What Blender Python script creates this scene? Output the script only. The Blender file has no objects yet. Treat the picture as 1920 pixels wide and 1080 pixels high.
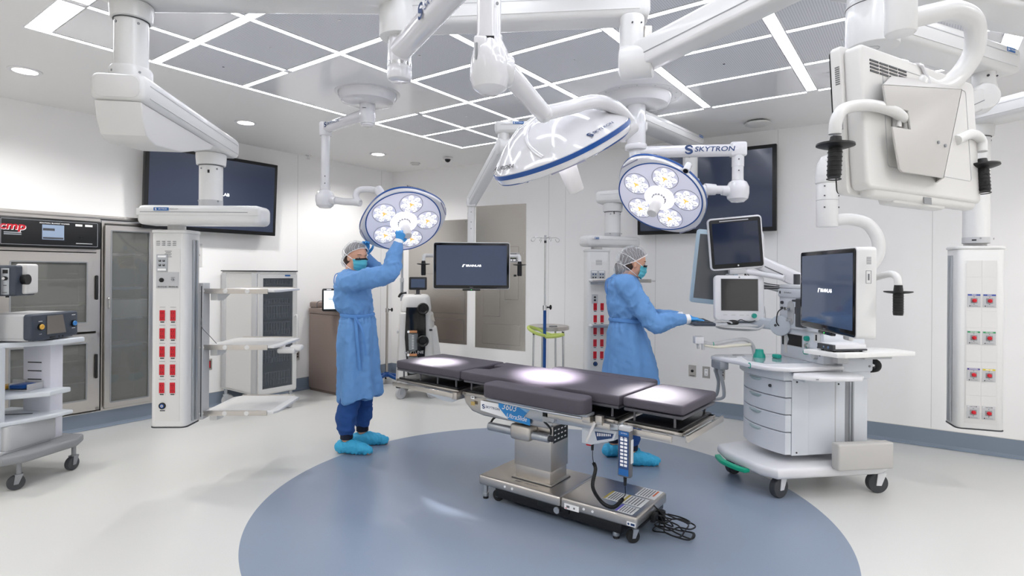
import bpy, bmesh, math, random
from mathutils import Vector, Matrix, noise
from math import pi, sin, cos, radians, atan2, sqrt

# ------------------------------------------------------------------ camera, world, exposure
scene = bpy.context.scene
COL = scene.collection
F_PX, CAM_H, ROLL = 1059.0, 1.45, 0.0075
cam_data = bpy.data.cameras.new('camera')
cam = bpy.data.objects.new('camera', cam_data)
COL.objects.link(cam)
cam.location = (0, 0, CAM_H)
cam.rotation_mode = 'XYZ'
cam.matrix_world = Matrix.Translation((0, 0, CAM_H)) @ Matrix.Rotation(pi/2, 4, 'X') @ Matrix.Rotation(ROLL, 4, 'Z')
cam_data.sensor_width = 36.0
cam_data.lens = 36.0*F_PX/1920.0
cam_data.shift_y = -30.0/1920.0
cam_data.clip_start = 0.05
scene.camera = cam

world = bpy.data.worlds.new('world')
scene.world = world
world.use_nodes = True
world.node_tree.nodes['Background'].inputs[0].default_value = (0.9, 0.92, 1, 1)
world.node_tree.nodes['Background'].inputs[1].default_value = 0.3

vs = scene.view_settings
vs.view_transform = 'Standard'
vs.look = 'None'
vs.exposure = 0.30
vs.gamma = 1.0
vs.use_curve_mapping = False
scene.cycles.max_bounces = 10
scene.cycles.diffuse_bounces = 7
scene.cycles.glossy_bounces = 4
scene.cycles.transparent_max_bounces = 12
scene.cycles.sample_clamp_indirect = 6

STRIP_POWER = 8.8       # emission of the linear ceiling lights
DOWNLIGHT_POWER = 22.0   # emission of the recessed downlight lenses
DOWNLIGHT_SPOT = 62.0    # watts thrown down by each downlight
SURGICAL_SPOT = 820.0    # watts thrown by each surgical light head

# ------------------------------------------------------------------ room frame
# a = along the left wall away from the camera, b = along the back wall to the right
AX, BX = Vector((.5856, .8106, 0)), Vector((.8106, -.5856, 0))
CORNER = Vector((-1.722, 7.98, 0))
CEIL = 2.84
YB = atan2(-.5856, .8106)      # yaw of things that face away from the back wall
YL = atan2(.8106, .5856)       # yaw of things that face away from the left wall

def R(s, t, z=0):
    """room coordinates: s metres in front of the back corner, t metres right of the left wall"""
    q = CORNER - AX*s + BX*t
    return Vector((q.x, q.y, z))

def at(px, py, Y):
    """a point of the photograph at distance Y in front of the camera"""
    dx, dy = px-960, py-510
    c, s = cos(ROLL), sin(ROLL)
    u, v = dx*c-dy*s, dx*s+dy*c
    return Vector((u*Y/F_PX, Y, CAM_H-v*Y/F_PX))

# ------------------------------------------------------------------ materials
def lin(h):
    h = h.lstrip('#')
    out = []
    for i in (0, 2, 4):
        c = int(h[i:i+2], 16)/255
        out.append(c/12.92 if c <= .04045 else ((c+.055)/1.055)**2.4)
    return (*out, 1)

MATS = {}
def mat(name, col, rough=.5, metal=0, coat=0, emit=None, estr=0, alpha=1, trans=0, bump=0, bscale=60, var=0, vscale=8, ior=1.45, aniso=False, spec=.5):
    if name in MATS: return MATS[name]
    m = bpy.data.materials.new(name); m.use_nodes = True
    nt = m.node_tree; N = nt.nodes; L = nt.links
    p = N['Principled BSDF']
    c = lin(col) if isinstance(col, str) else col
    p.inputs['Base Color'].default_value = c
    p.inputs['Roughness'].default_value = rough
    p.inputs['Metallic'].default_value = metal
    p.inputs['Coat Weight'].default_value = coat
    p.inputs['Coat Roughness'].default_value = .08
    p.inputs['IOR'].default_value = ior
    p.inputs['Specular IOR Level'].default_value = spec
    p.inputs['Alpha'].default_value = alpha
    p.inputs['Transmission Weight'].default_value = trans
    if emit:
        p.inputs['Emission Color'].default_value = lin(emit)
        p.inputs['Emission Strength'].default_value = estr
    tc = N.new('ShaderNodeTexCoord')
    if var:
        n = N.new('ShaderNodeTexNoise'); n.inputs['Scale'].default_value = vscale; n.inputs['Detail'].default_value = 4
        L.new(tc.outputs['Object'], n.inputs['Vector'])
        mx = N.new('ShaderNodeMix'); mx.data_type = 'RGBA'
        mx.inputs[6].default_value = tuple(x*(1-var) for x in c[:3])+(1,)
        mx.inputs[7].default_value = tuple(min(1, x*(1+var)) for x in c[:3])+(1,)
        L.new(n.outputs['Fac'], mx.inputs[0]); L.new(mx.outputs[2], p.inputs['Base Color'])
    if bump or aniso:
        n = N.new('ShaderNodeTexNoise'); n.inputs['Scale'].default_value = bscale; n.inputs['Detail'].default_value = 3
        mp = N.new('ShaderNodeMapping')
        if aniso: mp.inputs['Scale'].default_value = (.06, .06, 6)
        L.new(tc.outputs['Object'], mp.inputs['Vector']); L.new(mp.outputs[0], n.inputs['Vector'])
        b = N.new('ShaderNodeBump'); b.inputs['Strength'].default_value = bump or .05; b.inputs['Distance'].default_value = .01
        L.new(n.outputs['Fac'], b.inputs['Height']); L.new(b.outputs[0], p.inputs['Normal'])
    MATS[name] = m
    return m

white = mat('white_enamel', '#d9d9d8', .32, coat=.3)
gloss = mat('gloss_white', '#d6d6d9', .12, coat=.8)
offw = mat('off_white_plastic', '#d4d3d1', .42)
coolw = mat('cool_white_plastic', '#d0d5db', .38)
warmg = mat('warm_grey_plastic', '#bcbab7', .5)
lgrey = mat('light_grey', '#b9babc', .45)
mgrey = mat('mid_grey', '#8a8c8f', .5)
dgrey = mat('dark_grey', '#3d3f43', .45)
black = mat('black_plastic', '#111214', .4)
blackg = mat('black_gloss', '#0a0b0d', .12)
rubber = mat('black_rubber', '#1c1c1e', .75)
steel = mat('brushed_steel', '#c6c1bb', .32, metal=1, aniso=True, bump=.04)
steeld = mat('brushed_steel_panel', '#c4c0ba', .26, metal=1, aniso=True, bump=.05, bscale=30)
chrome = mat('chrome', '#d8d8d8', .12, metal=1)
alu = mat('aluminium', '#b4b8bd', .38, metal=.85)
red = mat('receptacle_red', '#c01425', .35)
blue_l = mat('logo_blue', '#1d5fa0', .4)
navy = mat('logo_navy', '#25406e', .4)
stripe = mat('stripe_blue', '#154b91', .35)
logow = mat('print_white', '#f4f4f4', .5)
inkg = mat('print_grey', '#6a6c70', .6)
inkb = mat('print_black', '#1b1b1d', .6)
teal = mat('teal_plastic', '#1f9a8a', .35)
green = mat('green_pedal', '#17a582', .35)
padm = mat('pad_fabric', '#4d4851', .62, bump=.12, bscale=180, var=.06, vscale=5)
gownm = mat('gown_blue', '#6797cd', .8, bump=.55, bscale=10, var=.05, vscale=4)
scrub = mat('scrub_navy', '#234c8c', .85, bump=.1, bscale=50)
glove = mat('nitrile_glove', '#3f95d6', .5)
coverm = mat('shoe_cover', '#3fb0dc', .55, bump=.5, bscale=110, var=.12, vscale=30)
skin = mat('skin', '#d9a68c', .5, var=.04)
hairm = mat('hair_brown', '#3a2b24', .6)
maskm = mat('mask_teal', '#5cb9c9', .7)

# ------------------------------------------------------------------ mesh builder
def Tr(x, y=0, z=0): return Matrix.Translation(Vector((x, y, z)) if not isinstance(x, Vector) else x)
def Rz(a): return Matrix.Rotation(a, 4, 'Z')
def Rx(a): return Matrix.Rotation(a, 4, 'X')
def Ry(a): return Matrix.Rotation(a, 4, 'Y')
def frame(o, x, y):
    """matrix with origin o, x axis along x, y axis near y"""
    x = Vector(x).normalized(); z = x.cross(Vector(y)).normalized(); y = z.cross(x)
    m = Matrix((x, y, z)).transposed().to_4x4()
    m.translation = Vector(o)
    return m
def look(o, z, up=(0, 0, 1)):
    """matrix with its z axis along z and its y axis near up"""
    z = Vector(z).normalized(); x = Vector(up).cross(z)
    if x.length < 1e-5: x = Vector((1, 0, 0))
    x.normalize(); y = z.cross(x)
    m = Matrix((x, y, z)).transposed().to_4x4()
    m.translation = Vector(o)
    return m
def spline(pts, k=6):
    """catmull-rom through pts"""
    P = [Vector(p) for p in pts]; out = []
    for i in range(len(P)-1):
        p0 = P[max(i-1, 0)]; p1 = P[i]; p2 = P[i+1]; p3 = P[min(i+2, len(P)-1)]
        for j in range(k):
            t = j/k
            out.append(.5*((2*p1)+(p2-p0)*t+(2*p0-5*p1+4*p2-p3)*t*t+(3*p1-p0-3*p2+p3)*t**3))
    out.append(P[-1]); return out

TXT = {}
def text_bm(s, bold=0.0):
    k = (s, bold)
    if k not in TXT:
        cu = bpy.data.curves.new('t', 'FONT'); cu.body = s; cu.size = 1; cu.align_x = 'CENTER'; cu.align_y = 'CENTER'
        cu.resolution_u = 3; cu.offset = bold
        ob = bpy.data.objects.new('t', cu); COL.objects.link(ob)
        dg = bpy.context.evaluated_depsgraph_get()
        me = bpy.data.meshes.new_from_object(ob.evaluated_get(dg))
        vs_ = [v.co.copy() for v in me.vertices]; fs = [tuple(p.vertices) for p in me.polygons]
        bpy.data.objects.remove(ob); bpy.data.curves.remove(cu); bpy.data.meshes.remove(me)
        TXT[k] = (vs_, fs)
    return TXT[k]

class MB:
    def __init__(s, M=None, mt=None):
        s.bm = bmesh.new(); s.M = M or Matrix(); s.mats = []; s.mi = 0
        if mt: s.use(mt)
    def use(s, m):
        if m not in s.mats: s.mats.append(m)
        s.mi = s.mats.index(m); return s
    def _fin(s, verts, faces, M=None):
        T = s.M @ (M or Matrix())
        for v in verts: v.co = T @ v.co
        for f in faces: f.material_index = s.mi
    def raw(s, vs_, fs, M=None):
        V = [s.bm.verts.new(v) for v in vs_]; FF = []
        for f in fs:
            try: FF.append(s.bm.faces.new([V[i] for i in f]))
            except ValueError: pass
        s._fin(V, FF, M); return s
    def _merge(s, tmp, M=None):
        idx = {v: i for i, v in enumerate(tmp.verts)}
        s.raw([v.co.copy() for v in tmp.verts], [[idx[v] for v in f.verts] for f in tmp.faces], M)
        tmp.free(); return s
    def box(s, x0, x1, y0, y1, z0, z1, bev=0, seg=2, M=None):
        t = bmesh.new(); bmesh.ops.create_cube(t, size=1)
        for v in t.verts:
            v.co = Vector(((x0+x1)/2+v.co.x*(x1-x0), (y0+y1)/2+v.co.y*(y1-y0), (z0+z1)/2+v.co.z*(z1-z0)))
        if bev: bmesh.ops.bevel(t, geom=t.edges[:], offset=min(bev, .49*min(abs(x1-x0), abs(y1-y0), abs(z1-z0))), segments=seg, profile=.5, affect='EDGES', clamp_overlap=True)
        return s._merge(t, M)
    def cbox(s, c, d, bev=0, seg=2, M=None):
        return s.box(c[0]-d[0]/2, c[0]+d[0]/2, c[1]-d[1]/2, c[1]+d[1]/2, c[2]-d[2]/2, c[2]+d[2]/2, bev, seg, M)
    def prism(s, poly, z0, z1, bev=0, seg=2, M=None, top=None):
        t = bmesh.new()
        A = [t.verts.new((x, y, z0)) for x, y in poly]; B = [t.verts.new((x, y, z1)) for x, y in (top or poly)]
        n = len(poly)
        t.faces.new(A[::-1]); t.faces.new(B)
        for i in range(n): t.faces.new((A[i], A[(i+1) % n], B[(i+1) % n], B[i]))
        bmesh.ops.recalc_face_normals(t, faces=t.faces[:])
        if bev:
            es = [e for e in t.edges if abs(e.verts[0].co.z-e.verts[1].co.z) < 1e-6]
            bmesh.ops.bevel(t, geom=es, offset=bev, segments=seg, profile=.5, affect='EDGES', clamp_overlap=True)
        return s._merge(t, M)
    def lathe(s, prof, n=32, M=None, sx=1, sy=1, ring=False):
        vs_ = []; fs = []
        for r, z in prof:
            for i in range(n):
                a = 2*pi*i/n; vs_.append((r*cos(a)*sx, r*sin(a)*sy, z))
        m = len(prof)
        for j in range(m-1):
            for i in range(n):
                fs.append((j*n+i, j*n+(i+1) % n, (j+1)*n+(i+1) % n, (j+1)*n+i))
        if ring:
            for i in range(n): fs.append(((m-1)*n+i, (m-1)*n+(i+1) % n, (i+1) % n, i))
        else: fs.append(tuple(range(n))[::-1]); fs.append(tuple((m-1)*n+i for i in range(n)))
        return s.raw(vs_, fs, M)
    def cyl(s, p0, p1, r0, r1=None, n=24, bev=0):
        p0, p1 = Vector(p0), Vector(p1); d = p1-p0; h = d.length; r1 = r0 if r1 is None else r1
        prof = [(r0, 0), (r1, h)] if not bev else [(r0-bev, 0), (r0-bev*.3, bev*.3), (r0, bev), (r1, h-bev), (r1-bev*.3, h-bev*.3), (r1-bev, h)]
        return s.lathe(prof, n, look(p0, d, (0, 1, 0) if abs(d.normalized().z) > .9 else (0, 0, 1)))
    def sphere(s, c, r, n=24, M=None):
        rx, ry, rz = (r, r, r) if not hasattr(r, '__len__') else r
        k = n//2
        prof = [(max(sin(pi*i/k), 1e-3), -cos(pi*i/k)) for i in range(k+1)]
        return s.lathe(prof, n, (M or Matrix()) @ Matrix.Translation(Vector(c)) @ Matrix.Diagonal((rx, ry, rz, 1)))
    def tube(s, pts, r, n=12, closed=False, flat=1.0):
        P = [Vector(p) for p in pts]; m = len(P)
        rs = r if hasattr(r, '__len__') else [r]*m
        vs_ = []; fs = []; up = None
        for i, p in enumerate(P):
            if closed: d = P[(i+1) % m]-P[i-1]
            else: d = P[min(i+1, m-1)]-P[max(i-1, 0)]
            d.normalize()
            if up is None: up = Vector((0, 0, 1)) if abs(d.z) < .9 else Vector((0, 1, 0))
            x = up.cross(d)
            if x.length < 1e-6: x = Vector((1, 0, 0)).cross(d)
            x.normalize(); y = d.cross(x); up = y
            for k in range(n):
                a = 2*pi*k/n; vs_.append(p+x*(cos(a)*rs[i])+y*(sin(a)*rs[i]*flat))
        for j in range(m if closed else m-1):
            for k in range(n):
                j2 = (j+1) % m
                fs.append((j*n+k, j*n+(k+1) % n, j2*n+(k+1) % n, j2*n+k))
        if not closed: fs.append(tuple(range(n))[::-1]); fs.append(tuple((m-1)*n+i for i in range(n)))
        return s.raw(vs_, fs)
    def torus(s, R_, r, n=32, k=10, M=None, sx=1, sy=1):
        M = M or Matrix()
        return s.tube([M @ Vector((R_*cos(2*pi*i/n)*sx, R_*sin(2*pi*i/n)*sy, 0)) for i in range(n)], r, k, True)
    def text(s, str_, size, M, shear=0, bold=0, wide=1, ex=.0006):
        vs_, fs = text_bm(str_, bold)
        s.raw([Vector(((v.x+v.y*shear)*size*wide, v.y*size, ex)) for v in vs_], fs, M); return s
    def rring(s, w, h, bw, rad, d, M=None, k=5):
        """rounded rectangular frame, outer w x h, border bw, depth d (local z 0..d)"""
        def rr(w_, h_, r_):
            o = []
            for cx, cy, a0 in ((w_/2-r_, h_/2-r_, 0), (-w_/2+r_, h_/2-r_, pi/2), (-w_/2+r_, -h_/2+r_, pi), (w_/2-r_, -h_/2+r_, 1.5*pi)):
                for i in range(k+1):
                    a = a0+i*pi/2/k; o.append((cx+r_*cos(a), cy+r_*sin(a)))
            return o
        O = rr(w, h, rad); I = rr(w-2*bw, h-2*bw, max(rad-bw, .002)); n = len(O)
        vs_ = [(x, y, 0) for x, y in O]+[(x, y, 0) for x, y in I]+[(x, y, d) for x, y in O]+[(x, y, d) for x, y in I]
        fs = []
        for i in range(n):
            j = (i+1) % n
            fs += [(i, n+i, n+j, j), (2*n+i, 2*n+j, 3*n+j, 3*n+i), (i, j, 2*n+j, 2*n+i), (n+i, 3*n+i, 3*n+j, n+j)]
        return s.raw(vs_, fs, M)

def rrect(w, h, r, k=5, cx=0, cy=0):
    o = []
    for sx, sy, a0 in ((1, 1, 0), (-1, 1, pi/2), (-1, -1, pi), (1, -1, 1.5*pi)):
        for i in range(k+1):
            a = a0+i*pi/2/k; o.append((cx+sx*(w/2-r)+r*cos(a), cy+sy*(h/2-r)+r*sin(a)))
    return o

MW = {}
def link_mesh(name, mb, parent=None, smooth=34, recalc=True):
    if recalc: bmesh.ops.recalc_face_normals(mb.bm, faces=mb.bm.faces[:])
    me = bpy.data.meshes.new(name)
    if parent is not None:
        inv = MW[parent.name].inverted()
        mb.bm.transform(inv)
    mb.bm.to_mesh(me); mb.bm.free()
    for m in mb.mats: me.materials.append(m)
    if smooth:
        me.polygons.foreach_set('use_smooth', [True]*len(me.polygons))
        me.set_sharp_from_angle(angle=radians(smooth))
    o = bpy.data.objects.new(name, me); COL.objects.link(o)
    if parent is not None:
        o.parent = parent; MW[o.name] = MW[parent.name]
    else: MW[o.name] = Matrix()
    return o
def part(name, parent, mb, label=None, smooth=34, kind=None):
    o = link_mesh(name, mb, parent, smooth)
    if label: o['label'] = label
    if kind: o['kind'] = kind
    return o
def thing(name, label, cat, loc, yaw=0, group=None):
    o = bpy.data.objects.new(name, None); COL.objects.link(o)
    o.empty_display_size = .1
    o.location = loc; o.rotation_euler = (0, 0, yaw)
    MW[o.name] = Matrix.Translation(Vector(loc)) @ Rz(yaw)
    o['label'] = label; o['category'] = cat
    if group: o['group'] = group
    return o
def tag(o, label, cat, group=None):
    o['label'] = label; o['category'] = cat
    if group: o['group'] = group
    return o
def solo(name, mb, label, cat, origin, yaw=0, group=None, smooth=34):
    """a thing that is one mesh, with its origin at its base"""
    bmesh.ops.recalc_face_normals(mb.bm, faces=mb.bm.faces[:])
    M = Matrix.Translation(Vector(origin)) @ Rz(yaw)
    mb.bm.transform(M.inverted())
    o = link_mesh(name, mb, None, smooth)
    o.location = origin; o.rotation_euler = (0, 0, yaw); MW[o.name] = M
    return tag(o, label, cat, group)
def struct(name, mb, smooth=34):
    o = link_mesh(name, mb, None, smooth); o['kind'] = 'structure'; return o
def F(t): return MW[t.name]
def dup(root, loc, yaw, label=None):
    r = root.copy(); COL.objects.link(r); r.location = loc; r.rotation_euler = (0, 0, yaw)
    MW[r.name] = Matrix.Translation(Vector(loc)) @ Rz(yaw)
    if label: r['label'] = label
    for ch in list(root.children):
        c = ch.copy(); COL.objects.link(c); c.parent = r; MW[c.name] = MW[r.name]
        for g in list(ch.children):
            d = g.copy(); COL.objects.link(d); d.parent = c; MW[d.name] = MW[r.name]
    return r
def spot_light(name, parent, loc, aim, watts, angle, blend, radius, color=(1, 1, 1)):
    ld = bpy.data.lights.new(name, 'SPOT'); ld.energy = watts; ld.spot_size = angle; ld.spot_blend = blend
    ld.shadow_soft_size = radius; ld.color = color
    lo = bpy.data.objects.new(name, ld); COL.objects.link(lo)
    d = Vector(aim)-Vector(loc)
    M = Matrix.Translation(Vector(loc)) @ d.to_track_quat('-Z', 'Y').to_matrix().to_4x4()
    lo.parent = parent; lo.matrix_parent_inverse = Matrix(); lo.matrix_basis = MW[parent.name].inverted() @ M
    return lo
# ------------------------------------------------------------------ floor
def floor_material():
    m = bpy.data.materials.new('vinyl_floor'); m.use_nodes = True
    nt = m.node_tree; N = nt.nodes; L = nt.links; p = N['Principled BSDF']
    tc = N.new('ShaderNodeTexCoord')
    sub = N.new('ShaderNodeVectorMath'); sub.operation = 'SUBTRACT'
    c = R(2.463, 4.12); sub.inputs[1].default_value = (c.x, c.y, 0)
    ln = N.new('ShaderNodeVectorMath'); ln.operation = 'LENGTH'
    mp = N.new('ShaderNodeMapping'); mp.vector_type = 'TEXTURE'; mp.inputs['Rotation'].default_value = (0, 0, YB); mp.inputs['Scale'].default_value = (1.012, .985, 1)
    L.new(tc.outputs['Object'], sub.inputs[0]); L.new(sub.outputs[0], mp.inputs[0]); L.new(mp.outputs[0], ln.inputs[0])
    lt = N.new('ShaderNodeMath'); lt.operation = 'LESS_THAN'; lt.inputs[1].default_value = 1.72
    L.new(ln.outputs['Value'], lt.inputs[0])
    n = N.new('ShaderNodeTexNoise'); n.inputs['Scale'].default_value = 260; n.inputs['Detail'].default_value = 2
    L.new(tc.outputs['Object'], n.inputs['Vector'])
    def pair(a, b):
        mx = N.new('ShaderNodeMix'); mx.data_type = 'RGBA'; mx.inputs[6].default_value = lin(a); mx.inputs[7].default_value = lin(b)
        L.new(n.outputs['Fac'], mx.inputs[0]); return mx
    w = pair('#c9c9c6', '#d5d5d2'); bl = pair('#7c899b', '#8b97a9')
    mx = N.new('ShaderNodeMix'); mx.data_type = 'RGBA'
    L.new(lt.outputs[0], mx.inputs[0]); L.new(w.outputs[2], mx.inputs[6]); L.new(bl.outputs[2], mx.inputs[7])
    L.new(mx.outputs[2], p.inputs['Base Color'])
    n2 = N.new('ShaderNodeTexNoise'); n2.inputs['Scale'].default_value = 1.3
    L.new(tc.outputs['Object'], n2.inputs['Vector'])
    mr = N.new('ShaderNodeMapRange'); mr.inputs[3].default_value = .24; mr.inputs[4].default_value = .42
    L.new(n2.outputs['Fac'], mr.inputs[0]); L.new(mr.outputs[0], p.inputs['Roughness'])
    p.inputs['Coat Weight'].default_value = .15
    p.inputs['Coat Roughness'].default_value = .25
    return m
floor_m = floor_material()
wall_m = mat('wall_paint', '#f2f1f0', .55, var=.01, vscale=2)
ceil_m = mat('ceiling_paint', '#ecebea', .45, var=.01, vscale=2)
ceilg_m = mat('ceiling_solid_panel', '#e3e3e5', .16, coat=.5)
base_m = mat('cove_base_blue', '#7d8998', .5)
seal_m = mat('white_caulk', '#d9d7d2', .5)

S_MAX, T_MAX = 7.7, 8.5
# wall lines in room coordinates (s, t)
BACK = [(-.03, -.03), (-.33, 2.45), (-.6, T_MAX)]
outline = [R(*BACK[0]), R(*BACK[1]), R(*BACK[2]), R(S_MAX, T_MAX), R(S_MAX, 0)]
m = MB(mt=floor_m)
m.raw([(p.x, p.y, 0) for p in outline], [tuple(range(5))])
m.raw([(p.x, p.y, -.1) for p in outline], [tuple(range(5))[::-1]])
struct('floor', m, 0)
m = MB(mt=ceil_m)
pts = [(p.x, p.y) for p in outline]
m.prism(pts, CEIL+.004, CEIL+.12)
struct('ceiling', m, 0)

def wall(name, p, q, holes=(), th=.12):
    """wall from p to q (room side on its left when walking p->q), holes = (u0,u1,z0,z1)"""
    p, q = Vector(p), Vector(q); d = (q-p); Ln = d.length
    M = frame(p, d, (0, 0, 1))       # x along the wall, y up, z = out of the room
    m = MB(M, wall_m)
    us = sorted({0, Ln, *[h[0] for h in holes], *[h[1] for h in holes]})
    for u0, u1 in zip(us[:-1], us[1:]):
        segs = [(0, CEIL+.004)]
        for h in holes:
            if h[0] < (u0+u1)/2 < h[1]: segs = [(0, h[2]), (h[3], CEIL+.004)]
        for z0, z1 in segs: m.box(u0, u1, z0, z1, 0, th)
    return struct(name, m, 0)
CAB0, CAB1, CABZ0, CABZ1 = 3.0, 4.95, .155, 1.905
L0 = R(-.03, 0); L1 = R(S_MAX, 0)
# going from the near end to the corner keeps the room on the right: flip so that z points outwards
o = wall('wall_left', R(-.03, 0), R(S_MAX, 0), [(CAB0+.03, CAB1+.03, CABZ0, CABZ1)])
wall('wall_back_left', R(*BACK[1]), R(*BACK[0]))
wall('wall_back_right', R(*BACK[2]), R(*BACK[1]))
wall('wall_right', R(S_MAX, T_MAX), R(*BACK[2]))
wall('wall_front', R(S_MAX, 0), R(S_MAX, T_MAX))

def baseboard(name, p, q):
    p, q = Vector(p), Vector(q); Ln = (q-p).length
    M = frame(p, q-p, (0, 0, 1))
    m = MB(M, base_m)
    m.box(0, Ln, .02, .15, -.006, -.0005)
    m.raw([(0, .03, -.006), (Ln, .03, -.006), (Ln, .012, -.012), (0, .012, -.012), (Ln, 0.002, -.03), (0, 0.002, -.03), (0, .002, -.0005), (Ln, .002, -.0005), (0, .03, -.0005), (Ln, .03, -.0005)],
          [(0, 1, 2, 3), (3, 2, 4, 5), (5, 4, 7, 6), (0, 3, 5, 6, 8), (1, 9, 7, 4, 2)])
    m.use(seal_m).box(0, Ln, .15, .154, -.007, -.0005)
    return struct(name, m, 40)
baseboard('baseboard_left', R(-.03, 0), R(S_MAX, 0))
baseboard('baseboard_back_left', R(*BACK[1]), R(*BACK[0]))
baseboard('baseboard_back_right', R(*BACK[2]), R(*BACK[1]))
baseboard('baseboard_right', R(S_MAX, T_MAX), R(*BACK[2]))

# fine vertical joints of the wall panels
joint_m = mat('panel_joint', '#c2c1bf', .6)
ji = 1
for (p, q, us) in ((R(*BACK[2]), R(*BACK[1]), (1.15, 2.35, 3.55, 4.75, 5.85)), (R(-.03, 0), R(S_MAX, 0), (.2, 1.5, 2.8, 5.4)), (R(*BACK[1]), R(*BACK[0]), (.02,))):
    M = frame(p, Vector(q)-Vector(p), (0, 0, 1))
    for u in us:
        m = MB(M, joint_m).box(u-.0015, u+.0015, .16, CEIL-.001, -.0012, -.0003)
        if abs(u-5.4) > .01 and not (CAB0 < u-.03 < CAB1 and p == R(-.03, 0)):
            struct('trim_%d' % ji, m, 0); ji += 1
        else: m.bm.free()

# ------------------------------------------------------------------ ceiling grid
def perf_material():
    m = bpy.data.materials.new('perforated_panel'); m.use_nodes = True
    nt = m.node_tree; N = nt.nodes; L = nt.links; p = N['Principled BSDF']
    tc = N.new('ShaderNodeTexCoord')
    sc = N.new('ShaderNodeVectorMath'); sc.operation = 'SCALE'; sc.inputs['Scale'].default_value = 78
    L.new(tc.outputs['Object'], sc.inputs[0])
    fr = N.new('ShaderNodeVectorMath'); fr.operation = 'FRACTION'; L.new(sc.outputs[0], fr.inputs[0])
    su = N.new('ShaderNodeVectorMath'); su.operation = 'SUBTRACT'; su.inputs[1].default_value = (.5, .5, 0); L.new(fr.outputs[0], su.inputs[0])
    mu = N.new('ShaderNodeVectorMath'); mu.operation = 'MULTIPLY'; mu.inputs[1].default_value = (1, 1, 0); L.new(su.outputs[0], mu.inputs[0])
    le = N.new('ShaderNodeVectorMath'); le.operation = 'LENGTH'; L.new(mu.outputs[0], le.inputs[0])
    lt = N.new('ShaderNodeMath'); lt.operation = 'LESS_THAN'; lt.inputs[1].default_value = .24; L.new(le.outputs['Value'], lt.inputs[0])
    mx = N.new('ShaderNodeMix'); mx.data_type = 'RGBA'; mx.inputs[6].default_value = lin('#d8d9de'); mx.inputs[7].default_value = lin('#a2a3a9')
    L.new(lt.outputs[0], mx.inputs[0]); L.new(mx.outputs[2], p.inputs['Base Color'])
    p.inputs['Roughness'].default_value = .4
    return m
perf_m = perf_material()
strip_m = mat('linear_light_lens', '#ffffff', .4, emit='#f4f6ff', estr=STRIP_POWER)
lip_m = mat('light_trim', '#e6e6e8', .3)

TL = [1.907, 2.49, 3.06, 3.85, 4.62, 5.40, 5.97, 6.50]
SL = [.668, 1.305, 1.925, 2.555, 3.19, 3.80, 4.42]
TW = [.042, .042, .042, .05, .066, .072, .066, .10]
SW = [.042, .04, .042, .042, .045, .06, .12]
ORD = ['first', 'second', 'third', 'fourth', 'fifth', 'sixth', 'seventh', 'eighth']
def slab(m, s0, s1, t0, t1, z0, z1):
    """flat box aligned with the room"""
    M = frame(R(0, 0), BX, AX)
    return m.box(t0, t1, -s1, -s0, z0, z1, M=M)
def light_strip(s0, s1, t0, t1, label):
    g = thing('linear_light', label, 'ceiling light', R((s0+s1)/2, (t0+t1)/2, CEIL-.004), YB, 'linear strips of the ceiling light grid')
    e = .004
    m = MB(mt=strip_m); slab(m, s0+e, s1-e, t0+e, t1-e, CEIL-.0035, CEIL+.003)
    part('lens', g, m, smooth=0)
    m = MB(mt=lip_m)
    slab(m, s0, s1, t0, t0+e, CEIL-.005, CEIL+.0035); slab(m, s0, s1, t1-e, t1, CEIL-.005, CEIL+.0035)
    slab(m, s0, s0+e, t0+e, t1-e, CEIL-.005, CEIL+.0035); slab(m, s1-e, s1, t0+e, t1-e, CEIL-.005, CEIL+.0035)
    part('trim', g, m, smooth=0)
# strips that run away from the camera along the left wall direction
spans = {0: [(.668, 4.42)], 1: [(.668, 1.925), (3.19, 4.42)], 2: [(.668, 4.42)], 3: [(.668, 4.42)], 4: [(.668, 4.42)], 5: [(.668, 4.42)], 6: [(.668, 4.42)], 7: [(.668, 4.42)]}
for i, t in enumerate(TL):
    for j, (s0, s1) in enumerate(spans[i]):
        if i == 0 or i == 7: s0, s1 = s0-SW[0]/2, s1+SW[-1]/2
        else: s0, s1 = s0+SW[0]/2+.001, s1-SW[-1]/2-.001
        w = TW[i]/2
        lab = 'long ceiling light strip running front to back, %s from the left wall' % ORD[i]
        if i == 1: lab = 'short ceiling light strip %s the glossy panel with the left lamp mount' % ('behind', 'in front of')[j]
        light_strip(s0, s1, t-w, t+w, lab)
# strips across, between the long ones
cross = {0: range(7), 6: range(7), 2: range(7), 3: range(2, 7), 4: range(7), 5: range(7), 1: [0, 1, 2, 4, 5, 6]}
for j, s in enumerate(SL):
    for i in cross[j]:
        t0, t1 = TL[i]+TW[i]/2+.001, TL[i+1]-TW[i+1]/2-.001
        gap = not any(a_ <= s <= b_ for a_, b_ in spans[1])
        if i == 0 and gap: t1 = TL[2]-TW[2]/2-.001
        if i == 1 and gap: continue
        light_strip(s-SW[j]/2, s+SW[j]/2, t0, t1, 'short cross strip of ceiling lights, %s row from the back, %s bay from left' % (ORD[j], ORD[i]))
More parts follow.
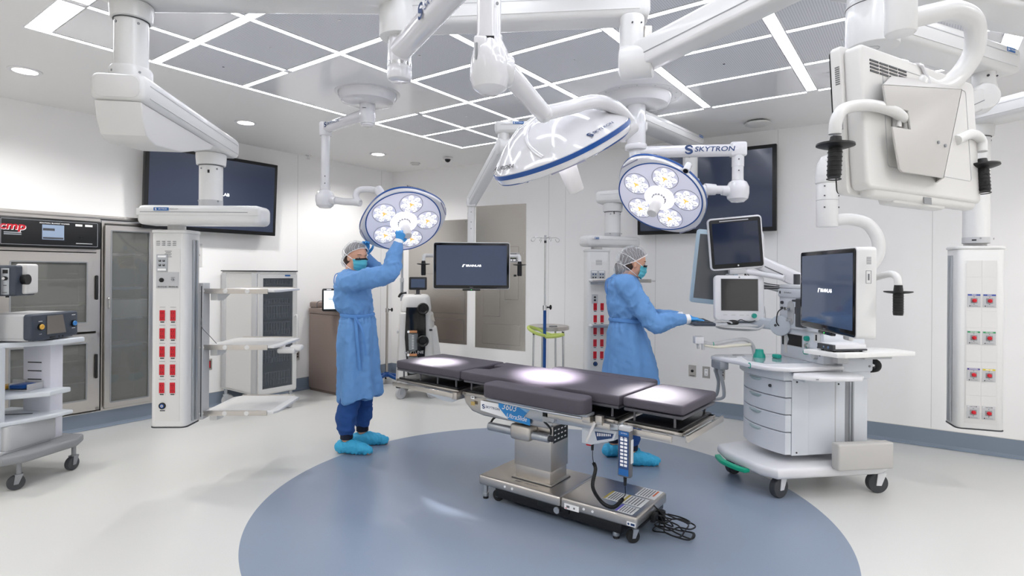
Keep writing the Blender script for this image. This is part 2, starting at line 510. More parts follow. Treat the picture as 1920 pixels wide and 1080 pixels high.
# panels between the strips
solid = {(2, 0), (2, 1), (3, 0), (3, 1), (0, 3), (1, 3), (5, 0), (5, 1), (0, 4), (5, 6), (0, 6), (0, 5)}
pn = 0
for j in range(6):
    for i in range(7):
        s0, s1 = SL[j]+SW[j]/2+.006, SL[j+1]-SW[j+1]/2-.006
        t0, t1 = TL[i]+TW[i]/2+.006, TL[i+1]-TW[i+1]/2-.006
        if (j, i) in ((2, 1), (3, 0), (3, 1), (1, 3)): continue
        if (j, i) == (2, 0): s1 = SL[4]-SW[4]/2-.006; t1 = TL[2]-TW[2]/2-.006
        if (j, i) == (0, 3): s1 = SL[2]-SW[2]/2-.006
        sol = (j, i) in solid
        m = MB(mt=ceilg_m if sol else perf_m)
        slab(m, s0, s1, t0, t1, CEIL-.002, CEIL+.003)
        if not sol:
            m.use(chrome); c = R((s0+s1)/2, (t0+t1)/2, CEIL-.004); m.cyl(c, c+Vector((0, 0, .003)), .008, n=10)
        o = solo('ceiling_panel', m, '%s ceiling panel, %s row from the back, %s bay from left' % ('smooth glossy white' if sol else 'perforated grey', ORD[j], ORD[i]),
                 'ceiling panel', R((s0+s1)/2, (t0+t1)/2, CEIL-.002), YB, 'ceiling panels between the light strips', smooth=0)

# ------------------------------------------------------------------ recessed downlights
dl_m = mat('downlight_lens', '#ffffff', .4, emit='#fff6ec', estr=DOWNLIGHT_POWER*.5)
def downlight(s, t, label):
    c = R(s, t, CEIL)
    g = thing('downlight', label, 'ceiling light', c-Vector((0, 0, .004)), 0, 'round recessed downlights')
    m = MB(Tr(c), lip_m).lathe([(.072, -.004), (.096, -.004), (.098, 0), (.098, .003), (.072, .003)], 32, ring=True); part('trim', g, m)
    m = MB(Tr(c), dl_m).lathe([(.001, -.002), (.0715, -.002), (.0715, .002), (.001, .002)], 32); part('lens', g, m)
    spot_light('downlight_beam', g, c-Vector((0, 0, .02)), c-Vector((0, 0, 1)), DOWNLIGHT_SPOT, radians(150), .6, .07, (1, .985, .965))
downlight(.95, .83, 'round recessed downlight near the back left corner')
downlight(2.615, .90, 'round recessed downlight above the left wall screen')
downlight(4.25, .95, 'round recessed downlight at the far left above the steel cabinets')
for s in (.95, 2.6, 4.25):  # unseen row, assumed to mirror the left one
    downlight(s, 7.55, 'unseen downlight along the right wall, %s' % {.95: 'nearest the screen wall', 2.6: 'middle one', 4.25: 'nearest the camera'}[s])
for t in (1.5, 3.4, 5.3, 7.2):  # unseen lamps added behind the camera as fill light
    downlight(6.2, t, 'unseen fill downlight added behind the photographer, %s from the left wall' % {1.5: 'first', 3.4: 'second', 5.3: 'third', 7.2: 'fourth'}[t])

# small ceiling fittings
def ceil_fix(name, s, t, build, label, cat):
    c = R(s, t, CEIL); m = MB(Tr(c)); build(m); solo(name, m, label, cat, c, 0)
def b_spr(m):
    m.use(chrome).lathe([(.001, .003), (.035, .003), (.033, -.004), (.012, -.008), (.01, -.035), (.001, -.035)], 20)
    m.lathe([(.001, -.035), (.02, -.037), (.02, -.04), (.001, -.04)], 16)
ceil_fix('fire_sprinkler', 1.37, .06, b_spr, 'small metal fire sprinkler at the ceiling edge above the left wall', 'sprinkler')
def b_smk(m): m.use(offw).lathe([(.001, .003), (.065, .003), (.065, -.008), (.05, -.014), (.045, -.024), (.001, -.026)], 28)
ceil_fix('smoke_detector', .298, .79, b_smk, 'flat round white detector on the ceiling near the back corner', 'detector')
def b_cam(m):
    m.use(offw).lathe([(.001, .003), (.06, .003), (.06, -.012), (.05, -.02), (.001, -.02)], 28)
    m.use(blackg).sphere((0, 0, -.02), .036, 20)
ceil_fix('dome_camera', .33, 1.38, b_cam, 'white dome camera with a black lens bubble on the ceiling by the back wall', 'camera')
def b_wap(m):
    m.use(dgrey).cyl((0, 0, -.012), (0, 0, .003), .07)
    m.use(offw).lathe([(.001, -.04), (.09, -.038), (.11, -.028), (.112, -.018), (.1, -.01), (.001, -.01)], 32)
ceil_fix('wireless_access_point', -.02, 4.86, b_wap, 'white rounded wireless access point on the ceiling above the right wall screen', 'access point')
# ------------------------------------------------------------------ ceiling pendants and booms
Z = Vector((0, 0, 1))
def V(x, y, z=0): return Vector((x, y, z))

def s_mark(m, size, M, c=navy):
    """round swoosh mark beside the lettering"""
    m.use(c)
    P_ = [Vector(p) for p in [(.40, .22, 0), (.16, .44, 0), (-.22, .38, 0), (-.30, .14, 0), (.0, .0, 0), (.30, -.14, 0), (.22, -.38, 0), (-.16, -.44, 0), (-.40, -.22, 0)]]
    P_ = spline(P_, 4); n = len(P_); vs_ = []
    for i, p in enumerate(P_):
        d = (P_[min(i+1, n-1)]-P_[max(i-1, 0)]).normalized(); w = .05+.10*sin(pi*i/(n-1))
        o = Vector((-d.y, d.x, 0))*w; vs_ += [((p.x+o.x)*size, (p.y+o.y)*size, .0006), ((p.x-o.x)*size, (p.y-o.y)*size, .0006)]
    m.raw(vs_, [(2*i, 2*i+1, 2*i+3, 2*i+2) for i in range(n-1)], M)
    for k in (0, pi):
        vs_ = []
        for i in range(9):
            a = k+radians(35)+radians(115)*i/8; w = .035*sin(pi*(i+.5)/9)+.01
            vs_ += [(cos(a)*.56*size, sin(a)*.56*size, .0006), (cos(a)*(.56-w*2)*size, sin(a)*(.56-w*2)*size, .0006)]
        m.raw(vs_, [(2*i, 2*i+1, 2*i+3, 2*i+2) for i in range(8)], M)
def skytron(m, size, M, ink=navy, mark=None):
    s_mark(m, size*1.25, M @ Tr(-size*3.1, 0, 0), mark or ink)
    m.use(ink).text('SKYTRON', size, M @ Tr(size*.55, 0, 0), shear=.15, wide=1.25, bold=.012)
def blue_tag(m, M, w=.11, h=.026):
    m.use(blue_l).box(-w/2, w/2, -h/2, h/2, 0, .0012, M=M)
    m.use(logow); s_mark(m, h*.6, M @ Tr(-w*.36, 0, .0009), logow); m.text('SKYTRON', h*.5, M @ Tr(w*.1, 0, .0009), wide=1.2, bold=.01)

def arm_beam(m, p, q, w, h, over=.12, bev=.035, groove=True, mt=white):
    """horizontal housing from above p to above q; p, q at mid height"""
    d = (q-p); Ln = d.length
    M = frame(p, d, Z.cross(d))
    m.M = M
    m.use(mt).box(-over, Ln+over, -w/2, w/2, -h/2, h/2, bev, 3)
    if groove:
        m.use(lgrey)
        for sy in (-1, 1):
            m.box(-over+.05, Ln+over-.05, sy*w/2-.0015, sy*w/2+.0015, h*.14, h*.17)
        m.use(white)
        for sy in (-1, 1):
            m.box(-over+.05, Ln+over-.05, sy*w/2-.003, sy*w/2+.003, -.30*h, -.27*h, .001)
    m.M = Matrix()
def column(m, x, y, z0, z1, r, collar_top=True, collar_bot=True, screws=True):
    m.use(white).cyl((x, y, z0), (x, y, z1), r, n=40)
    if collar_top: m.lathe([(r+.002, 0), (r+.016, .004), (r+.02, .05), (r+.02, .075), (r+.01, .085)], 40, Tr(x, y, z1-.085))
    if collar_bot: m.lathe([(r+.01, 0), (r+.018, .008), (r+.018, .05), (r+.012, .062), (r, .064)], 40, Tr(x, y, z0))
    if collar_top: m.use(dgrey).torus(r+.003, .0025, 40, 6, Tr(x, y, z1-.087))
    if screws:
        m.use(mgrey)
        for a in (-2.0, -.6):
            for zz in ((z1-.11, z0+.03) if collar_top else (z0+.03,)):
                c = Vector((x+cos(a)*(r+.016 if zz == z0+.03 else r), y+sin(a)*(r+.016 if zz == z0+.03 else r), zz)); m.cyl(c, c+Vector((cos(a), sin(a), 0))*.003, .006, n=10)

def outlet_red(m, M, k=1):
    m.use(offw).box(-.024, .024, -.046, .046, 0, .0015, .0005, M=M)
    m.use(red).box(-.0165, .0165, -.034, .034, .001, .006, .002, M=M)
    m.use(black)
    for sy in (-.016, .016):
        for sx in (-.006, .006): m.box(sx-.0015, sx+.0015, sy-.005, sy+.005, .0058, .0063, M=M)
        m.box(-.002, .002, sy-.013, sy-.010, .0058, .0063, M=M)
    m.use(dgrey).box(-.012, .012, -.046, -.039, .001, .0025, M=M)

def tower(parent, M, w, d, h, side='right', rows=5, brand=True, gas=False, datas=True):
    """hanging service column; local: front at y=-d/2, z 0..h"""
    c = MB(M, white)
    c.prism(rrect(w, d, .035), 0, h, .006)
    c.prism(rrect(w*1.08, d*1.06, .045), h-.002, h+.022, .010)
    c.use(white).lathe([(w*.24, 0), (w*.24, .03)], 32, Tr(0, 0, h+.02)); c.use(lgrey).lathe([(w*.2, 0), (w*.2, .02)], 32, Tr(0, 0, h+.045))
    c.use(dgrey).prism(rrect(w*1.03, d*1.03, .038), -.006, 0)
    c.use(offw)
    c.box(-w*.34, w*.34, -d/2-.002, -d/2+.003, h*.03, h*.92, .001)
    o = part('service_column', parent, c)
    g = MB(M, alu)
    for sx in ((1,) if side == 'right' else (-1,) if side == 'left' else (-1, 1)):
        x0 = sx*w/2
        g.box(min(x0, x0+sx*.012), max(x0, x0+sx*.012), -d*.12, d*.0, .02, h-.04, .002)
        g.box(min(x0, x0+sx*.012), max(x0, x0+sx*.012), d*.06, d*.18, .02, h-.04, .002)
        g.use(dgrey).box(min(x0, x0+sx*.004), max(x0, x0+sx*.004), d*.0, d*.06, .02, h-.04); g.use(alu)
    part('mounting_channel', parent, g)
    FM = M @ Tr(0, -d/2-.002, 0) @ Rx(pi/2)         # x right, y up, z out of the front
    if not gas:
        for r_ in range(rows):
            zz = h*.575-r_*h*.093
            for sx in (-1, 1):
                k = MB(FM @ Tr(sx*w*.15, zz, 0)); outlet_red(k, Matrix()); part('red_power_outlet', o, k, smooth=0)
        if brand:
            k = MB(FM @ Tr(-w*.13, h*.11, 0)); k.use(black).cyl((0, 0, 0), (0, 0, .008), .021); k.use(stripe).torus(.011, .003, 20, 8, Tr(0, 0, .008)); k.use(logow).torus(.006, .0015, 16, 6, Tr(0, 0, .009)); k.use(inkg).box(-.016, .016, -.035, -.027, 0, .001)
            part('ground_jack', o, k)
            k = MB(FM @ Tr(-w*.17, h*.845, 0), alu); k.box(-.035, .035, -.055, .055, 0, .004, .001); k.use(logow).box(-.026, .026, .036, .048, .004, .005).box(-.026, .026, -.048, -.036, .004, .005)
            for sx in (-.012, .012):
                for sy in (-.014, .014): k.use(inkb).box(sx-.007, sx+.007, sy-.006, sy+.006, .004, .0055); k.use(logow).box(sx-.003, sx+.003, sy+.001, sy+.003, .0055, .006)
            part('data_port_plate', o, k, smooth=0)
            for sx, kk in ((-.17, 0), (.14, 1)):
                k = MB(FM @ Tr(w*sx, h*.757, 0), lgrey); k.box(-.036, .036, -.052, .052, 0, .003, .001)
                if kk == 0: k.use(black).cyl((0, 0, .003), (0, 0, .010), .014)
                else: k.use(mgrey).cyl((0, .004, .003), (0, .004, .012), .008); k.use(inkb).box(-.012, .012, .016, .018, .003, .0035)
                k.use(inkb).text('/ BRAINLAB', .011, Tr(0, -.043, .003), wide=1.1, bold=.02)
                part('input_plate', o, k, smooth=0)
            k = MB(FM, inkg)
            for i in range(4):
                for j in range(3): k.box(-.075+i*.034, -.075+i*.034+.022, h*.955-j*.012, h*.955-j*.012+.0035, .0003, .0012)
            for j in range(5): k.box(-.022+(j % 2)*.006, .022-(j % 2)*.006, h*.905-.009*j, h*.905-.009*j+.003, .0003, .0012)
            part('printed_notice', o, k, smooth=0)
            k = MB(FM, mat('printed_tag_grey', '#9a9b9e', .6))
            for r_ in range(rows):
                for sx in (-1, 1): k.box(sx*w*.15-.018, sx*w*.15+.018, h*.575-r_*h*.093+.052, h*.575-r_*h*.093+.055, .0003, .0012)
            part('outlet_caption', o, k, smooth=0)
        elif datas:
            for sx in (-.2, .12):
                k = MB(FM @ Tr(w*sx, h*.80, 0), alu); k.box(-.034, .034, -.065, .065, 0, .004, .001)
                for a_ in (-.012, .012):
                    for b_ in (-.03, 0, .03): k.use(navy if b_ else inkb).cyl((a_, b_, .004), (a_, b_, .008), .007, n=12)
                k.use(logow).box(-.026, .026, .048, .058, .004, .005)
                part('data_port_plate', o, k, smooth=0)
            k = MB(FM @ Tr(-w*.17, h*.635, 0), lgrey); k.box(-.03, .03, -.045, .045, 0, .003, .001); k.use(black).cyl((0, .016, .003), (0, .016, .009), .01, n=14).cyl((0, -.012, .003), (0, -.012, .009), .01, n=14); part('input_plate', o, k, smooth=0)
            k = MB(FM @ Tr(-w*.13, h*.135, 0)); k.use(black).cyl((0, 0, 0), (0, 0, .008), .021); k.use(stripe).torus(.011, .003, 20, 8, Tr(0, 0, .008)); part('ground_jack', o, k)
            k = MB(FM, inkg)
            for j in range(5): k.box(-.03, .03, h*.93-.010*j, h*.93-.010*j+.003, .0003, .0012)
            part('printed_notice', o, k, smooth=0)
    else:
        pass
    return o

def gas_plate(FM, o, x, z, col, word):
    k = MB(FM @ Tr(x, z, 0), lgrey); k.box(-.036, .036, -.044, .044, 0, .004, .002)
    k.use(mat('plate_strip_'+word.lower(), col, .5)).box(-.034, .034, .031, .041, .004, .0048)
    k.use(logow if col != '#c9c9cb' else inkb).text(word, .0088, Tr(0, .036, .0045), wide=1.1, bold=.02)
    k.use(mgrey).box(-.018, .018, -.018, .016, .004, .008, .004)
    k.use(red).lathe([(.001, .022), (.009, .021), (.0125, .016), (.0125, .004)], 20, Tr(0, -.001, 0))
    k.use(inkb).cyl((0, .024, .003), (0, .024, .006), .0022, n=8).cyl((0, -.025, .003), (0, -.025, .006), .0022, n=8)
    k.box(-.026, -.020, -.039, -.033, .004, .005).text('BeaconMedaes', .0065, Tr(.004, -.036, .004), wide=1)
    part('gas_outlet', o, k, smooth=0)

def shelf_tray(parent, M, x0, x1, y0, y1, z, brk=True, tag_=False, bx=None):
    """equipment shelf; y0 = front edge with the metal rail, local coords"""
    o = MB(M, white)
    c_ = .05
    o.prism([(x0, y0), (x1-c_*.4, y0), (x1, y0+c_), (x1, y1-c_), (x1-c_, y1), (x0+c_, y1), (x0, y1-c_)], z-.016, z, .004)
    o.use(offw).box(x0+.03, x1-.05, y0+.03, y1-.03, z-.0005, z+.001)
    if brk:
        xb = x0+.012 if bx is None else bx
        o.use(white).prism([(y0+.06, z-.016), (y0+.06, z-.075), (y0+.15, z-.08), (y0+.30, z-.016)], xb, xb+.05, .004, M=Matrix(((0, 0, 1, 0), (1, 0, 0, 0), (0, 1, 0, 0), (0, 0, 0, 1))))
    s = part('shelf', parent, o)
    r = MB(M, steel)
    r.box(x0-.01, x1-.06, y0-.012, y0-.002, z-.026, z+.008, .002); part('side_rail', s, r)
    r = MB(M, steel); r.box(x0+.04, x1-.05, y1+.002, y1+.010, z-.02, z+.006, .002); part('side_rail', s, r)
    for u in (.30, .60):
        r = MB(M, white); r.lathe([(.001, .006), (.014, .005), (.016, 0)], 20, frame((x0+(x1-x0)*u, y0-.012, z-.009), (1, 0, 0), (0, 0, 1))); part('rail_clip', s, r)
    r = MB(M, white); r.sphere((x0-.012, y0-.004, z-.009), (.022, .018, .016), 14); part('rail_end_cap', s, r)
    return s

# --- pendant A: left service boom with shelves
tA = thing('service_pendant', 'left white ceiling boom with red power outlets and three empty equipment shelves', 'ceiling boom', (-1.80, 2.66, 2.84), 0)
hx, hy = -.55, 2.66
m = MB(); arm_beam(m, V(-1.80, 2.62, 2.765), V(-.68, 2.62, 2.765), .31, .135, over=.14, groove=False); part('upper_arm', tA, m)
m = MB(); column(m, -1.80, 2.66, 2.33, 2.70, .070); part('upper_column', tA, m)
pA, qA = V(-1.80, 2.68, 2.27), V(-1.96, 3.70, 2.27)
m = MB(); arm_beam(m, pA, qA, .235, .13, over=.155, bev=.035); la = part('lower_arm', tA, m)
MA = frame(pA, qA-pA, Z.cross(qA-pA))
m = MB(MA, offw); m.prism([(-.055, -.125), (.0, -.135), (.30, -.105), (.70, -.005), (.74, .02), (.74, .03), (-.145, .03), (-.125, -.05), (-.09, -.11)], -.098, .098, .03, 4, M=Matrix(((1, 0, 0, 0), (0, 0, -1, 0), (0, 1, 0, -.095), (0, 0, 0, 1))))
m.use(dgrey)
for yy in (-.06, .05): m.cyl((-.133, yy, -.085), (-.129, yy, -.085), .004, n=8)
part('brake_housing', tA, m)
m = MB(MA, offw); m.prism(rrect(.19, .1, .035), 0, .006, .004, M=Tr(-.153, 0, 0) @ Rz(-pi/2) @ Rx(pi/2) @ Tr(0, 0, 0)); part('arm_end_cover', la, m)
m = MB(); column(m, -1.965, 3.68, 1.86, 2.21, .070, collar_top=True, collar_bot=False)
m.use(lgrey).cyl((-1.965, 3.68, 1.86), (-1.965, 3.68, 1.90), .071, n=40)
m.use(inkb).box(-.006, .006, -.010, .010, 0, .001, M=look((-1.945, 3.611, 2.08), (.27, -1, 0))); part('lower_column', tA, m)
m = MB(); MAb = Tr(-1.99, 3.66, 1.797)
m.M = MAb; m.use(white).box(-.39, .39, -.095, .095, -.062, .062, .034, 4)
m.box(-.385, .385, -.098, -.09, -.004, .040, .004)
m.use(mgrey).box(-.36, .32, -.0990, -.097, .014, .018); m.use(white)
blue_tag(m, Tr(-.225, -.0985, .034) @ Rx(pi/2), .095, .020)
m.use(inkg).text('FREEDOM', .012, Tr(-.145, -.0985, .034) @ Rx(pi/2)); part('head_arm', tA, m)
TA = Tr(-2.215, 3.73, .435) @ Rz(radians(2))
tower(tA, TA, .225, .19, 1.25)
for z_ in (.49, .935, 1.315):
    shelf_tray(tA, Tr(0, 0, 0) @ Tr(-2.07, 3.86, 0) @ Rz(radians(2)), -.012, .475, -.04, .46, z_)
m = MB(Tr(-2.07, 3.86, 0) @ Rz(radians(2)), lgrey)
m.box(-.052, -.008, -.060, .03, .44, 1.36, .003); m.use(dgrey).box(-.022, -.016, -.0615, -.06, .46, 1.34); part('shelf_mast', tA, m)
m = MB(Tr(-2.07, 3.86, 0) @ Rz(radians(2)), offw)
m.box(.44, .56, .05, .16, .87, .905, .012, 3).box(.52, .60, .07, .14, .885, .925, .014, 3).cyl((.46, .105, .905), (.46, .105, .925), .02); part('release_handle', tA, m)
m = MB(mt=inkg); m.tube(spline([(-2.085, 3.80, 1.13), (-2.07, 3.77, 1.07), (-2.02, 3.79, 1.0), (-2.0, 3.83, .95)], 6), .0022, 6); part('cord', tA, m)

# --- central ceiling canopy with monitor boom, pendant B and surgical lamp 2
CX, CY = .98, 4.46
tC = thing('service_pendant', 'white ceiling boom with red outlets behind the person at the keyboard', 'ceiling boom', (CX, CY, 2.84), 0)
m = MB(Tr(CX, CY, 2.84), gloss); m.lathe([(.001, -.10), (.16, -.098), (.235, -.075), (.262, -.035), (.268, -.006), (.33, -.005), (.335, 0), (.335, .001)], 56)
m.use(dgrey)
for i in range(14): a = 2*pi*i/14; m.cyl((.30*cos(a), .30*sin(a), -.0065), (.30*cos(a), .30*sin(a), -.004), .004, n=8)
part('canopy', tC, m)
b1 = V(1.64, 5.22)
m = MB(); arm_beam(m, V(CX, CY, 2.665), b1+Z*2.665, .20, .11, over=.10)
d_ = (b1-V(CX, CY)).normalized()
blue_tag(m, frame(b1+Z*2.70-d_*.0+Vector((d_.y, -d_.x, 0))*.102, d_, Z), .085, .022); part('upper_arm', tC, m)
m = MB(); column(m, b1.x, b1.y, 2.26, 2.62, .066); part('upper_column', tC, m)
b2 = V(.985, 5.55)
m = MB(); arm_beam(m, b1+Z*2.19, b2+Z*2.19, .20, .125, over=.15); part('lower_arm', tC, m)
m = MB(); column(m, b2.x, b2.y, 1.80, 2.13, .076, collar_bot=False); m.use(lgrey).cyl((b2.x, b2.y, 1.80), (b2.x, b2.y, 1.84), .077, n=36); m.use(inkb).text('S', .03, look((b2.x, b2.y-.078, 2.03), (0, -1, 0)), bold=.05); part('lower_column', tC, m)
m = MB(); arm_beam(m, V(.80, 5.43, 1.75), V(1.10, 5.56, 1.75), .18, .105, over=.14, bev=.035)
d_ = (V(1.10, 5.56)-V(.80, 5.43)).normalized(); blue_tag(m, frame(V(.76, 5.40, 1.775)+Vector((d_.y, -d_.x, 0))*.092, d_, Z), .05, .018); part('head_arm', tC, m)
TB = Tr(.815, 5.45, .42) @ Rz(radians(5))
tower(tC, TB, .22, .19, 1.23, brand=False)
for z_ in (.965, 1.385):
    shelf_tray(tC, Tr(.93, 5.42, 0) @ Rz(radians(5)), -.20, .42, -.16, .26, z_, bx=.01)

# --- pendant D: right gas column
tD = thing('gas_pendant', 'white ceiling column with eight round red gas outlets on the far right', 'ceiling boom', (3.12, 3.8, 2.84), 0)
m = MB(); arm_beam(m, V(3.12, 3.8, 2.515), V(3.42, 2.75, 2.515), .24, .13, over=.15); part('arm', tD, m)
m = MB(); column(m, 3.42, 2.75, 2.57, 2.84, .10, collar_bot=False); part('ceiling_column', tD, m)
m = MB(); column(m, 3.12, 3.8, 1.665, 2.46, .074, collar_bot=False); m.use(lgrey).cyl((3.12, 3.8, 1.665), (3.12, 3.8, 1.705), .0755, n=40)
m.use(inkb).box(-.012, .012, -.005, .005, 0, .001, M=look((3.065, 3.748, 1.685), (-.7, -.7, 0))); part('column', tD, m)
TD = Tr(3.13, 3.82, .435) @ Rz(radians(-19))
oD = tower(tD, TD, .262, .20, 1.19, side='left', gas=True)
FD = TD @ Tr(0, -.102, 0) @ Rx(pi/2)
k = MB(FD, offw)
for i in range(2):
    for j in range(9): k.box(-.083+i*.084, -.001+i*.084, .11+j*.112, .11+j*.112+.108, -.001, .0012, .0006)
part('cover_plate', oD, k, smooth=0)
for zz, col, wd in ((.79, '#3a4f9c', 'EVAC'), (.545, '#2f8f57', 'OXYGEN'), (.30, '#47308a', 'NITROGEN'), (.052, '#c9c9cb', 'VACUUM')):
    for sx in (-.042, .042):
        c_ = col
        if wd == 'NITROGEN' and sx > 0: gas_plate(FD, oD, sx, zz+.06, '#d8c43a', 'MED AIR')
        else: gas_plate(FD, oD, sx, zz+.06, c_, wd)
# ------------------------------------------------------------------ surgical lights
lens_on = mat('led_lens_lit', '#e6e7ee', .15, emit='#ffffff', estr=.55)
lens_amb = mat('led_amber', '#ffb060', .3, emit='#ff9a40', estr=.9)
ring_on = mat('led_ring_glow', '#ffffff', .3, emit='#f6f2ff', estr=6)
face_m = mat('lamp_face', '#cfcfdf', .22, coat=.6, emit='#dedeec', estr=.26)
lensline = mat('lens_line', '#43485c', .3)

def lamp_head(root, c, n, up, lobe=radians(40), spot=True, power=1.0, texts=()):
    """head at c facing n; the two grip lobes stand at angle lobe and opposite"""
    M = look(c, n, up) @ Matrix.Scale(1.085, 4)
    N_ = 96
    def r_out(a):
        d = math.cos(a-lobe)
        return .293+.040*abs(d)**7+.006*cos(3*a)
    def ring_at(k, z):
        return [Vector((k*r_out(2*pi*i/N_)*cos(2*pi*i/N_), k*r_out(2*pi*i/N_)*sin(2*pi*i/N_), z)) for i in range(N_)]
    def strip(m_, rows, cap0=True, cap1=True):
        vs_ = [v for r_ in rows for v in r_]; k = len(rows); fs = []
        for j in range(k-1):
            for i in range(N_): fs.append((j*N_+i, j*N_+(i+1) % N_, (j+1)*N_+(i+1) % N_, (j+1)*N_+i))
        if cap0: fs.append(tuple(range(N_))[::-1])
        if cap1: fs.append(tuple((k-1)*N_+i for i in range(N_)))
        m_.raw(vs_, fs)
    s = MB(M, gloss)
    prof = [(.06, -.165), (.25, -.160), (.45, -.145), (.62, -.118), (.77, -.085), (.90, -.050), (.965, -.032), (1.0, -.020), (1.0, .006), (.985, .022), (.955, .027)]
    strip(s, [ring_at(k_, z_) for k_, z_ in prof])
    for a in (.4, 2.0, 3.6, 5.2):
        def dome(u): 
            for (k0, z0), (k1, z1) in zip(prof[:-1], prof[1:]):
                if k0 <= u <= k1 and k1 > k0: return z0+(z1-z0)*(u-k0)/(k1-k0)
            return -.165
        s.tube([Vector((cos(a+.35*sin(pi*u))*r_out(a)*u*.93, sin(a+.35*sin(pi*u))*r_out(a)*u*.93, dome(u*.93)+.001)) for u in [.12+.88*i/14 for i in range(15)]], .0075, 8, flat=.6)
    sh = part('head_shell', root, s)
    b = MB(M, stripe); strip(b, [ring_at(1.004, -.017), ring_at(1.010, -.016), ring_at(1.010, -.0005), ring_at(1.004, .001)], False, False); part('outer_blue_stripe', sh, b)
    for (word, da, sz) in texts:
        a = da; ro = r_out(a)
        rad = Vector((cos(a), sin(a), 0)); p_ = rad*ro*.935+Vector((0, 0, -.041)); N0 = (rad*.50+Vector((0, 0, -.86))).normalized(); upv = (-rad*.86+Vector((0, 0, -.50))).normalized()
        N0 = (rad*.52-Z*.85).normalized()
        TM_ = M @ look(p_+N0*.0035, N0, upv)
        b = MB(TM_)
        if word == 'SKYTRON': skytron(b, sz, Matrix())
        else: b.use(inkb).text(word, sz, Matrix(), wide=1.25, bold=.01)
        part('lettering', sh, b, smooth=0)
    f = MB(M, face_m); f.lathe([(.001, .0275), (.276, .0275), (.28, .025)], 72); fc = part('lamp_face', root, f)
    f = MB(M, stripe); f.torus(.281, .0045, 90, 6, Tr(0, 0, .027)); part('inner_blue_ring', fc, f)
    for a0 in (lobe, lobe+pi):
        h = MB(M @ Rz(a0), mat('grip_slot_shade', '#8f90a6', .4)); h.prism([(.300+.012*cos(t_*1.4), .30*t_) for t_ in [-.22+.44*i/8 for i in range(9)]]+[(.3145+.006*cos(t_*1.4), .30*t_) for t_ in [.22-.44*i/8 for i in range(9)]], .0225, .0272); part('grip_shade_inlay', root, h)  # no opening is cut; its shade is painted as a darker inlay
    for q in range(5):
        a = 2*pi*q/5+.35; cx, cy = .178*cos(a), .178*sin(a)
        p_ = MB(M @ Tr(cx, cy, .0285))
        p_.use(lensline).torus(.086, .0014, 40, 5, Tr(0, 0, .0))
        p_.use(face_m).lathe([(.001, .003), (.083, .001), (.083, 0)], 36)
        pod = part('led_cluster', root, p_)
        p_ = MB(M @ Tr(cx, cy, .031))
        for i in range(7):
            b_ = 2*pi*i/7+q; p_.use(lens_on).lathe([(.001, .009), (.012, .008), (.0185, .004), (.0205, 0)], 18, Tr(.0545*cos(b_), .0545*sin(b_), .001) @ Rz(b_), sx=1.25, sy=.98)
            p_.use(lensline)
            for w_ in (.5, 2.6, 4.7):
                p_.box(.003, .019, -.0009, .0009, .0065, .0098, M=Tr(.0545*cos(b_), .0545*sin(b_), .001) @ Rz(b_+w_))
        for i in range(5):
            b_ = 2*pi*i/5+.3; p_.use(lens_on).lathe([(.001, .008), (.008, .007), (.012, 0)], 14, Tr(.0225*cos(b_), .0225*sin(b_), .001))
        p_.use(lens_amb)
        for i in range(3): p_.box(.001, .020, -.0030, .0030, .006, .0112, M=Rz(2*pi*i/3+.4))
        p_.cyl((0, 0, .004), (0, 0, .0112), .006, n=12)
        part('lens', pod, p_)
    g = MB(M, ring_on); g.lathe([(.045, .0295), (.098, .0300), (.101, .0285), (.045, .0280)], 48, ring=True); part('centre_glow_ring', root, g)  # lit ring widened to stand in for the glow around the grip
    g = MB(M, mgrey)
    for i in range(14):
        a = 2*pi*i/14; g.box(-.0035, .0035, -.006, .006, .026, .044, M=Tr(.047*cos(a), .047*sin(a), 0) @ Rz(a))
    g.use(lgrey).lathe([(.044, .0255), (.044, .045), (.038, .05)], 36); gr = part('grip_collar', root, g)
    g = MB(M, offw); g.lathe([(.040, .04), (.042, .06), (.0405, .075), (.0355, .15), (.033, .186), (.029, .190)], 36)
    g.use(mgrey).lathe([(.001, .1895), (.027, .1895), (.027, .187)], 30); part('sterile_handle', root, g)
    if spot: spot_light('lamp_beam', root, Vector(c)+Vector(n).normalized()*.26, spot, SURGICAL_SPOT*power, radians(17), .8, .10, (1, .965, 1))
    return M

def pipe(m, pts, r, k=8, n=16): m.tube(spline(pts, k), r, n)

# --- lamp 1 (left), own ceiling canopy
LX, LY = -1.14, 4.42
t1 = thing('surgical_light', 'lit surgical lamp held by the gloved person on the left', 'surgical light', (LX, LY, 2.84), 0)
m = MB(Tr(LX, LY, 2.84), gloss); m.lathe([(.001, -.09), (.14, -.088), (.20, -.07), (.222, -.035), (.226, -.006), (.25, -.004), (.25, .001)], 56); part('canopy', t1, m)
e1 = V(-1.60, 4.82)
m = MB(mt=gloss); m.cyl((LX, LY, 2.60), (LX, LY, 2.76), .060, n=36, bev=.006).cyl((LX, LY, 2.585), (LX, LY, 2.605), .05, n=36, bev=.004)
m.use(inkb).box(-.014, .014, -.002, .002, 0, .001, M=look((LX-.01, LY-.061, 2.71), (0, -1, 0))); part('hub', t1, m)
m = MB(mt=gloss); m.cyl(V(LX, LY, 2.68), e1+Z*2.665, .044, n=24)
d_ = (e1-V(LX, LY)).normalized()
m.lathe([(.048, -.05), (.052, -.04), (.052, .05), (.048, .06)], 28, Tr(e1.x, e1.y, 2.65))
skytron(m, .032, frame(V(LX, LY, 2.676)+d_*.44+Vector((-d_.y, d_.x, 0))*.0455, -d_, Z) @ Matrix.Identity(4))
part('horizontal_arm', t1, m)
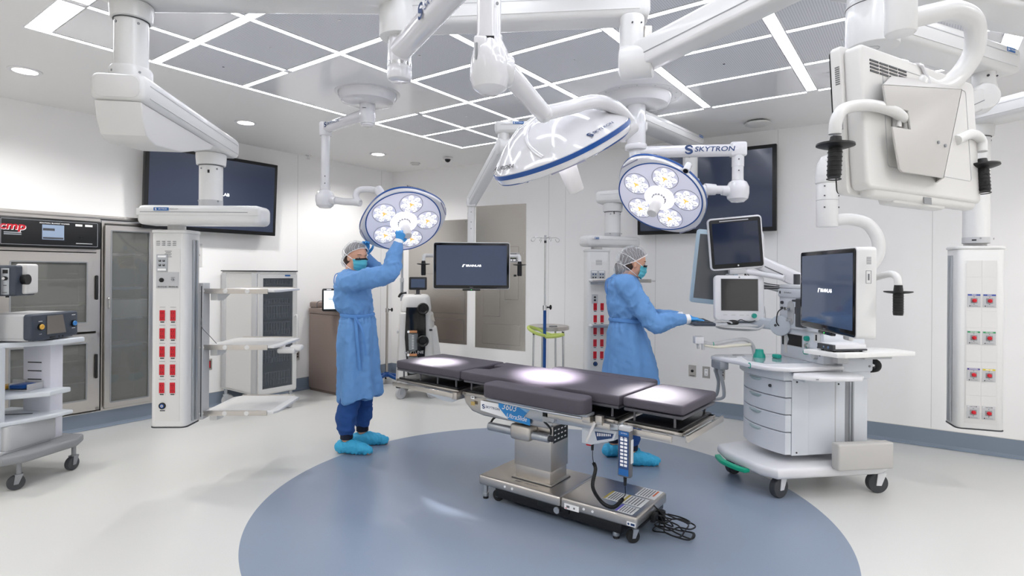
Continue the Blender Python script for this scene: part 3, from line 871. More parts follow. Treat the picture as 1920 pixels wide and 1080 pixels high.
m = MB(mt=gloss); m.cyl(e1+Z*2.12, e1+Z*2.62, .037, n=28).cyl(e1+Z*2.13, e1+Z*2.17, .041, n=28)
m.use(dgrey)
for zz in (2.25, 2.19): m.cyl(e1+Vector((.01, -.0372, zz)), e1+Vector((.01, -.040, zz)), .005, n=8)
part('drop_tube', t1, m)
def knuckle(root, p, to, r=.075):
    m = MB(mt=gloss); d = (Vector(to)-Vector(p)).normalized()
    m.lathe([(.001, -r*1.05), (r*.55, -r*1.0), (r*.9, -r*.7), (r, -r*.2), (r, r*.35), (r*.8, r*.8), (r*.5, r*1.0), (.001, r*1.0)], 32, Tr(Vector(p)))
    m.cyl(p, Vector(p)+d*r*1.45, r*.62, r*.42, 24)
    part('knuckle_joint', root, m)
h1 = V(-.90, 4.66, 1.872); n1 = V(.289, -.66, -.69)
knuckle(t1, e1+Z*2.06, h1+Z*.12+V(-.28, 0, 0), .078)
m = MB(mt=gloss); pipe(m, [e1+V(.06, -.01, 2.055), e1+V(.17, -.05, 2.035), V(-1.33, 4.72, 2.025), V(-1.265, 4.70, 2.015)], .03)
part('lamp_arm', t1, m)
m = MB(mt=gloss); pipe(m, [V(-1.275, 4.70, 2.018), V(-1.31, 4.72, 2.075), V(-1.285, 4.73, 2.125), V(-1.20, 4.74, 2.135), V(-1.13, 4.73, 2.115), V(-1.09, 4.71, 2.07), V(-1.05, 4.68, 2.02)], .026)
m.cyl(V(-1.135, 4.74, 2.14), V(-1.075, 4.71, 2.06), .042, .036, 24, .006); part('yoke', t1, m)
lamp_head(t1, h1, n1, V(.15, 0, 1), lobe=radians(38), spot=V(-.54, 4.07, .8), power=1.0, texts=(('AURORA', radians(88), .030),))

# --- lamp 2 (right) on the central canopy
t2 = thing('surgical_light', 'lit surgical lamp on the right, in front of the right wall screen', 'surgical light', (CX, CY-.02, 2.84), 0)
m = MB(mt=gloss); x2, y2 = .955, 4.38
m.cyl((x2, y2, 2.44), (x2, y2, 2.75), .072, n=36, bev=.006).cyl((x2, y2, 2.40), (x2, y2, 2.445), .086, n=36, bev=.012)
m.cyl((x2, y2, 2.27), (x2, y2, 2.42), .052, n=36, bev=.004); part('hub', t2, m)
e2 = V(1.705, 4.28)
m = MB(mt=gloss); m.cyl((x2, y2, 2.385), e2+Z*2.385, .046, n=28)
m.box(-.06, .06, -.045, .045, -.055, .055, .018, 3, M=frame(e2+Z*2.39, e2-V(x2, y2), Z.cross(e2-V(x2, y2))))
d_ = (e2-V(x2, y2)).normalized()
skytron(m, .052, frame(V(x2, y2, 2.388)+d_*.55+Vector((d_.y, -d_.x, 0))*.047, d_, Z)); part('horizontal_arm', t2, m)
m = MB(mt=gloss); m.cyl(e2+Z*2.13, e2+Z*2.34, .042, n=28).cyl(e2+Z*2.26, e2+Z*2.345, .045, n=28).cyl(e2+Z*2.12, e2+Z*2.16, .045, n=28)
m.use(dgrey)
for zz in (2.31, 2.225, 2.15): m.cyl(e2+Vector((-.01, -.044, zz)), e2+Vector((-.01, -.0475, zz)), .005, n=8)
part('drop_tube', t2, m)
h2 = V(1.075, 4.10, 2.015); n2 = V(-.45, -.54, -.71)
knuckle(t2, e2+Z*2.075, e2+V(-.5, 0, 2.09), .083)
m = MB(mt=gloss); pipe(m, [e2+V(-.08, 0, 2.085), e2+V(-.16, 0, 2.085), e2+V(-.22, -.005, 2.085)], .032)
m.cyl(e2+V(-.17, -.005, 2.085), e2+V(-.255, -.01, 2.085), .042, .046, 24, .005); part('lamp_arm', t2, m)
m = MB(mt=gloss); pipe(m, [e2+V(-.24, -.01, 2.085), e2+V(-.29, 0, 2.06), e2+V(-.31, .03, 2.04), e2+V(-.33, .02, 2.03)], .04); part('yoke', t2, m)
M2 = lamp_head(t2, h2, n2, V(.42, 0, 1), lobe=radians(-38), spot=V(.79, 3.06, .8), power=.45, texts=(('SKYTRON', radians(100), .022),))
m = MB(M2, gloss); 
ca = radians(70); m.cyl((.29*cos(ca), .30*sin(ca)+.012, -.03), (.29*cos(ca), .30*sin(ca)+.012, .035), .022, n=20, bev=.003)
m.use(blackg).cyl((.29*cos(ca), .30*sin(ca)+.012, .034), (.29*cos(ca), .30*sin(ca)+.012, .037), .016, n=20); part('camera_module', t2, m)
m = MB(M2, navy)

# --- lamp 3 (near, seen from behind)
t3 = thing('surgical_light', 'surgical lamp in the top centre seen edge-on, its white dome upward', 'surgical light', (-.55, 2.68, 2.84), 0)
x3, y3 = -.545, 2.70
m = MB(mt=white); m.cyl((x3, y3, 2.56), (x3, y3, 2.84), .096, n=44, bev=.008).cyl((x3, y3, 2.78), (x3, y3, 2.84), .108, n=44, bev=.004)
m.use(gloss).cyl((x3, y3, 2.375), (x3, y3, 2.57), .056, n=36).cyl((x3, y3, 2.36), (x3, y3, 2.42), .058, n=36, bev=.012); m.use(chrome).cyl((x3, y3, 2.425), (x3, y3, 2.44), .0575, n=36); part('hub', t3, m)
e3 = V(-.082, 1.86)
m = MB(mt=gloss); m.cyl((x3, y3, 2.50), e3+Z*2.50, .052, n=28)
d_ = (e3-V(x3, y3)).normalized()
skytron(m, .06, frame(V(x3, y3, 2.505)+d_*.60+Vector((d_.y, -d_.x, 0))*-.0, -d_, Z) @ Tr(0, 0, 0)) if False else None
s_mark(m, .062, frame(V(x3, y3, 2.505)+d_*.44+Vector((-d_.y, d_.x, 0))*-.0535, d_, Z)); m.text('SKYTRON', .05, frame(V(x3, y3, 2.505)+d_*.62+Vector((-d_.y, d_.x, 0))*-.0535, d_, Z), shear=.15, wide=1.2)
m.use(gloss).lathe([(.05, -.06), (.058, -.05), (.058, .05), (.05, .06)], 28, Tr(e3.x, e3.y, 2.50)); part('horizontal_arm', t3, m)
m = MB(mt=gloss); m.cyl(e3+Z*2.20, e3+Z*2.46, .040, n=30).cyl(e3+Z*2.185, e3+Z*2.225, .043, n=30)
m.use(mgrey)
for zz, xx in ((2.36, -.015), (2.315, .028)): m.cyl(e3+Vector((xx, -.038, zz)), e3+Vector((xx, -.042, zz)), .005, n=10)
part('drop_tube', t3, m)
m = MB(mt=gloss)
kx, ky, kz = e3.x+.005, e3.y, 2.115
m.lathe([(.001, -.082), (.03, -.08), (.055, -.062), (.066, -.03), (.066, .02), (.058, .06), (.040, .095), (.040, .11)], 36, Tr(kx, ky, kz))
m.box(-.052, -.008, -.050, -.02, .02, .095, .008, 2, M=Tr(kx, ky, kz)); m.use(mgrey).box(-.046, -.038, -.053, -.045, .015, .07, .002, M=Tr(kx, ky, kz))
m.use(inkb).box(-.014, .014, -.005, .005, 0, .002, M=look((kx, ky-.041, 2.205), (0, -1, 0))); m.use(gloss).cyl((kx+.03, ky+.01, kz), (kx+.073, ky+.02, kz), .05, n=30, bev=.008); part('knuckle_joint', t3, m)
h3 = V(.212, 2.53, 2.0); n3 = V(.40, .30, -.865)
j3 = V(.115, 2.12, 2.045)
m = MB(mt=gloss); m.cyl(V(kx+.05, ky+.03, kz+.01), j3, .036, .032, 24).sphere(j3, .034, 20); part('lamp_arm', t3, m)
m = MB(mt=gloss); pipe(m, [j3, V(.21, 2.18, 2.085), V(.33, 2.28, 2.14), V(.43, 2.38, 2.145), V(.505, 2.46, 2.11), V(.52, 2.47, 2.07)], .028)
m.cyl(V(.525, 2.47, 2.10), V(.46, 2.45, 2.05), .036, .042, 24, .005); part('yoke', t3, m)
_f3 = look(h3, n3, V(.8, 0, .6)).inverted() @ (h3+V(-.08, -1, -.2)); A3 = atan2(_f3.y, _f3.x)
_s = 1 if (look(h3, n3, V(.8, 0, .6)) @ Vector((cos(A3+1), sin(A3+1), 0))).x > h3.x else -1
M3 = lamp_head(t3, h3, n3, V(.8, 0, .6), lobe=A3, spot=V(.23, 3.56, .8), power=2.8, texts=(('AURORA', A3-_s*.95, .030), ('SKYTRON', A3+_s*.62, .019)))

# --- middle monitor boom
def monitor(root, M, w, h, screen, logo=True, name='monitor', tilt=None, frame_mt=None, depth=.055):
    """flat screen; local x right, y up, z towards the viewer, centre at origin"""
    b = MB(M, frame_mt or white); b.prism(rrect(w, h, .02), -depth, 0, .008); body = part(name+'_housing', root, b)
    b = MB(M, blackg); b.prism(rrect(w-.012, h-.012, .016), -.001, .004, .002); bez = part('bezel', root, b)
    b = MB(M, screen); b.box(-w/2+.028, w/2-.028, -h/2+.036, h/2-.028, .0035, .0050); scr = part('screen', root, b, smooth=0)
    if logo:
        b = MB(M, logow2)
        b.text('BRAINLAB', .026, Tr(.018, 0, .0052), wide=1.15, bold=.02)
        b.raw([(-.085, -.011, .0056), (-.073, -.011, .0056), (-.068, .004, .0056), (-.052, .012, .0056), (-.075, .012, .0056)], [(0, 1, 2, 3, 4)])
        part('screen_logo', scr, b, smooth=0)
        b = MB(M, inkg); b.text('EIZO', .012, Tr(0, -h/2+.016, .0042), wide=1.2, bold=.03); part('maker_mark', bez, b, smooth=0)
        b = MB(M, blackg); b.box(-.08, .08, -h/2-.014, -h/2+.002, -.02, .006, .005); b.use(mat('green_led', '#30ff60', .4, emit='#30ff60', estr=2)).cyl((0, -h/2-.005, .0055), (0, -h/2-.005, .0075), .0025, n=8); part('control_strip', root, b)
    return body
logow2 = mat('screen_white', '#ffffff', .5, emit='#ffffff', estr=.95)
scr_m = mat('screen_slate', '#2c3445', .08, emit='#333e52', estr=.68)
scrd_m = mat('screen_off', '#0d1017', .07, coat=.5)

def side_handle(root, m_pts, gp, up=(0, 0, 1), L=.15, r=.021):
    m = MB(mt=white); pipe(m, m_pts, .016, 6, 14); o = part('handle_tube', root, m)
    m = MB(mt=dgrey); M = look(gp, up)
    m.use(black).lathe([(.001, -L*.72), (r*.92, -L*.72), (r, -L*.66), (r, 0), (r*.9, .02), (r*.8, L*.28), (.001, L*.28)], 20, M)
    q_ = r*2.75/.062; m.lathe([(.012, .006), (.045*q_, .007), (.062*q_, .011), (.063*q_, .006), (.045*q_, .001), (.012, -.002)], 28, M)
    for i in range(7): m.torus(r, .0018, 20, 5, M @ Tr(0, 0, -.012-i*.012))
    part('handle_grip', o, m)

mx, my, mz = -.362, 5.05, 1.503
tM = thing('monitor_boom', 'ceiling-hung flat monitor facing the camera behind the operating table', 'monitor', (CX, CY-.01, 2.84), 0)
MM = look((mx, my, mz), (.02, -1, 0))
monitor(tM, MM, .685, .42, scr_m)
side_handle(tM, [V(mx-.34, my+.02, mz+.09), V(mx-.40, my+.02, mz+.09), V(mx-.425, my+.01, mz+.085), V(mx-.43, my, mz+.03)], V(mx-.43, my, mz+.005), L=.13)
side_handle(tM, [V(mx+.34, my+.02, mz+.09), V(mx+.40, my+.02, mz+.09), V(mx+.425, my+.01, mz+.085), V(mx+.43, my, mz+.03)], V(mx+.43, my, mz+.005), L=.13)
m = MB(mt=white); m.box(mx-.10, mx+.10, my+.05, my+.09, mz-.10, mz+.10, .01).box(mx-.045, mx+.03, my+.06, my+.12, mz, mz+.19, .01); part('back_bracket', tM, m)
mc = V(mx-.012, my+.10)
m = MB(mt=white); m.cyl(mc+Z*(mz+.10), mc+Z*2.06, .034, n=28).cyl(mc+Z*1.93, mc+Z*1.99, .037, n=28).box(mc.x-.042, mc.x+.042, mc.y-.05, mc.y+.05, 2.04, 2.11, .01)
m.use(dgrey)
for zz in (1.99, 1.90, 1.84): m.cyl(mc+Vector((0, -.038, zz)), mc+Vector((0, -.033, zz)), .004, n=8)
part('drop_tube', tM, m)
ml = V(-.075, 4.50)
def spring_arm(root, p, q, w, h, over=.03):
    """slanted arm with a groove, p, q ends"""
    d = Vector(q)-Vector(p); Ln = d.length; side = d.cross(Z).normalized()
    M = frame(p, d, side)
    m = MB(M, white); m.prism([(-over, -w/2), (Ln+over, -w*.40), (Ln+over, w*.40), (-over, w/2)], -h/2, h/2, .02, 3)
    m.use(mgrey)
    for sy in (-1, 1): m.raw([(0, sy*(w/2+.001), h*.10), (Ln, sy*(w*.40+.001), h*.10), (Ln, sy*(w*.40+.001), h*.14), (0, sy*(w/2+.001), h*.14)], [(0, 1, 2, 3)])
    return part('spring_arm', root, m)
spring_arm(tM, ml+Z*2.46, mc+Z*2.09, .10, .105)
m = MB(mt=white); m.cyl(ml+Z*2.40, ml+Z*2.56, .046, n=30, bev=.01); m.cyl(ml+V(-.05, -.02, 2.445), ml+V(.05, .02, 2.445), .065, n=30, bev=.012); part('elbow_joint', tM, m)
m = MB(); arm_beam(m, ml+Z*2.595, V(CX, CY-.02, 2.595), .12, .095, over=.07, bev=.028)
d_ = (V(CX, CY-.02)-ml).normalized(); blue_tag(m, frame(ml+Z*2.622+d_*.12+Vector((d_.y, -d_.x, 0))*.0625, d_, Z), .085, .020)
part('horizontal_arm', tM, m)

# --- boom carrying the big arms at the top of the picture (hub beside lamp 3)
tN = thing('monitor_boom', 'ceiling-hung monitor at the top right seen from its white back', 'monitor', (-.55, 2.72, 2.84), 0)
m = MB(); n0, n1_ = V(-.50, 2.72, 2.67), V(.56, 2.60, 2.67)
arm_beam(m, n0, n1_, .16, .13, over=.06, bev=.03)
d_ = (n1_-n0).normalized(); sd = Vector((d_.y, -d_.x, 0))
blue_tag(m, frame(n0+d_*.90+sd*.082+Z*.035, d_, Z), .10, .026); m.use(inkg).text('FREEDOM', .014, frame(n0+d_*.985+sd*.082+Z*.045, d_, Z)); part('horizontal_arm', tN, m)
m = MB(mt=white); q_ = V(.535, 2.56)
m.cyl(q_+Z*2.40, q_+Z*2.61, .055, n=32, bev=.01).box(q_.x-.055, q_.x+.055, q_.y-.06, q_.y+.06, 2.34, 2.47, .03, 3)
m.use(white).cyl(q_+V(-.05, .0, 2.395), q_+V(.085, -.05, 2.395), .075, n=36, bev=.012)
m.use(steel).box(.05, .085, -.03, .03, 2.50, 2.56, .004, M=Tr(q_.x, q_.y, 0)); m.use(dgrey).cyl(q_+V(-.01, -.062, 2.56), q_+V(-.01, -.056, 2.56), .004, n=8).cyl(q_+V(.03, -.06, 2.56), q_+V(.03, -.056, 2.56), .004, n=8)
part('elbow_joint', tN, m)
nN = V(1.12, 1.63)
spring_arm(tN, q_+V(.06, -.05, 2.42), V(1.12, 1.72, 2.48), .115, .12)
mc2 = V(1.15, 1.68)
m = MB(mt=white); m.cyl(mc2+Z*2.165, mc2+Z*2.50, .042, n=36, bev=.008); part('drop_tube', tN, m)
# near monitor: centre c, screen faces away from the camera
nc = V(1.215, 1.78, 1.885)
zf = V(-.49, .87, -.06)
MN = look(nc, zf)         # local x is mirrored for us, z towards the screen side
m = MB(MN, offw)
m.prism(rrect(.70, .425, .018), -.030, .0, .006)
m.prism(rrect(.67, .405, .02), -.078, -.028, .010, 3, top=rrect(.67, .405, .02))
m.box(-.32, .30, -.224, -.175, -.070, -.028, .018, 3)
m.use(lgrey).rring(.50, .30, .0016, .012, .0012, Tr(-.02, .015, -.0792)); m.use(offw)
m.box(-.14, .17, -.232, -.19, -.06, -.012, .012)
body = part('monitor_housing', tN, m)
m = MB(MN, blackg); m.prism(rrect(.69, .415, .016), 0, .005, .002); part('bezel', tN, m)
m = MB(MN, scrd_m); m.box(-.32, .32, -.175, .18, .0045, .006); part('screen', tN, m, smooth=0)
m = MB(MN, dgrey)
for i in range(4):
    for j in range(4): m.box(.10+j*.050, .10+j*.050+.043, .158-i*.010, .163-i*.010, -.0800, -.0775)
part('vent_slots', body, m, smooth=0)
m = MB(MN, mgrey); m.box(-.02, .025, -.225, -.205, -.0715, -.0695); part('indicator_lens', body, m, smooth=0)
m = MB(MN, inkg)
for i in range(9): m.box(.3495, .3512, .10+i*.006, .10+i*.006+.003, -.026, -.014)
m.box(.3495, .3510, .02, .022, -.027, -.012).box(.3495, .3510, -.03, -.028, -.027, -.012).box(.3495, .3510, -.03, .022, -.028, -.027).box(.3495, .3510, -.03, .022, -.013, -.012)
for i in range(6): m.box(.3495, .3512, -.022+i*.007, -.019+i*.007, -.024, -.016)
part('rating_label', body, m, smooth=0)
# bracket plate folded over the back
m = MB(MN, warmg)
bp = [(.298, .077), (.288, .020), (.176, .022), (.168, -.030), (.265, -.034), (.239, -.150), (.225, -.157), (-.003, -.154), (-.155, .140)]
m.prism(bp, -.114, -.107, .003)
m.raw([(-.155, .140, -.107), (-.003, -.154, -.107), (-.045, -.158, -.070), (-.20, .125, -.060), (-.155, .140, -.114), (-.003, -.154, -.114), (-.050, -.158, -.074), (-.205, .125, -.064)], [(0, 1, 2, 3), (4, 7, 6, 5), (0, 3, 7, 4), (1, 5, 6, 2), (3, 2, 6, 7)])
m.raw([(.298, .077, -.114), (-.155, .140, -.114), (-.17, .185, -.07), (.15, .150, -.07), (.298, .077, -.110), (-.155, .140, -.110), (-.17, .185, -.066), (.15, .150, -.066)], [(0, 1, 2, 3), (4, 7, 6, 5), (0, 4, 5, 1), (1, 5, 6, 2), (2, 6, 7, 3), (3, 7, 4, 0)])
m.use(mgrey).cyl((.02, -.05, -.118), (.02, -.05, -.113), .005, n=12).cyl((-.02, -.055, -.118), (-.02, -.055, -.113), .005, n=12)
m.use(chrome).box(.165, .20, -.022, .018, -.10, -.08, .004)
part('mounting_bracket', tN, m)
m = MB(MN, offw); m.box(-.02, .17, -.05, .10, -.107, -.07, .01); part('pivot_block', tN, m)
def W(M, *p): return M @ Vector(p)
side_handle(tN, [W(MN, .165, .005, -.095), W(MN, .23, .018, -.10), W(MN, .33, .022, -.09), W(MN, .40, .010, -.065), W(MN, .425, -.02, -.055), W(MN, .428, -.06, -.05)], W(MN, .430, -.098, -.05), up=(0.04, 0, 1), L=.11, r=.017)
side_handle(tN, [W(MN, -.18, -.01, -.08), W(MN, -.27, .02, -.085), W(MN, -.335, .01, -.085), W(MN, -.338, -.03, -.085)], W(MN, -.338, -.085, -.085), up=(0.0, 0.1, 1), L=.11, r=.017)
m = MB(mt=white)
pipe(m, [mc2+Z*2.205, mc2+V(.10, .02, 2.235), mc2+V(.20, .05, 2.262), mc2+V(.29, .09, 2.245), mc2+V(.325, .13, 2.17), mc2+V(.28, .14, 2.09), mc2+V(.18, .10, 2.035), W(MN, .0, .15, -.062), W(MN, .0, .10, -.062)], .029, 8, 20)
part('support_pipe', tN, m)
m = MB(mt=gloss); pipe(m, [mc2+V(-.06, .12, 2.12), mc2+V(-.04, .10, 2.06), W(MN, .03, .20, -.07), W(MN, .0, .17, -.085), W(MN, -.01, .13, -.09)], .005, 8, 8)
m.cyl(mc2+V(-.075, .12, 2.15), mc2+V(-.055, .118, 2.115), .009, n=12)
part('cable', tN, m)

# --- hub E: boom of the right monitor
tR = thing('monitor_boom', 'ceiling-hung flat monitor turned sideways in front of the anaesthesia machine', 'monitor', (1.60, 2.52, 2.84), 0)
hE = V(1.60, 2.52)
m = MB(mt=white); m.cyl(hE+Z*2.46, hE+Z*2.66, .105, n=48, bev=.006).cyl(hE+Z*2.64, hE+Z*2.832, .10, n=48)
m.use(dgrey).torus(.105, .002, 48, 6, Tr(hE.x, hE.y, 2.64)); m.use(lgrey).torus(.028, .0012, 30, 5, Tr(hE.x, hE.y, 2.459)); part('hub', tR, m)
m = MB(); arm_beam(m, hE+Z*2.765, V(2.9, 2.92, 2.765), .26, .13, over=.15, groove=True); part('upper_arm', tR, m)
eE = V(2.46, 2.90)
m = MB(); arm_beam(m, hE+V(.05, 0, 2.54), eE+Z*2.54, .17, .13, over=.09, bev=.03)
d_ = (eE-hE).normalized(); blue_tag(m, frame(eE+Z*2.575-d_*.02+Vector((d_.y, -d_.x, 0))*.0875, d_, Z), .07, .022); part('horizontal_arm', tR, m)
m = MB(mt=white); m.cyl(eE+V(-.07, -.03, 2.40), eE+V(-.07, -.03, 2.49), .05, n=30, bev=.008).box(eE.x-.12, eE.x-.02, eE.y-.08, eE.y+.02, 2.31, 2.43, .03, 3)
m.cyl(eE+V(-.11, -.085, 2.345), eE+V(-.05, .03, 2.345), .066, n=36, bev=.01); m.use(dgrey).cyl(eE+V(-.09, -.083, 2.45), eE+V(-.09, -.078, 2.45), .006, n=10).cyl(eE+V(-.04, -.077, 2.45), eE+V(-.04, -.072, 2.45), .004, n=10)
part('elbow_joint', tR, m)
cR = V(1.66, 2.98)
spring_arm(tR, eE+V(-.10, -.03, 2.34), cR+V(.02, 0, 2.02), .11, .11)
m = MB(mt=white); m.lathe([(.001, .11), (.03, .10), (.05, .06), (.058, 0), (.058, -.01)], 30, Tr(cR.x, cR.y, 1.97)); m.cyl(cR+Z*1.93, cR+Z*1.965, .058, n=30, bev=.004)
m.cyl(cR+Z*1.70, cR+Z*1.935, .0515, n=30, bev=.004)
m.use(mgrey).torus(.0518, .001, 30, 5, Tr(cR.x, cR.y, 1.84)); m.use(dgrey)
for zz in (1.91, 1.86, 1.80): m.cyl(cR+V(-.035, -.04, zz), cR+V(-.038, -.043, zz), .004, n=8).cyl(cR+V(.038, -.037, zz), cR+V(.041, -.04, zz), .004, n=8)
part('drop_tube', tR, m)
rc = V(1.655, 2.98, 1.364); zr = V(-.985, -.12, 0)
zr = V(-.993, .115, 0)
rM = look(rc, zr)
m = MB(mt=white)
pipe(m, [cR+V(.03, 0, 1.735), cR+V(.12, -.01, 1.74), cR+V(.20, -.03, 1.71), cR+V(.24, -.05, 1.62), cR+V(.22, -.05, 1.52), W(rM, .03, .06, -.13)], .031, 8, 18); part('support_pipe', tR, m)
monitor(tR, rM, .665, .435, scr_m, depth=.09)
m = MB(rM, offw); m.box(-.14, .14, -.12, .12, -.15, -.088, .02, 3).box(-.035, .035, -.26, -.10, -.13, -.10, .01); part('pivot_block', tR, m)
m = MB(rM, inkg)
for i in range(6): m.box(.3502, .3515, .135+i*.006, .138+i*.006, -.055, -.035)
m.box(.3502, .3512, .045, .105, -.056, -.054).box(.3502, .3512, .045, .105, -.034, -.032).box(.3502, .3512, .045, .047, -.056, -.032).box(.3502, .3512, .103, .105, -.056, -.032).box(.3502, .3514, .06, .09, -.048, -.041)
part('rating_label', tR, m, smooth=0)
side_handle(tR, [W(rM, .22, .07, -.13), W(rM, .30, .09, -.16), W(rM, .345, .075, -.17), W(rM, .355, .03, -.17)], W(rM, .357, .0, -.17), L=.14, r=.021)
# ------------------------------------------------------------------ things on and in the walls
glass_c = mat('cabinet_glass', '#858682', .02, spec=.9, alpha=.45)
def wall_left_thing(name, label, cat, s, z, off=0, group=None):
    return thing(name, label, cat, R(s, off, z), YL, group)      # local x = away from camera along wall, -y = into the room
# wall screens
def wall_screen(g, w, h, M, lettered):
    b = MB(M, black); b.box(-w/2, w/2, -.055, 0, -h/2, h/2, .006); part('bezel', g, b)
    b = MB(M, scrw_m); b.box(-w/2+.035, w/2-.035, -.0575, -.054, -h/2+.04, h/2-.035); sc_ = part('screen', g, b, smooth=0)
    b = MB(M, dgrey); b.box(-.25, .25, 0, .06, -.18, .18); part('wall_bracket', g, b)
    if lettered:
        b = MB(M @ Tr(0, -.058, 0) @ Rx(pi/2), logow2); b.text('BRAINLAB', .042, Tr(.02, 0, .0005), wide=1.15, bold=.02)
        b.raw([(-.150, -.018, .0006), (-.130, -.018, .0006), (-.122, .006, .0006), (-.095, .018, .0006), (-.135, .018, .0006)], [(0, 1, 2, 3, 4)])
        part('screen_logo', sc_, b, smooth=0)
scrw_m = mat('wall_screen_slate', '#2b3142', .16, coat=.2, emit='#333b4e', estr=.37)
g = thing('wall_screen', 'large black-framed screen on the left wall above the steel cabinets', 'screen', R(2.51, .10, 2.24), YL)
wall_screen(g, 1.345, .80, F(g) @ Rx(radians(3)), True)
yT = YB+atan2(.27, T_MAX-2.45)
g = thing('wall_screen', 'large black-framed screen on the right wall behind the lit surgical lamp', 'screen', R(-.333, 4.28, 2.27), yT)
wall_screen(g, 1.37, .82, F(g) @ Rx(radians(2)), False)

# outlets
def plate(name, label, cat, P0, yaw, build, w=.075, h=.118, mt=None):
    g = MB(Matrix.Translation(P0) @ Rz(yaw) @ Rx(pi/2)); g.use(mt or steel).box(-w/2, w/2, -h/2, h/2, -.0005, .005, .001)
    build(g); solo(name, g, label, cat, P0, yaw, 'wall plates with outlets' if cat == 'outlet' else None, smooth=0)
def p_red(g):
    g.use(black).box(-.025, .025, -.04, .04, .004, .0055); g.use(red).box(-.017, .017, -.034, .034, .005, .009, .001); g.use(black).box(-.004, .004, .012, .022, .009, .0095).box(-.004, .004, -.022, -.012, .009, .0095)
plate('wall_outlet', 'red power outlet in a steel plate low on the left wall, nearer the boom', 'outlet', R(2.655, .001, .454), YL, p_red)
plate('wall_outlet', 'red power outlet in a steel plate on the left wall, nearer the tall cart', 'outlet', R(2.509, .001, .452), YL, p_red)
def p_data(g):
    for sx in (-.014, .014):
        for sy in (-.016, .016): g.use(inkb).box(sx-.009, sx+.009, sy-.008, sy+.008, .004, .006)
    g.use(logow).box(-.028, .028, .042, .052, .005, .0055).box(-.028, .028, -.052, -.042, .005, .0055)
plate('wall_outlet', 'grey data outlet on the left wall between the tall and brown carts', 'outlet', R(1.472, .001, .43), YL, p_data)
def bk(t, off=.001):
    s = -.33+(t-2.45)*(-.27/(T_MAX-2.45))
    return s+off
def p_jack(g):
    g.use(black).cyl((0, .0, .004), (0, .0, .012), .014); g.use(inkb).box(-.025, .025, -.05, -.045, .005, .0055)
plate('wall_outlet', 'grey wall plate with one black round socket, leftmost of three on the right wall', 'outlet', R(bk(4.156), 4.156, .436), yT, p_jack)
def p_dup(g):
    g.use(logow).box(-.018, .018, -.036, .036, .004, .008, .002); g.use(inkb)
    for sy in (-.018, .018): g.box(-.007, -.004, sy-.004, sy+.006, .008, .0085).box(.004, .007, sy-.004, sy+.006, .008, .0085)
plate('wall_outlet', 'steel wall plate with a white power outlet, middle of three on the right wall', 'outlet', R(bk(4.297), 4.297, .436), yT, p_dup)
plate('wall_outlet', 'steel wall plate with four data ports, rightmost of three on the right wall', 'outlet', R(bk(4.444), 4.444, .438), yT, p_data)
def p_therm(g): g.use(black).sphere((.03, 0, .012), .02, 14)
plate('wall_controller', 'white wall controller with a black knob beside the left boom column', 'controller', R(2.66, .001, 1.60), YL, p_therm, .16, .24, offw)

# stainless access panels
def ss_panel(label, t0, t1, z0, z1, cuts, holes=()):
    ys = YB+atan2(.30, 2.48)
    def s_of(t): return -.03-(t+.03)*(.30/2.48)
    g = thing('steel_access_panel', label, 'metal panel', R(s_of((t0+t1)/2), (t0+t1)/2, (z0+z1)/2), ys)
    w = (t1-t0)*1.007; h = z1-z0
    b = MB(F(g) @ Rx(pi/2), steeld); b.box(-w/2, w/2, -h/2, h/2, .0005, .004, .001); sh = part('sheet', g, b, smooth=0)
    b = MB(F(g) @ Rx(pi/2), lgrey)
    for x_ in (-w/2+.03, w/2-.03, 0, -w/2+.3):
        for y_ in (-h/2+.03, h/2-.03): b.use(chrome).cyl((x_, y_, .004), (x_, y_, .006), .006, n=12)
    for y_ in (-.3, .3, 0): b.cyl((-w/2+.03, y_, .004), (-w/2+.03, y_, .006), .006, n=12).cyl((w/2-.03, y_, .004), (w/2-.03, y_, .006), .006, n=12)
    part('screw', g, b)
    for (x0, x1, y0, y1, kn) in cuts:
        b = MB(F(g) @ Rx(pi/2), steeld); b.box(x0*w, x1*w, y0, y1, .003, .0055, .001)
        b.use(dgrey)
        for q in ((x0*w-.002, x0*w, y0, y1), (x1*w, x1*w+.002, y0, y1), (x0*w, x1*w, y0-.002, y0), (x0*w, x1*w, y1, y1+.002)): b.box(*q, .0038, .0044)
        d = part('hatch', g, b, smooth=0)
        if kn: b = MB(F(g) @ Rx(pi/2), black); b.box(kn[0]*w-.018, kn[0]*w+.018, kn[1]-.012, kn[1]+.012, .005, .009, .001); part('latch', d, b, smooth=0)
    return g, w, h
ss_panel('left brushed steel wall panel behind the suction cart and the middle monitor', .30, 1.27, .494, 2.135, [(-.25, .18, -.42, .10, (.15, .045)), (.18, .46, -.42, .33, (.30, .32)), (-.35, .45, -.78, -.50, None)])
gP, wP, hP = ss_panel('right brushed steel wall panel, taller, beside the pole with the ring handle', 1.397, 2.125, .472, 2.298, [(-.34, .0, -.50, -.02, (-.04, -.075)), (.10, .36, -.28, .38, (.30, .02)), (-.35, .40, -.85, -.60, None)])
b = MB(F(gP) @ Tr(.21, 0, .245) @ Rx(pi/2)); b.use(lgrey).box(-.07, .07, -.06, .06, .003, .009, .002); b.use(inkb).box(-.06, .03, -.05, .05, .009, .010); b.use(logow).box(-.055, -.03, -.045, -.02, .010, .0105).box(-.02, .02, -.045, -.02, .010, .0105)
b.use(mat('lcd_green', '#7fae4a', .4)).box(-.04, .0, -.005, .03, .010, .0105); b.use(mat('lcd_yellow', '#c9a13a', .4)).box(.005, .02, .0, .03, .010, .0105)
b.use(inkb)
for i in range(4): b.cyl((.05, -.04+i*.026, .009), (.05, -.04+i*.026, .012), .007, n=10)
part('gas_alarm_panel', gP, b, smooth=0)

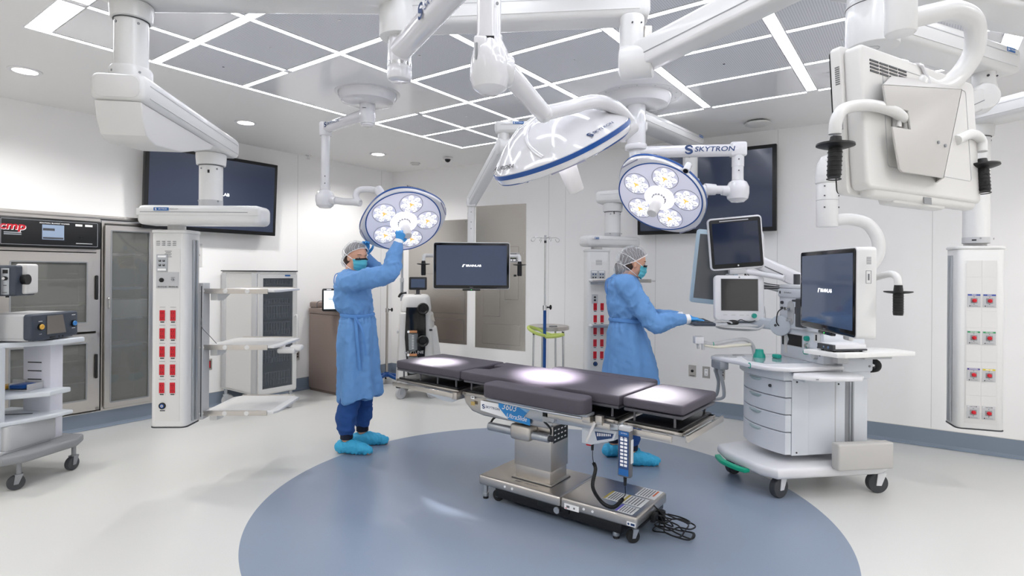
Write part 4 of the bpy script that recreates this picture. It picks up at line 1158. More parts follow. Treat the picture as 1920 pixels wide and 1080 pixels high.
# ------------------------------------------------------------------ steel warming and storage cabinets in the wall
def door_frame(root, M, x0, x1, z0, z1, bw, name='door', glass=True, y=-.03, tint=None):
    """door leaf, local x/z plane, front at y"""
    b = MB(M, steel)
    MF = M @ Tr((x0+x1)/2, y, (z0+z1)/2) @ Rx(pi/2)
    b.M = MF; b.rring(x1-x0, z1-z0, bw, .008, .024); d = part(name, root, b)
    b = MB(MF, mgrey); b.rring(x1-x0-2*bw+.016, z1-z0-2*bw+.016, .010, .012, .006, Tr(0, 0, .021)); part('gasket', d, b)
    b = MB(MF, glass_c if tint is None else tint); b.box(-(x1-x0)/2+bw-.004, (x1-x0)/2-bw+.004, -(z1-z0)/2+bw-.004, (z1-z0)/2-bw+.004, .010, .015); part('glass_pane', d, b, smooth=0)
    return d, MF
def cavity(m, x0, x1, z0, z1, y0, y1, mt):
    m.use(mt); th = .012
    m.box(x0, x1, y1-th, y1, z0, z1).box(x0, x0+th, y0, y1-th, z0, z1).box(x1-th, x1, y0, y1-th, z0, z1).box(x0+th, x1-th, y0, y1-th, z0, z0+th).box(x0+th, x1-th, y0, y1-th, z1-th, z1)
inside = mat('cabinet_inside_steel', '#77756f', .4, metal=.5)
# local x: along the wall away from the camera; origin at s=3.48 on the wall face
g = thing('warming_cabinet', 'stainless warming cabinet with a black control panel built into the left wall', 'cabinet', R(3.85, 0, .17), YL)
MC = F(g); W0, W1 = -.375, .365          # towards the camera / away
m = MB(MC, steel); cavity(m, W0, W1, 0, 1.70, .0, .5, inside); m.use(steel).box(W0, W1, -.012, .0, .665, .70).box(W0, W0+.03, -.012, 0, 0, 1.43).box(W1-.03, W1, -.012, 0, 0, 1.43).box(W0, W1, -.012, 0, 0, .03).box(W0, W1, .0, .49, .66, .69)
m.box(W0, W1, -.012, 0, 1.43, 1.735); part('cabinet_body', g, m)
for (z0, z1) in ((.72, 1.42), (.03, .70)):
    d, MF = door_frame(g, MC, W0+.02, W1-.03, z0, z1, .085)
    b = MB(MC, black); zc = z0+(z1-z0)*.56
    b.box(W1-.055, W1-.032, -.078, -.058, zc-.11, zc+.11, .008); b.box(W1-.05, W1-.035, -.06, -.04, zc-.1, zc-.07).box(W1-.05, W1-.035, -.06, -.04, zc+.07, zc+.1); part('handle', d, b)
    b = MB(MC, steel); b.cyl((W0+.012, -.045, z0+.05), (W0+.012, -.045, z0+.14), .012, n=14).cyl((W0+.012, -.045, z1-.14), (W0+.012, -.045, z1-.05), .012, n=14); part('hinge', d, b)
m = MB(MC, steel)
for z_ in (.95, 1.18, .25, .45): m.box(W0+.03, W1-.03, .05, .48, z_, z_+.008)
part('inner_shelf', g, m)
m = MB(MC, black); m.box(W0+.0, W1-.02, -.10, -.012, 1.455, 1.705, .014, 3); pan = part('control_panel', g, m)
m = MB(MC @ Tr((W0+W1)/2-.01, -.1005, 1.58) @ Rx(pi/2))
m.use(alu).rring(.66, .21, .003, .006, .0015); m.use(logow).text('SOLUTION / BLANKET WARMER', .0135, Tr(.02, .083, .0005), wide=1.05, bold=.02)
m.use(red).text('cmp', .085, Tr(-.255, .045, .0008), shear=.12, bold=.03, wide=1.15); m.use(logow).text('cmp', .085, Tr(-.251, .041, .0003), shear=.12, bold=.035, wide=1.15)
m.use(alu).box(-.31, -.20, -.012, -.004, 0, .001).box(-.31, -.20, -.026, -.018, 0, .001)
m.use(logow).box(.165, .215, .07, .088, 0, .001).box(.235, .29, .07, .088, 0, .001).text('MODEL', .010, Tr(.19, .078, .0012)) if False else m.use(logow).box(.165, .215, .07, .088, 0, .001).box(.235, .29, .07, .088, 0, .001)
m.use(lgrey).box(.17, .29, -.083, -.076, 0, .0008); m.use(black).cyl((.21, -.025, 0), (.21, -.025, .012), .012)
part('panel_print', pan, m, smooth=0)
m = MB(MC @ Tr((W0+W1)/2-.01, -.1005, 1.58) @ Rx(pi/2), mat('small_lcd', '#7d8ca0', .2, emit='#7c8aa2', estr=.4)); m.box(-.065, .085, -.055, .07, 0, .001); m.use(dgrey).box(-.06, .08, -.05, -.035, .001, .0014).box(-.06, .02, .02, .04, .001, .0014); part('display', pan, m, smooth=0)

g = thing('storage_cabinet', 'tall stainless glass-door wall cabinet between the warming cabinet and the left boom', 'cabinet', R(3.24, 0, .16), YL)
MC = F(g); W0, W1 = -.235, .205
m = MB(MC, steel); cavity(m, W0, W1, 0, 1.71, .0, .42, inside); m.use(steel).rring(W1-W0, 1.74, .02, .004, .012, Tr((W0+W1)/2, 0, .86) @ Rx(pi/2)); part('cabinet_body', g, m)
d, MF = door_frame(g, MC, W0+.015, W1-.015, .02, 1.69, .05)
b = MB(MC, chrome); b.tube(spline([(W0+.04, -.056, .93), (W0+.04, -.08, .94), (W0+.04, -.08, 1.02), (W0+.04, -.056, 1.03)], 5), .006, 8); part('handle', d, b)
for z_ in (.56, .82, 1.10, 1.42):
    b = MB(MC, lgrey); b.box(W0+.02, W1-.02, .03, .40, z_, z_+.014); b.use(chrome).box(W0+.02, W1-.02, .022, .03, z_-.002, z_+.018); part('inner_shelf', g, b)
b = MB(MC, mat('drawer_grey', '#a9aeb0', .4)); b.box(W0+.025, W1-.025, .02, .38, .83, 1.0, .004); part('inner_drawer', g, b)
m = MB(mt=steel); m.M = Matrix.Translation(R(0, 0)) @ Rz(YL)
m.box(-4.98, -2.98, -.02, .0, 1.905, 1.935, .002).box(-4.98, -2.98, -.02, .0, 1.93, 1.937)
solo('cabinet_trim', m, 'long stainless cover strip above the wall cabinets', 'trim strip', R(3.95, 0, 1.905), YL)
g = thing('storage_cabinet', 'stainless wall cabinet at the far left edge behind the equipment cart', 'cabinet', R(4.60, 0, .16), YL)
MC = F(g); W0, W1 = -.34, .365
m = MB(MC, steel); cavity(m, W0, W1, 0, 1.74, .0, .42, inside); m.use(steel).rring(W1-W0, 1.74, .02, .004, .012, Tr((W0+W1)/2, 0, .87) @ Rx(pi/2)); part('cabinet_body', g, m)
door_frame(g, MC, W0+.02, W1-.02, .02, 1.71, .06)

# ------------------------------------------------------------------ tall catheter cart against the left wall
smoke = mat('smoked_plastic', '#5f656c', .25, alpha=.45)
g = thing('supply_cart', 'tall grey supply cart with a dark glass door behind the left boom', 'cart', R(2.17, .38, 0), YL)
MC = F(g)            # x: away from camera, -y into the room
m = MB(MC, offw); m.box(-.22, .22, -.34, .34, .19, .215, .004).box(-.22, .22, -.34, .34, 1.41, 1.435, .004)
m.box(-.22, -.212, -.30, .30, .2, 1.42).box(.205, .22, -.34, .34, .2, 1.42).box(-.22, .22, .325, .34, .2, 1.42)
m.use(lgrey).box(-.228, -.205, -.34, -.25, .2, 1.42, .006).box(-.228, -.205, .25, .34, .2, 1.42, .006)
m.use(dgrey).box(-.23, .23, -.35, .35, 1.435, 1.446, .002); part('cabinet_body', g, m)
m = MB(MC @ Tr(0, -.342, .81) @ Rx(pi/2), offw); m.rring(.42, 1.20, .042, .01, .022); d = part('door', g, m)
m = MB(MC @ Tr(0, -.342, .81) @ Rx(pi/2), smoke); m.box(-.175, .175, -.56, .56, .006, .012); part('glass_pane', d, m, smooth=0)
m = MB(MC, offw); m.tube(spline([(.19, -.365, .60), (.19, -.405, .62), (.19, -.405, .95), (.19, -.365, .97)], 6), .010, 10); part('handle', d, m)
m = MB(MC, lgrey); m.tube(spline([(.235, -.15, .9), (.29, -.15, .92), (.29, -.15, 1.30), (.235, -.15, 1.32)], 6), .012, 10); part('push_handle', g, m)
m = MB(MC @ Tr(.10, -.366, 1.395) @ Rx(pi/2), blue_l); m.box(-.03, .03, -.008, .008, 0, .001); part('badge', g, m, smooth=0)
wire = mat('basket_grey', '#8f9498', .5)
for zz in (.27, .50, .78, .95, 1.10, 1.22, 1.30):
    m = MB(MC, wire)
    m.box(-.17, .17, -.31, .26, zz, zz+.006)
    for i in range(12): x = -.165+i*.03; m.box(x-.006, x+.006, -.312, -.306, zz, zz+(.13 if zz < 1 else .05))
    m.box(-.17, .17, -.314, -.304, zz+(.13 if zz < 1 else .05), zz+(.14 if zz < 1 else .06))
    m.box(-.17, .17, -.314, -.304, zz+.05, zz+.056)
    part('basket', g, m)
def caster(root, M, x, y, r, wdt=.03, yaw=0, top=None, hub=None, tire=None, name='caster', fork=None):
    top = top or r*2.6
    m = MB(M @ Tr(x, y, 0) @ Rz(yaw))
    m.use(fork or alu).cyl((.3*r, 0, r*2.05), (.3*r, 0, top), r*.30, n=16)
    for sy in (-1, 1): m.prism([(-.25*r, r*.8), (.25*r, r*.8), (.75*r, r*2.05), (-.1*r, r*2.05)], sy*(wdt/2+.004)-.0025, sy*(wdt/2+.004)+.0025, M=Matrix(((1, 0, 0, 0), (0, 0, 1, 0), (0, 1, 0, 0), (0, 0, 0, 1))))
    m.box(-.15*r, .75*r, -wdt/2-.006, wdt/2+.006, r*2.03, r*2.12)
    c = part(name, root, m)
    m = MB(M @ Tr(x, y, r) @ Rz(yaw) @ Rx(pi/2))
    m.use(tire or lgrey).lathe([(r*.72, -wdt/2), (r*.95, -wdt/2), (r, -wdt/2+.004), (r, wdt/2-.004), (r*.95, wdt/2), (r*.72, wdt/2)], 28)
    m.use(hub or white).lathe([(.001, -wdt/2+.001), (r*.70, -wdt/2+.001), (r*.73, 0), (r*.70, wdt/2-.001), (.001, wdt/2-.001)], 28)
    part('wheel', c, m)
    return c
for x, y in ((-.18, -.29), (.18, -.29), (-.18, .28), (.18, .28)):
    caster(g, MC, x, y, .062, .028, yaw=.5 if y < 0 else 2.6, top=.19)

# ------------------------------------------------------------------ brown drawer cart with tablet
brown = mat('taupe_enamel', '#8f7f78', .42)
browd = mat('taupe_dark', '#6e6059', .5)
g = thing('drawer_cart', 'taupe metal drawer cart by the left wall, behind the person holding the lamp', 'cart', R(1.10, .30, 0), YL)
MC = F(g)
m = MB(MC, brown); m.box(-.23, .23, -.29, .26, .03, .93, .01); m.box(-.24, .24, -.30, .26, .93, 1.0, .015); m.box(-.23, .23, .10, .26, 1.0, 1.07, .02)
m.use(browd).box(-.22, .22, -.27, .24, 0, .035); part('cart_body', g, m)
zt = .10
for hh in (.20, .17, .12, .10, .10, .08):
    m = MB(MC, brown); m.box(-.21, .21, -.305, -.288, zt, zt+hh-.012, .005); d = part('drawer', g, m)
    m = MB(MC, browd); m.box(-.19, .19, -.312, -.304, zt+hh-.030, zt+hh-.018, .003); part('drawer_handle', d, m)
    zt += hh
m = MB(MC, browd); m.cyl((-.2, -.26, 0), (-.2, -.26, .04), .02, n=12).cyl((.2, -.26, 0), (.2, -.26, .04), .02, n=12); part('foot', g, m)
m = MB(mt=inkg); c0 = R(1.33, .2, 1.0); m.tube(spline([c0, c0+Z*.06, c0+V(.05, 0, .085), c0+V(.12, .03, .05)], 6), .004, 6); part('cable', g, m)
tp = at(629, 562, 6.45)
g = thing('tablet_monitor', 'black-framed tablet with a bright white screen standing on the taupe drawer cart', 'tablet', (tp.x, tp.y, 1.005), 0)
TMx = look(tp+V(.03, 0, -.03), V(.35, -1, .18))
m = MB(TMx, black); m.prism(rrect(.34, .26, .02), -.03, 0, .006); part('housing', g, m)
m = MB(TMx, mat('screen_white_lit', '#dfeaf2', .3, emit='#dfeaf2', estr=.9)); m.box(-.15, .15, -.105, .105, 0, .001); s_ = part('screen', g, m, smooth=0)
m = MB(TMx, mat('screen_text', '#8aa0b4', .5)); m.box(-.10, -.02, .0, .006, .001, .0016).box(-.10, -.04, .014, .02, .001, .0016).box(.05, .1, .0, .006, .001, .0016); part('screen_text', s_, m, smooth=0)
m = MB(TMx, logow); m.box(-.12, -.07, .113, .122, 0, .001).box(.02, .07, .113, .122, 0, .001); part('sticker', g, m, smooth=0)
m = MB(TMx, dgrey); m.box(-.05, .05, -.13, -.02, -.10, -.028, .01); part('stand', g, m)
# ------------------------------------------------------------------ suction cart (canister unit) and poles
g = thing('suction_cart', 'white suction cart with two clear canisters and a small black screen, behind the table head', 'medical cart', (-1.10, 6.62, 0), radians(8))
MC = F(g)
m = MB(MC, offw)
m.prism([(-.21, -.20), (.20, -.20), (.24, .0), (.22, .22), (-.20, .22), (-.25, 0)], .16, .98, .03, 3, top=[(-.19, -.17), (.13, -.17), (.18, 0), (.16, .20), (-.17, .20), (-.21, 0)])
m.prism(rrect(.36, .36, .07), .97, 1.18, .045, 3, M=Tr(-.02, .02, 0), top=rrect(.31, .30, .09))
m.prism([(.16, -.12), (.30, -.10), (.30, .18), (.16, .2)], .25, .80, .02, M=Matrix(), top=[(.16, -.12), (.22, -.10), (.22, .18), (.16, .2)])
part('body_shell', g, m)
m = MB(MC, dgrey); m.box(-.24, .26, -.20, .24, .12, .17, .02); part('base', g, m)
m = MB(MC @ Tr(0, -.19, .42) @ Rx(pi/2), blackg); m.prism([(-.125, .62), (.09, .62), (.10, .30), (.07, -.22), (-.10, -.22), (-.14, .28)], -.02, .02, .006); rec = part('canister_bay', g, m)
clear = mat('clear_plastic', '#dfe6ea', .08, alpha=.35)
for z0 in (.56, .30):
    m = MB(MC @ Tr(-.045, -.215, z0), clear); m.lathe([(.001, 0), (.05, 0), (.058, .19), (.001, .19)], 24); c_ = part('canister', g, m)
    m = MB(MC @ Tr(-.045, -.215, z0), logow)
    for i in range(9): m.box(-.012, .012, -.0595, -.057, .02+i*.018, .025+i*.018)
    m.use(black).lathe([(.001, .19), (.066, .19), (.066, .215), (.001, .22)], 24)
    m.use(mat('orange_tag', '#c58a5e', .5)).box(-.045, .045, -.07, -.062, .20, .225); m.use(logow).cyl((-.05, -.07, .212), (-.05, -.075, .212), .014, n=14)
    part('canister_lid', c_, m)
for z0 in (1.03, .665):
    m = MB(MC @ Tr(.065, -.235, z0) @ Rx(pi/2), black); m.lathe([(.045, 0), (.062, .0), (.066, .05), (.055, .06), (.042, .05), (.038, .02), (.001, .02)], 30); part('port_ring', g, m)
m = MB(MC @ Tr(-.035, -.207, .545) @ Rx(pi/2), lgrey); m.text('NEPTUNE', .045, Tr(0, -.015, .006), wide=1.1, bold=.02); part('lettering', rec, m, smooth=0)
m = MB(MC, dgrey)
for x_, z_ in ((.15, .78), (.155, .46), (.15, .40)): m.box(x_-.015, x_+.02, -.19, -.178, z_-.012, z_+.012, .002)
m.use(lgrey).cyl((-.215, -.05, .75), (-.235, -.05, .75), .02, n=12); part('latch', g, m)
m = MB(MC @ Tr(.0, -.04, 1.31) @ Rx(radians(80)), black); m.prism(rrect(.205, .15, .012), -.03, 0, .004); m.use(scrd_m).box(-.085, .085, -.055, .055, 0, .001); m.use(scr_m).box(-.08, .08, -.05, .05, .0008, .0014); scn = part('control_screen', g, m)
m = MB(MC, dgrey); m.cyl((0, -.01, 1.17), (0, -.01, 1.25), .022, n=16).box(-.04, .04, -.04, .02, 1.165, 1.185, .006); part('screen_neck', g, m)
m = MB(MC, alu); px_ = -.19
m.cyl((px_, .08, 1.10), (px_, .08, 1.36), .018, n=16).cyl((px_, .08, 1.30), (px_, .08, 1.74), .014, n=16)
m.use(lgrey).box(px_-.022, px_+.022, .06, .10, 1.32, 1.37, .004).box(px_-.02, px_+.02, .062, .098, 1.71, 1.76, .004)
m.use(chrome).tube(spline([(px_, .08, 1.745), (px_+.08, .07, 1.75), (px_+.10, .07, 1.735), (px_+.12, .07, 1.715), (px_+.14, .07, 1.74), (px_+.12, .07, 1.76), (px_+.10, .07, 1.745)], 4), .0035, 6); part('infusion_pole', g, m)
m = MB(MC, black); m.tube(spline([(px_-.03, .0, 1.15), (px_+.0, -.02, 1.19), (px_+.06, -.02, 1.20)], 4), .014, 8); part('grab_handle', g, m)
m = MB(MC, mat('tan_horn', '#d8d2c8', .5)); m.lathe([(.02, 0), (.05, .06), (.045, .06)], 16, Tr(.13, -.08, .90) @ Ry(1.3)); part('hose_cone', g, m)
for x, y in ((-.18, -.18), (.17, -.18), (-.16, .19), (.16, .19)): caster(g, MC, x, y, .062, .03, yaw=.6, top=.15)

def iv_pole(name, label, x, y, pole_m, z_lock, ztop, foot_m, foot_r, feet=5, hooks=4, low_m=None):
    g = thing(name, label, 'infusion pole', (x, y, 0), radians(10))
    M = F(g)
    m = MB(M, low_m or pole_m); m.cyl((0, 0, .08), (0, 0, z_lock), .0165, n=18); part('lower_pole', g, m)
    m = MB(M, pole_m); m.cyl((0, 0, z_lock), (0, 0, ztop-.03), .0105, n=16); m.use(black).cyl((0, 0, ztop-.06), (0, 0, ztop-.035), .013, n=16); m.use(lgrey).cyl((0, 0, ztop-.04), (0, 0, ztop+.02), .012, n=16); part('upper_pole', g, m)
    m = MB(M, chrome)
    for i in range(hooks):
        a = 2*pi*i/hooks+.15; c, s = cos(a), sin(a)
        pts_ = [(.01, 0), (.10, .006), (.128, .004), (.150, -.006), (.156, -.024), (.145, -.036), (.128, -.034), (.115, -.020), (.112, -.004)]
        m.tube(spline([(c*r_, s*r_, ztop-.01+z_) for r_, z_ in pts_], 4), .0036, 7)
    part('hook_ring', g, m)
    m = MB(M, chrome); m.cyl((0, 0, z_lock-.03), (0, 0, z_lock+.02), .022, n=18); m.use(black).cyl((.02, 0, z_lock), (.05, 0, z_lock), .008, n=10).sphere((.06, 0, z_lock), (.014, .010, .026), 12); part('height_clamp', g, m)
    for i in range(feet):
        a = 2*pi*i/feet+.4; c, s = cos(a), sin(a)
        m = MB(M, foot_m); m.tube(spline([(0, 0, .12), (c*.05, s*.05, .11), (c*foot_r*.6, s*foot_r*.6, .085), (c*foot_r, s*foot_r, .085)], 4), [.03, .028, .026, .025, .024, .023, .022, .021, .020, .018, .017, .016, .015][:13], 10)
        part('leg', g, m)
        caster(g, M, c*foot_r, s*foot_r, .03, .02, yaw=a, top=.085, tire=rubber, hub=lgrey, fork=black)
    m = MB(M, foot_m); m.lathe([(.001, .15), (.03, .148), (.045, .12), (.05, .09), (.001, .085)], 24); part('base_hub', g, m)
    return g, M
iv_pole('infusion_pole', 'steel infusion pole on a blue wheeled base, behind the person holding the lamp', -1.61, 7.30, steel, .95, 1.50, stripe, .30)
gI, MI = iv_pole('infusion_pole', 'infusion pole with a blue lower tube and a yellow-green ring handle', .34, 5.8, chrome, 1.09, 1.81, lgrey, .30, low_m=stripe)
lime = mat('lime_plastic', '#c9d873', .45)
m = MB(MI, lime)
m.tube(spline([(0, .02, .80), (.10, .05, .80), (.17, .02, .805), (.19, -.03, .81)], 4), .016, 10).tube(spline([(0, -.02, .80), (-.10, -.05, .83), (-.165, -.02, .87), (-.15, .06, .885), (-.06, .09, .86), (.02, .06, .82), (.08, .04, .80)], 6), .017, 10).tube(spline([(.0, -.022, .79), (.07, -.03, .79), (.16, -.02, .80), (.19, .0, .81)], 4), .017, 10)
part('ring_handle', gI, m)
# round stainless table
g = thing('round_table', 'small round stainless steel table on chrome legs beside the central steel panels', 'table', (.40, 6.12, 0), 0)
MC = F(g)
m = MB(MC, steel); m.lathe([(.001, .868), (.205, .868), (.215, .872), (.222, .868), (.224, .835), (.216, .832), (.001, .835)], 56); part('table_top', g, m)
for a in (.35, 1.9, 3.5, 5.1):
    m = MB(MC, chrome); m.cyl((.17*cos(a), .17*sin(a), .84), (.185*cos(a), .185*sin(a), .09), .011, n=14); m.use(black).cyl((.172*cos(a), .172*sin(a), .78), (.172*cos(a), .172*sin(a), .80), .013, n=14); part('leg', g, m)
    caster(g, MC, .185*cos(a), .185*sin(a), .03, .02, yaw=a, top=.09, tire=rubber, hub=lgrey)
m = MB(MC, chrome); m.torus(.175, .007, 40, 8, Tr(0, 0, .30)); part('leg_ring', g, m)
m = MB(mt=alu); m.box(-.045, .045, -.012, .012, 0, .012, .004, M=Tr(.445, 6.06, .868) @ Rz(.3)); solo('metal_clip', m, 'small grey metal bar lying on the round steel table', 'tool', (.445, 6.06, .868), .3)

# ------------------------------------------------------------------ instrument cart at the left edge
g = thing('equipment_cart', 'grey equipment cart with white shelves at the left edge, carrying two consoles', 'cart', (-3.47, 3.92, 0), radians(-7))
MC = F(g)
m = MB(MC, mgrey); m.prism([(-.32, -.28), (.25, -.28), (.32, -.18), (.345, .18), (.28, .29), (-.32, .29)], .175, .235, .018, 3); part('base', g, m)
for x, y, yw in ((.255, -.19, .9), (.285, .19, 1.6), (-.26, -.20, .3), (-.26, .22, .3)): caster(g, MC, x, y, .048, .034, yaw=yw, top=.18, tire=dgrey, hub=mgrey, fork=mgrey)
m = MB(MC, coolw); m.box(-.27, .165, -.26, -.18, .235, .93, .012); part('front_panel', g, m)
m = MB(MC, mat('lavender_white', '#d9d9e2', .45)); m.box(-.02, .20, .10, .20, .235, .93, .008); rp = part('rear_column', g, m)
m = MB(MC, black)
for z_ in (.78, .72, .66): m.box(.02, .13, .0985, .102, z_, z_+.007)
part('cable_slot', rp, m, smooth=0)
def cart_shelf(z, x1=.33, y0=-.24, y1=.24, nm='shelf'):
    m = MB(MC, coolw); m.prism([(-.32, y0), (x1-.22, y0), (x1, y1-.16), (x1, y1), (-.32, y1)], z-.035, z, .008, 3); return part(nm, g, m)
cart_shelf(.955); cart_shelf(.605, .30, -.18, .16)
m = MB(MC, lgrey); m.box(-.26, .20, -.24, .20, .235, .25, .003); m.prism(rrect(.36, .36, .03, cx=.03, cy=-.03), .25, .41, .004); bn = part('accessory_bin', g, m)
m = MB(MC, coolw); m.prism([(-.20, -.28), (.16, -.28), (.30, .06), (.30, .18), (-.20, .18)], .41, .44, .010, 3); m.use(black).box(-.12, .14, -.03, -.018, .44, .443, M=Rz(.35)); part('bin_lid', bn, m)
m = MB(MC, dgrey)
for i in range(7):
    for j in range(7): m.cyl((-.115+i*.016, -.2105, .27+j*.016), (-.115+i*.016, -.209, .27+j*.016), .004, n=6)
part('vent_holes', bn, m, smooth=0)
m = MB(MC, warmg); m.box(-.28, .115, -.262, -.23, .955, 1.50, .012); m.use(mgrey).cyl((.085, -.265, 1.47), (.085, -.261, 1.47), .007, n=10).cyl((.085, -.265, 1.43), (.085, -.261, 1.43), .007, n=10); part('equipment_mast', g, m)
# foot pedals
m = MB(MC, lgrey)
m.box(-.09, .15, -.03, .09, .606, .612, .002); m.box(-.09, .15, .085, .10, .61, .66, .005).box(.01, .02, -.03, .09, .61, .655, .004).box(.14, .15, -.02, .09, .61, .65, .004)
pc = MC @ Vector((.03, .03, .606))
fp = solo('foot_pedal', m, 'grey twin foot switch tray on the middle shelf of the left cart', 'foot switch', pc, 0)
pm = MB(MC, mat('pedal_yellow', '#d9a53c', .45)); pm.prism([(-.075, -.05), (.0, -.045), (.0, .07), (-.075, .07)], .617, .640, .008, 2); k_ = part('yellow_pedal', fp, pm, 'yellow pedal of the foot switch')
pm = MB(MC, stripe); pm.prism([(.032, -.04), (.125, -.03), (.125, .075), (.032, .075)], .620, .648, .008, 2); part('blue_pedal', fp, pm, 'blue pedal of the foot switch')
# console on the top shelf
slate = mat('slate_plastic', '#3b424e', .4)
q = thing('medical_console', 'console with a small screen, one yellow and one blue knob on the equipment cart', 'medical console', (-3.325, 3.93, .957), radians(89))
MQ = F(q)
m = MB(MQ, lgrey); m.box(-.19, .19, -.10, .20, .02, .185, .012, 3); m.box(-.185, .185, -.12, .2, .008, .024, .003); m.use(black).box(-.195, -.188, .10, .2, .02, .18); part('housing', q, m)
m = MB(MQ @ Tr(0, -.10, .10) @ Rx(pi/2), slate); m.prism(rrect(.40, .175, .02), 0, .055, .012, 3); fr_ = part('front_bezel', q, m)
m = MB(MQ @ Tr(0, -.158, .105) @ Rx(pi/2), mat('screen_grey_off', '#75706c', .15, coat=.5)); m.prism([(-.075, -.062), (.085, -.062), (.055, .065), (-.075, .065)], -.002, .002); part('screen', fr_, m, smooth=0)
for x_, c_ in ((-.125, '#e0b04a'), (.155, '#3f86c8')):
    m = MB(MQ @ Tr(x_, -.155, .10) @ Rx(pi/2), black); m.cyl((0, 0, 0), (0, 0, .008), .024); m.use(mat('port_'+('yellow' if x_ < 0 else 'blue'), c_, .3)).torus(.013, .005, 24, 8, Tr(0, 0, .012)).torus(.005, .003, 16, 6, Tr(0, 0, .014)); part('connector', fr_, m)
m = MB(MQ @ Tr(0, -.1555, .10) @ Rx(pi/2), logow); m.text('stryker', .012, Tr(.155, .062, .0005), bold=.02).text('PUMP', .008, Tr(-.125, -.05, .0005)).box(-.14, -.11, .035, .038, 0, .001).box(.14, .17, -.035, -.032, 0, .001); part('lettering', fr_, m, smooth=0)
m = MB(MQ, slate); m.box(-.18, .15, -.155, -.10, .008, .03, .004); m.use(black).box(-.05, .0, -.157, -.15, .012, .026, .003).cyl((.03, -.157, .019), (.03, -.15, .019), .007).cyl((.06, -.157, .019), (.06, -.15, .019), .007); part('lower_ledge', q, m)
q = thing('camera_control_unit', 'dark slate unit with a silver control strip above the equipment cart', 'medical console', (-3.475, 3.75, 1.265), radians(10))
MQ = F(q)
m = MB(MQ, slate); m.box(-.30, .185, -.04, .16, 0, .205, .012, 3); part('housing', q, m)
m = MB(MQ, offw); m.box(.14, .21, .02, .15, .012, .215, .014, 3); part('side_cover', q, m)
m = MB(MQ @ Tr(.125, -.041, .10) @ Rx(pi/2), alu); m.box(-.026, .022, -.09, .085, 0, .003, .001); m.use(black).box(-.016, .014, .05, .075, .003, .004); m.cyl((0, .018, .003), (0, .018, .014), .014, n=18); m.use(chrome).cyl((0, .018, .014), (0, .018, .022), .009, n=14); m.use(inkb).box(-.012, .008, -.03, -.026, .003, .0036).text('stryker', .010, Tr(-.002, -.075, .0033), bold=.02); part('control_strip', q, m)
m = MB(MQ, black); m.cyl((.185, .03, .11), (.215, .03, .11), .035, n=24); part('pump_knob', q, m)
for x_ in (.02, .11): m = MB(MQ, black); m.cyl((x_, 0, -.01), (x_, 0, .01), .01, n=10); part('rubber_foot', q, m)
m = MB(mt=chrome); c_ = V(-3.44, 3.65, 1.60); m.torus(.026, .007, 24, 8, Tr(c_) @ Rx(pi/2)).cyl(c_-Z*.13, c_-Z*.026, .007, n=12); solo('hanging_ring', m, 'chrome ring hook at the left edge above the left cart', 'hook', c_-Z*.13, 0)
# ------------------------------------------------------------------ operating table
g = thing('operating_table', 'operating table with black pads and a steel base on the blue floor circle', 'operating table', R(2.43, 4.33), YB)
MT = F(g)
MU = MT @ Tr(-.265, -.01, 0) @ Rz(radians(-3))      # the table top
def pad(nm, poly, z0, z1, mt=padm, bev=.012, lab=None):
    m = MB(MU, mt); m.prism(poly, z0, z1, bev, 3); return part(nm, g, m, lab)
hw = .235
def rp(x0, x1, y0, y1, r=.015):
    return rrect(x1-x0, y1-y0, r, 3, (x0+x1)/2, (y0+y1)/2)
pad('head_pad', rp(-1.075, -.435, -hw, hw), .743, .80)
nt = [(-.42, -hw), (.735, -hw), (.735, hw), (-.42, hw), (-.42, .10), (-.33, .075), (-.33, -.06), (-.42, -.10)]
pad('back_pad', nt, .743, .80)
pad('leg_pad', rp(.755, 1.085, -hw, hw), .750, .80)
# side pads
def stad(x0, x1, y0, y1, r):
    return rrect(x1-x0, y1-y0, r, 6, (x0+x1)/2, (y0+y1)/2)
pad('side_pad', stad(-.10, .60, -hw-.16, -hw-.015, .045), .700, .785, bev=.012)
pad('side_pad', stad(-.05, .70, hw+.012, hw+.12, .045), .725, .80, bev=.012)
# radiolucent plates, posts and trays
ply = mat('radiolucent_black', '#17171a', .3)
for x0, x1 in ((-1.07, -.44), (-.40, .73), (.76, 1.08)):
    m = MB(MU, mat('frame_charcoal', '#4a4a50', .35)); m.box(x0, x1, -hw+.005, hw-.005, .728, .744, .005); part('top_frame', g, m)
    m = MB(MU, ply); m.box(x0+.02, x1-.02, -hw+.01, hw-.01, .668, .680, .003); part('cassette_tray', g, m)
    mat('post_grey', '#5a5a60', .35)
    n = 4 if x1-x0 > .6 else 2
    for k in range(n):
        xx = x0+.05+(x1-x0-.10)*k/(n-1)
        for sy in (-1, 1): m = MB(MU, MATS['post_grey']); m.cyl((xx, sy*(hw-.03), .67), (xx, sy*(hw-.03), .73), .0065, n=12); part('post', g, m)
    m = MB(MU, steel); m.box(x0, x1, -hw, -hw+.04, .648, .668, .003).box(x0, x1, hw-.04, hw, .648, .668, .003).box(x0, x0+.03, -hw, hw, .648, .668, .003).box(x1-.03, x1, -hw, hw, .648, .668, .003); part('section_frame', g, m)
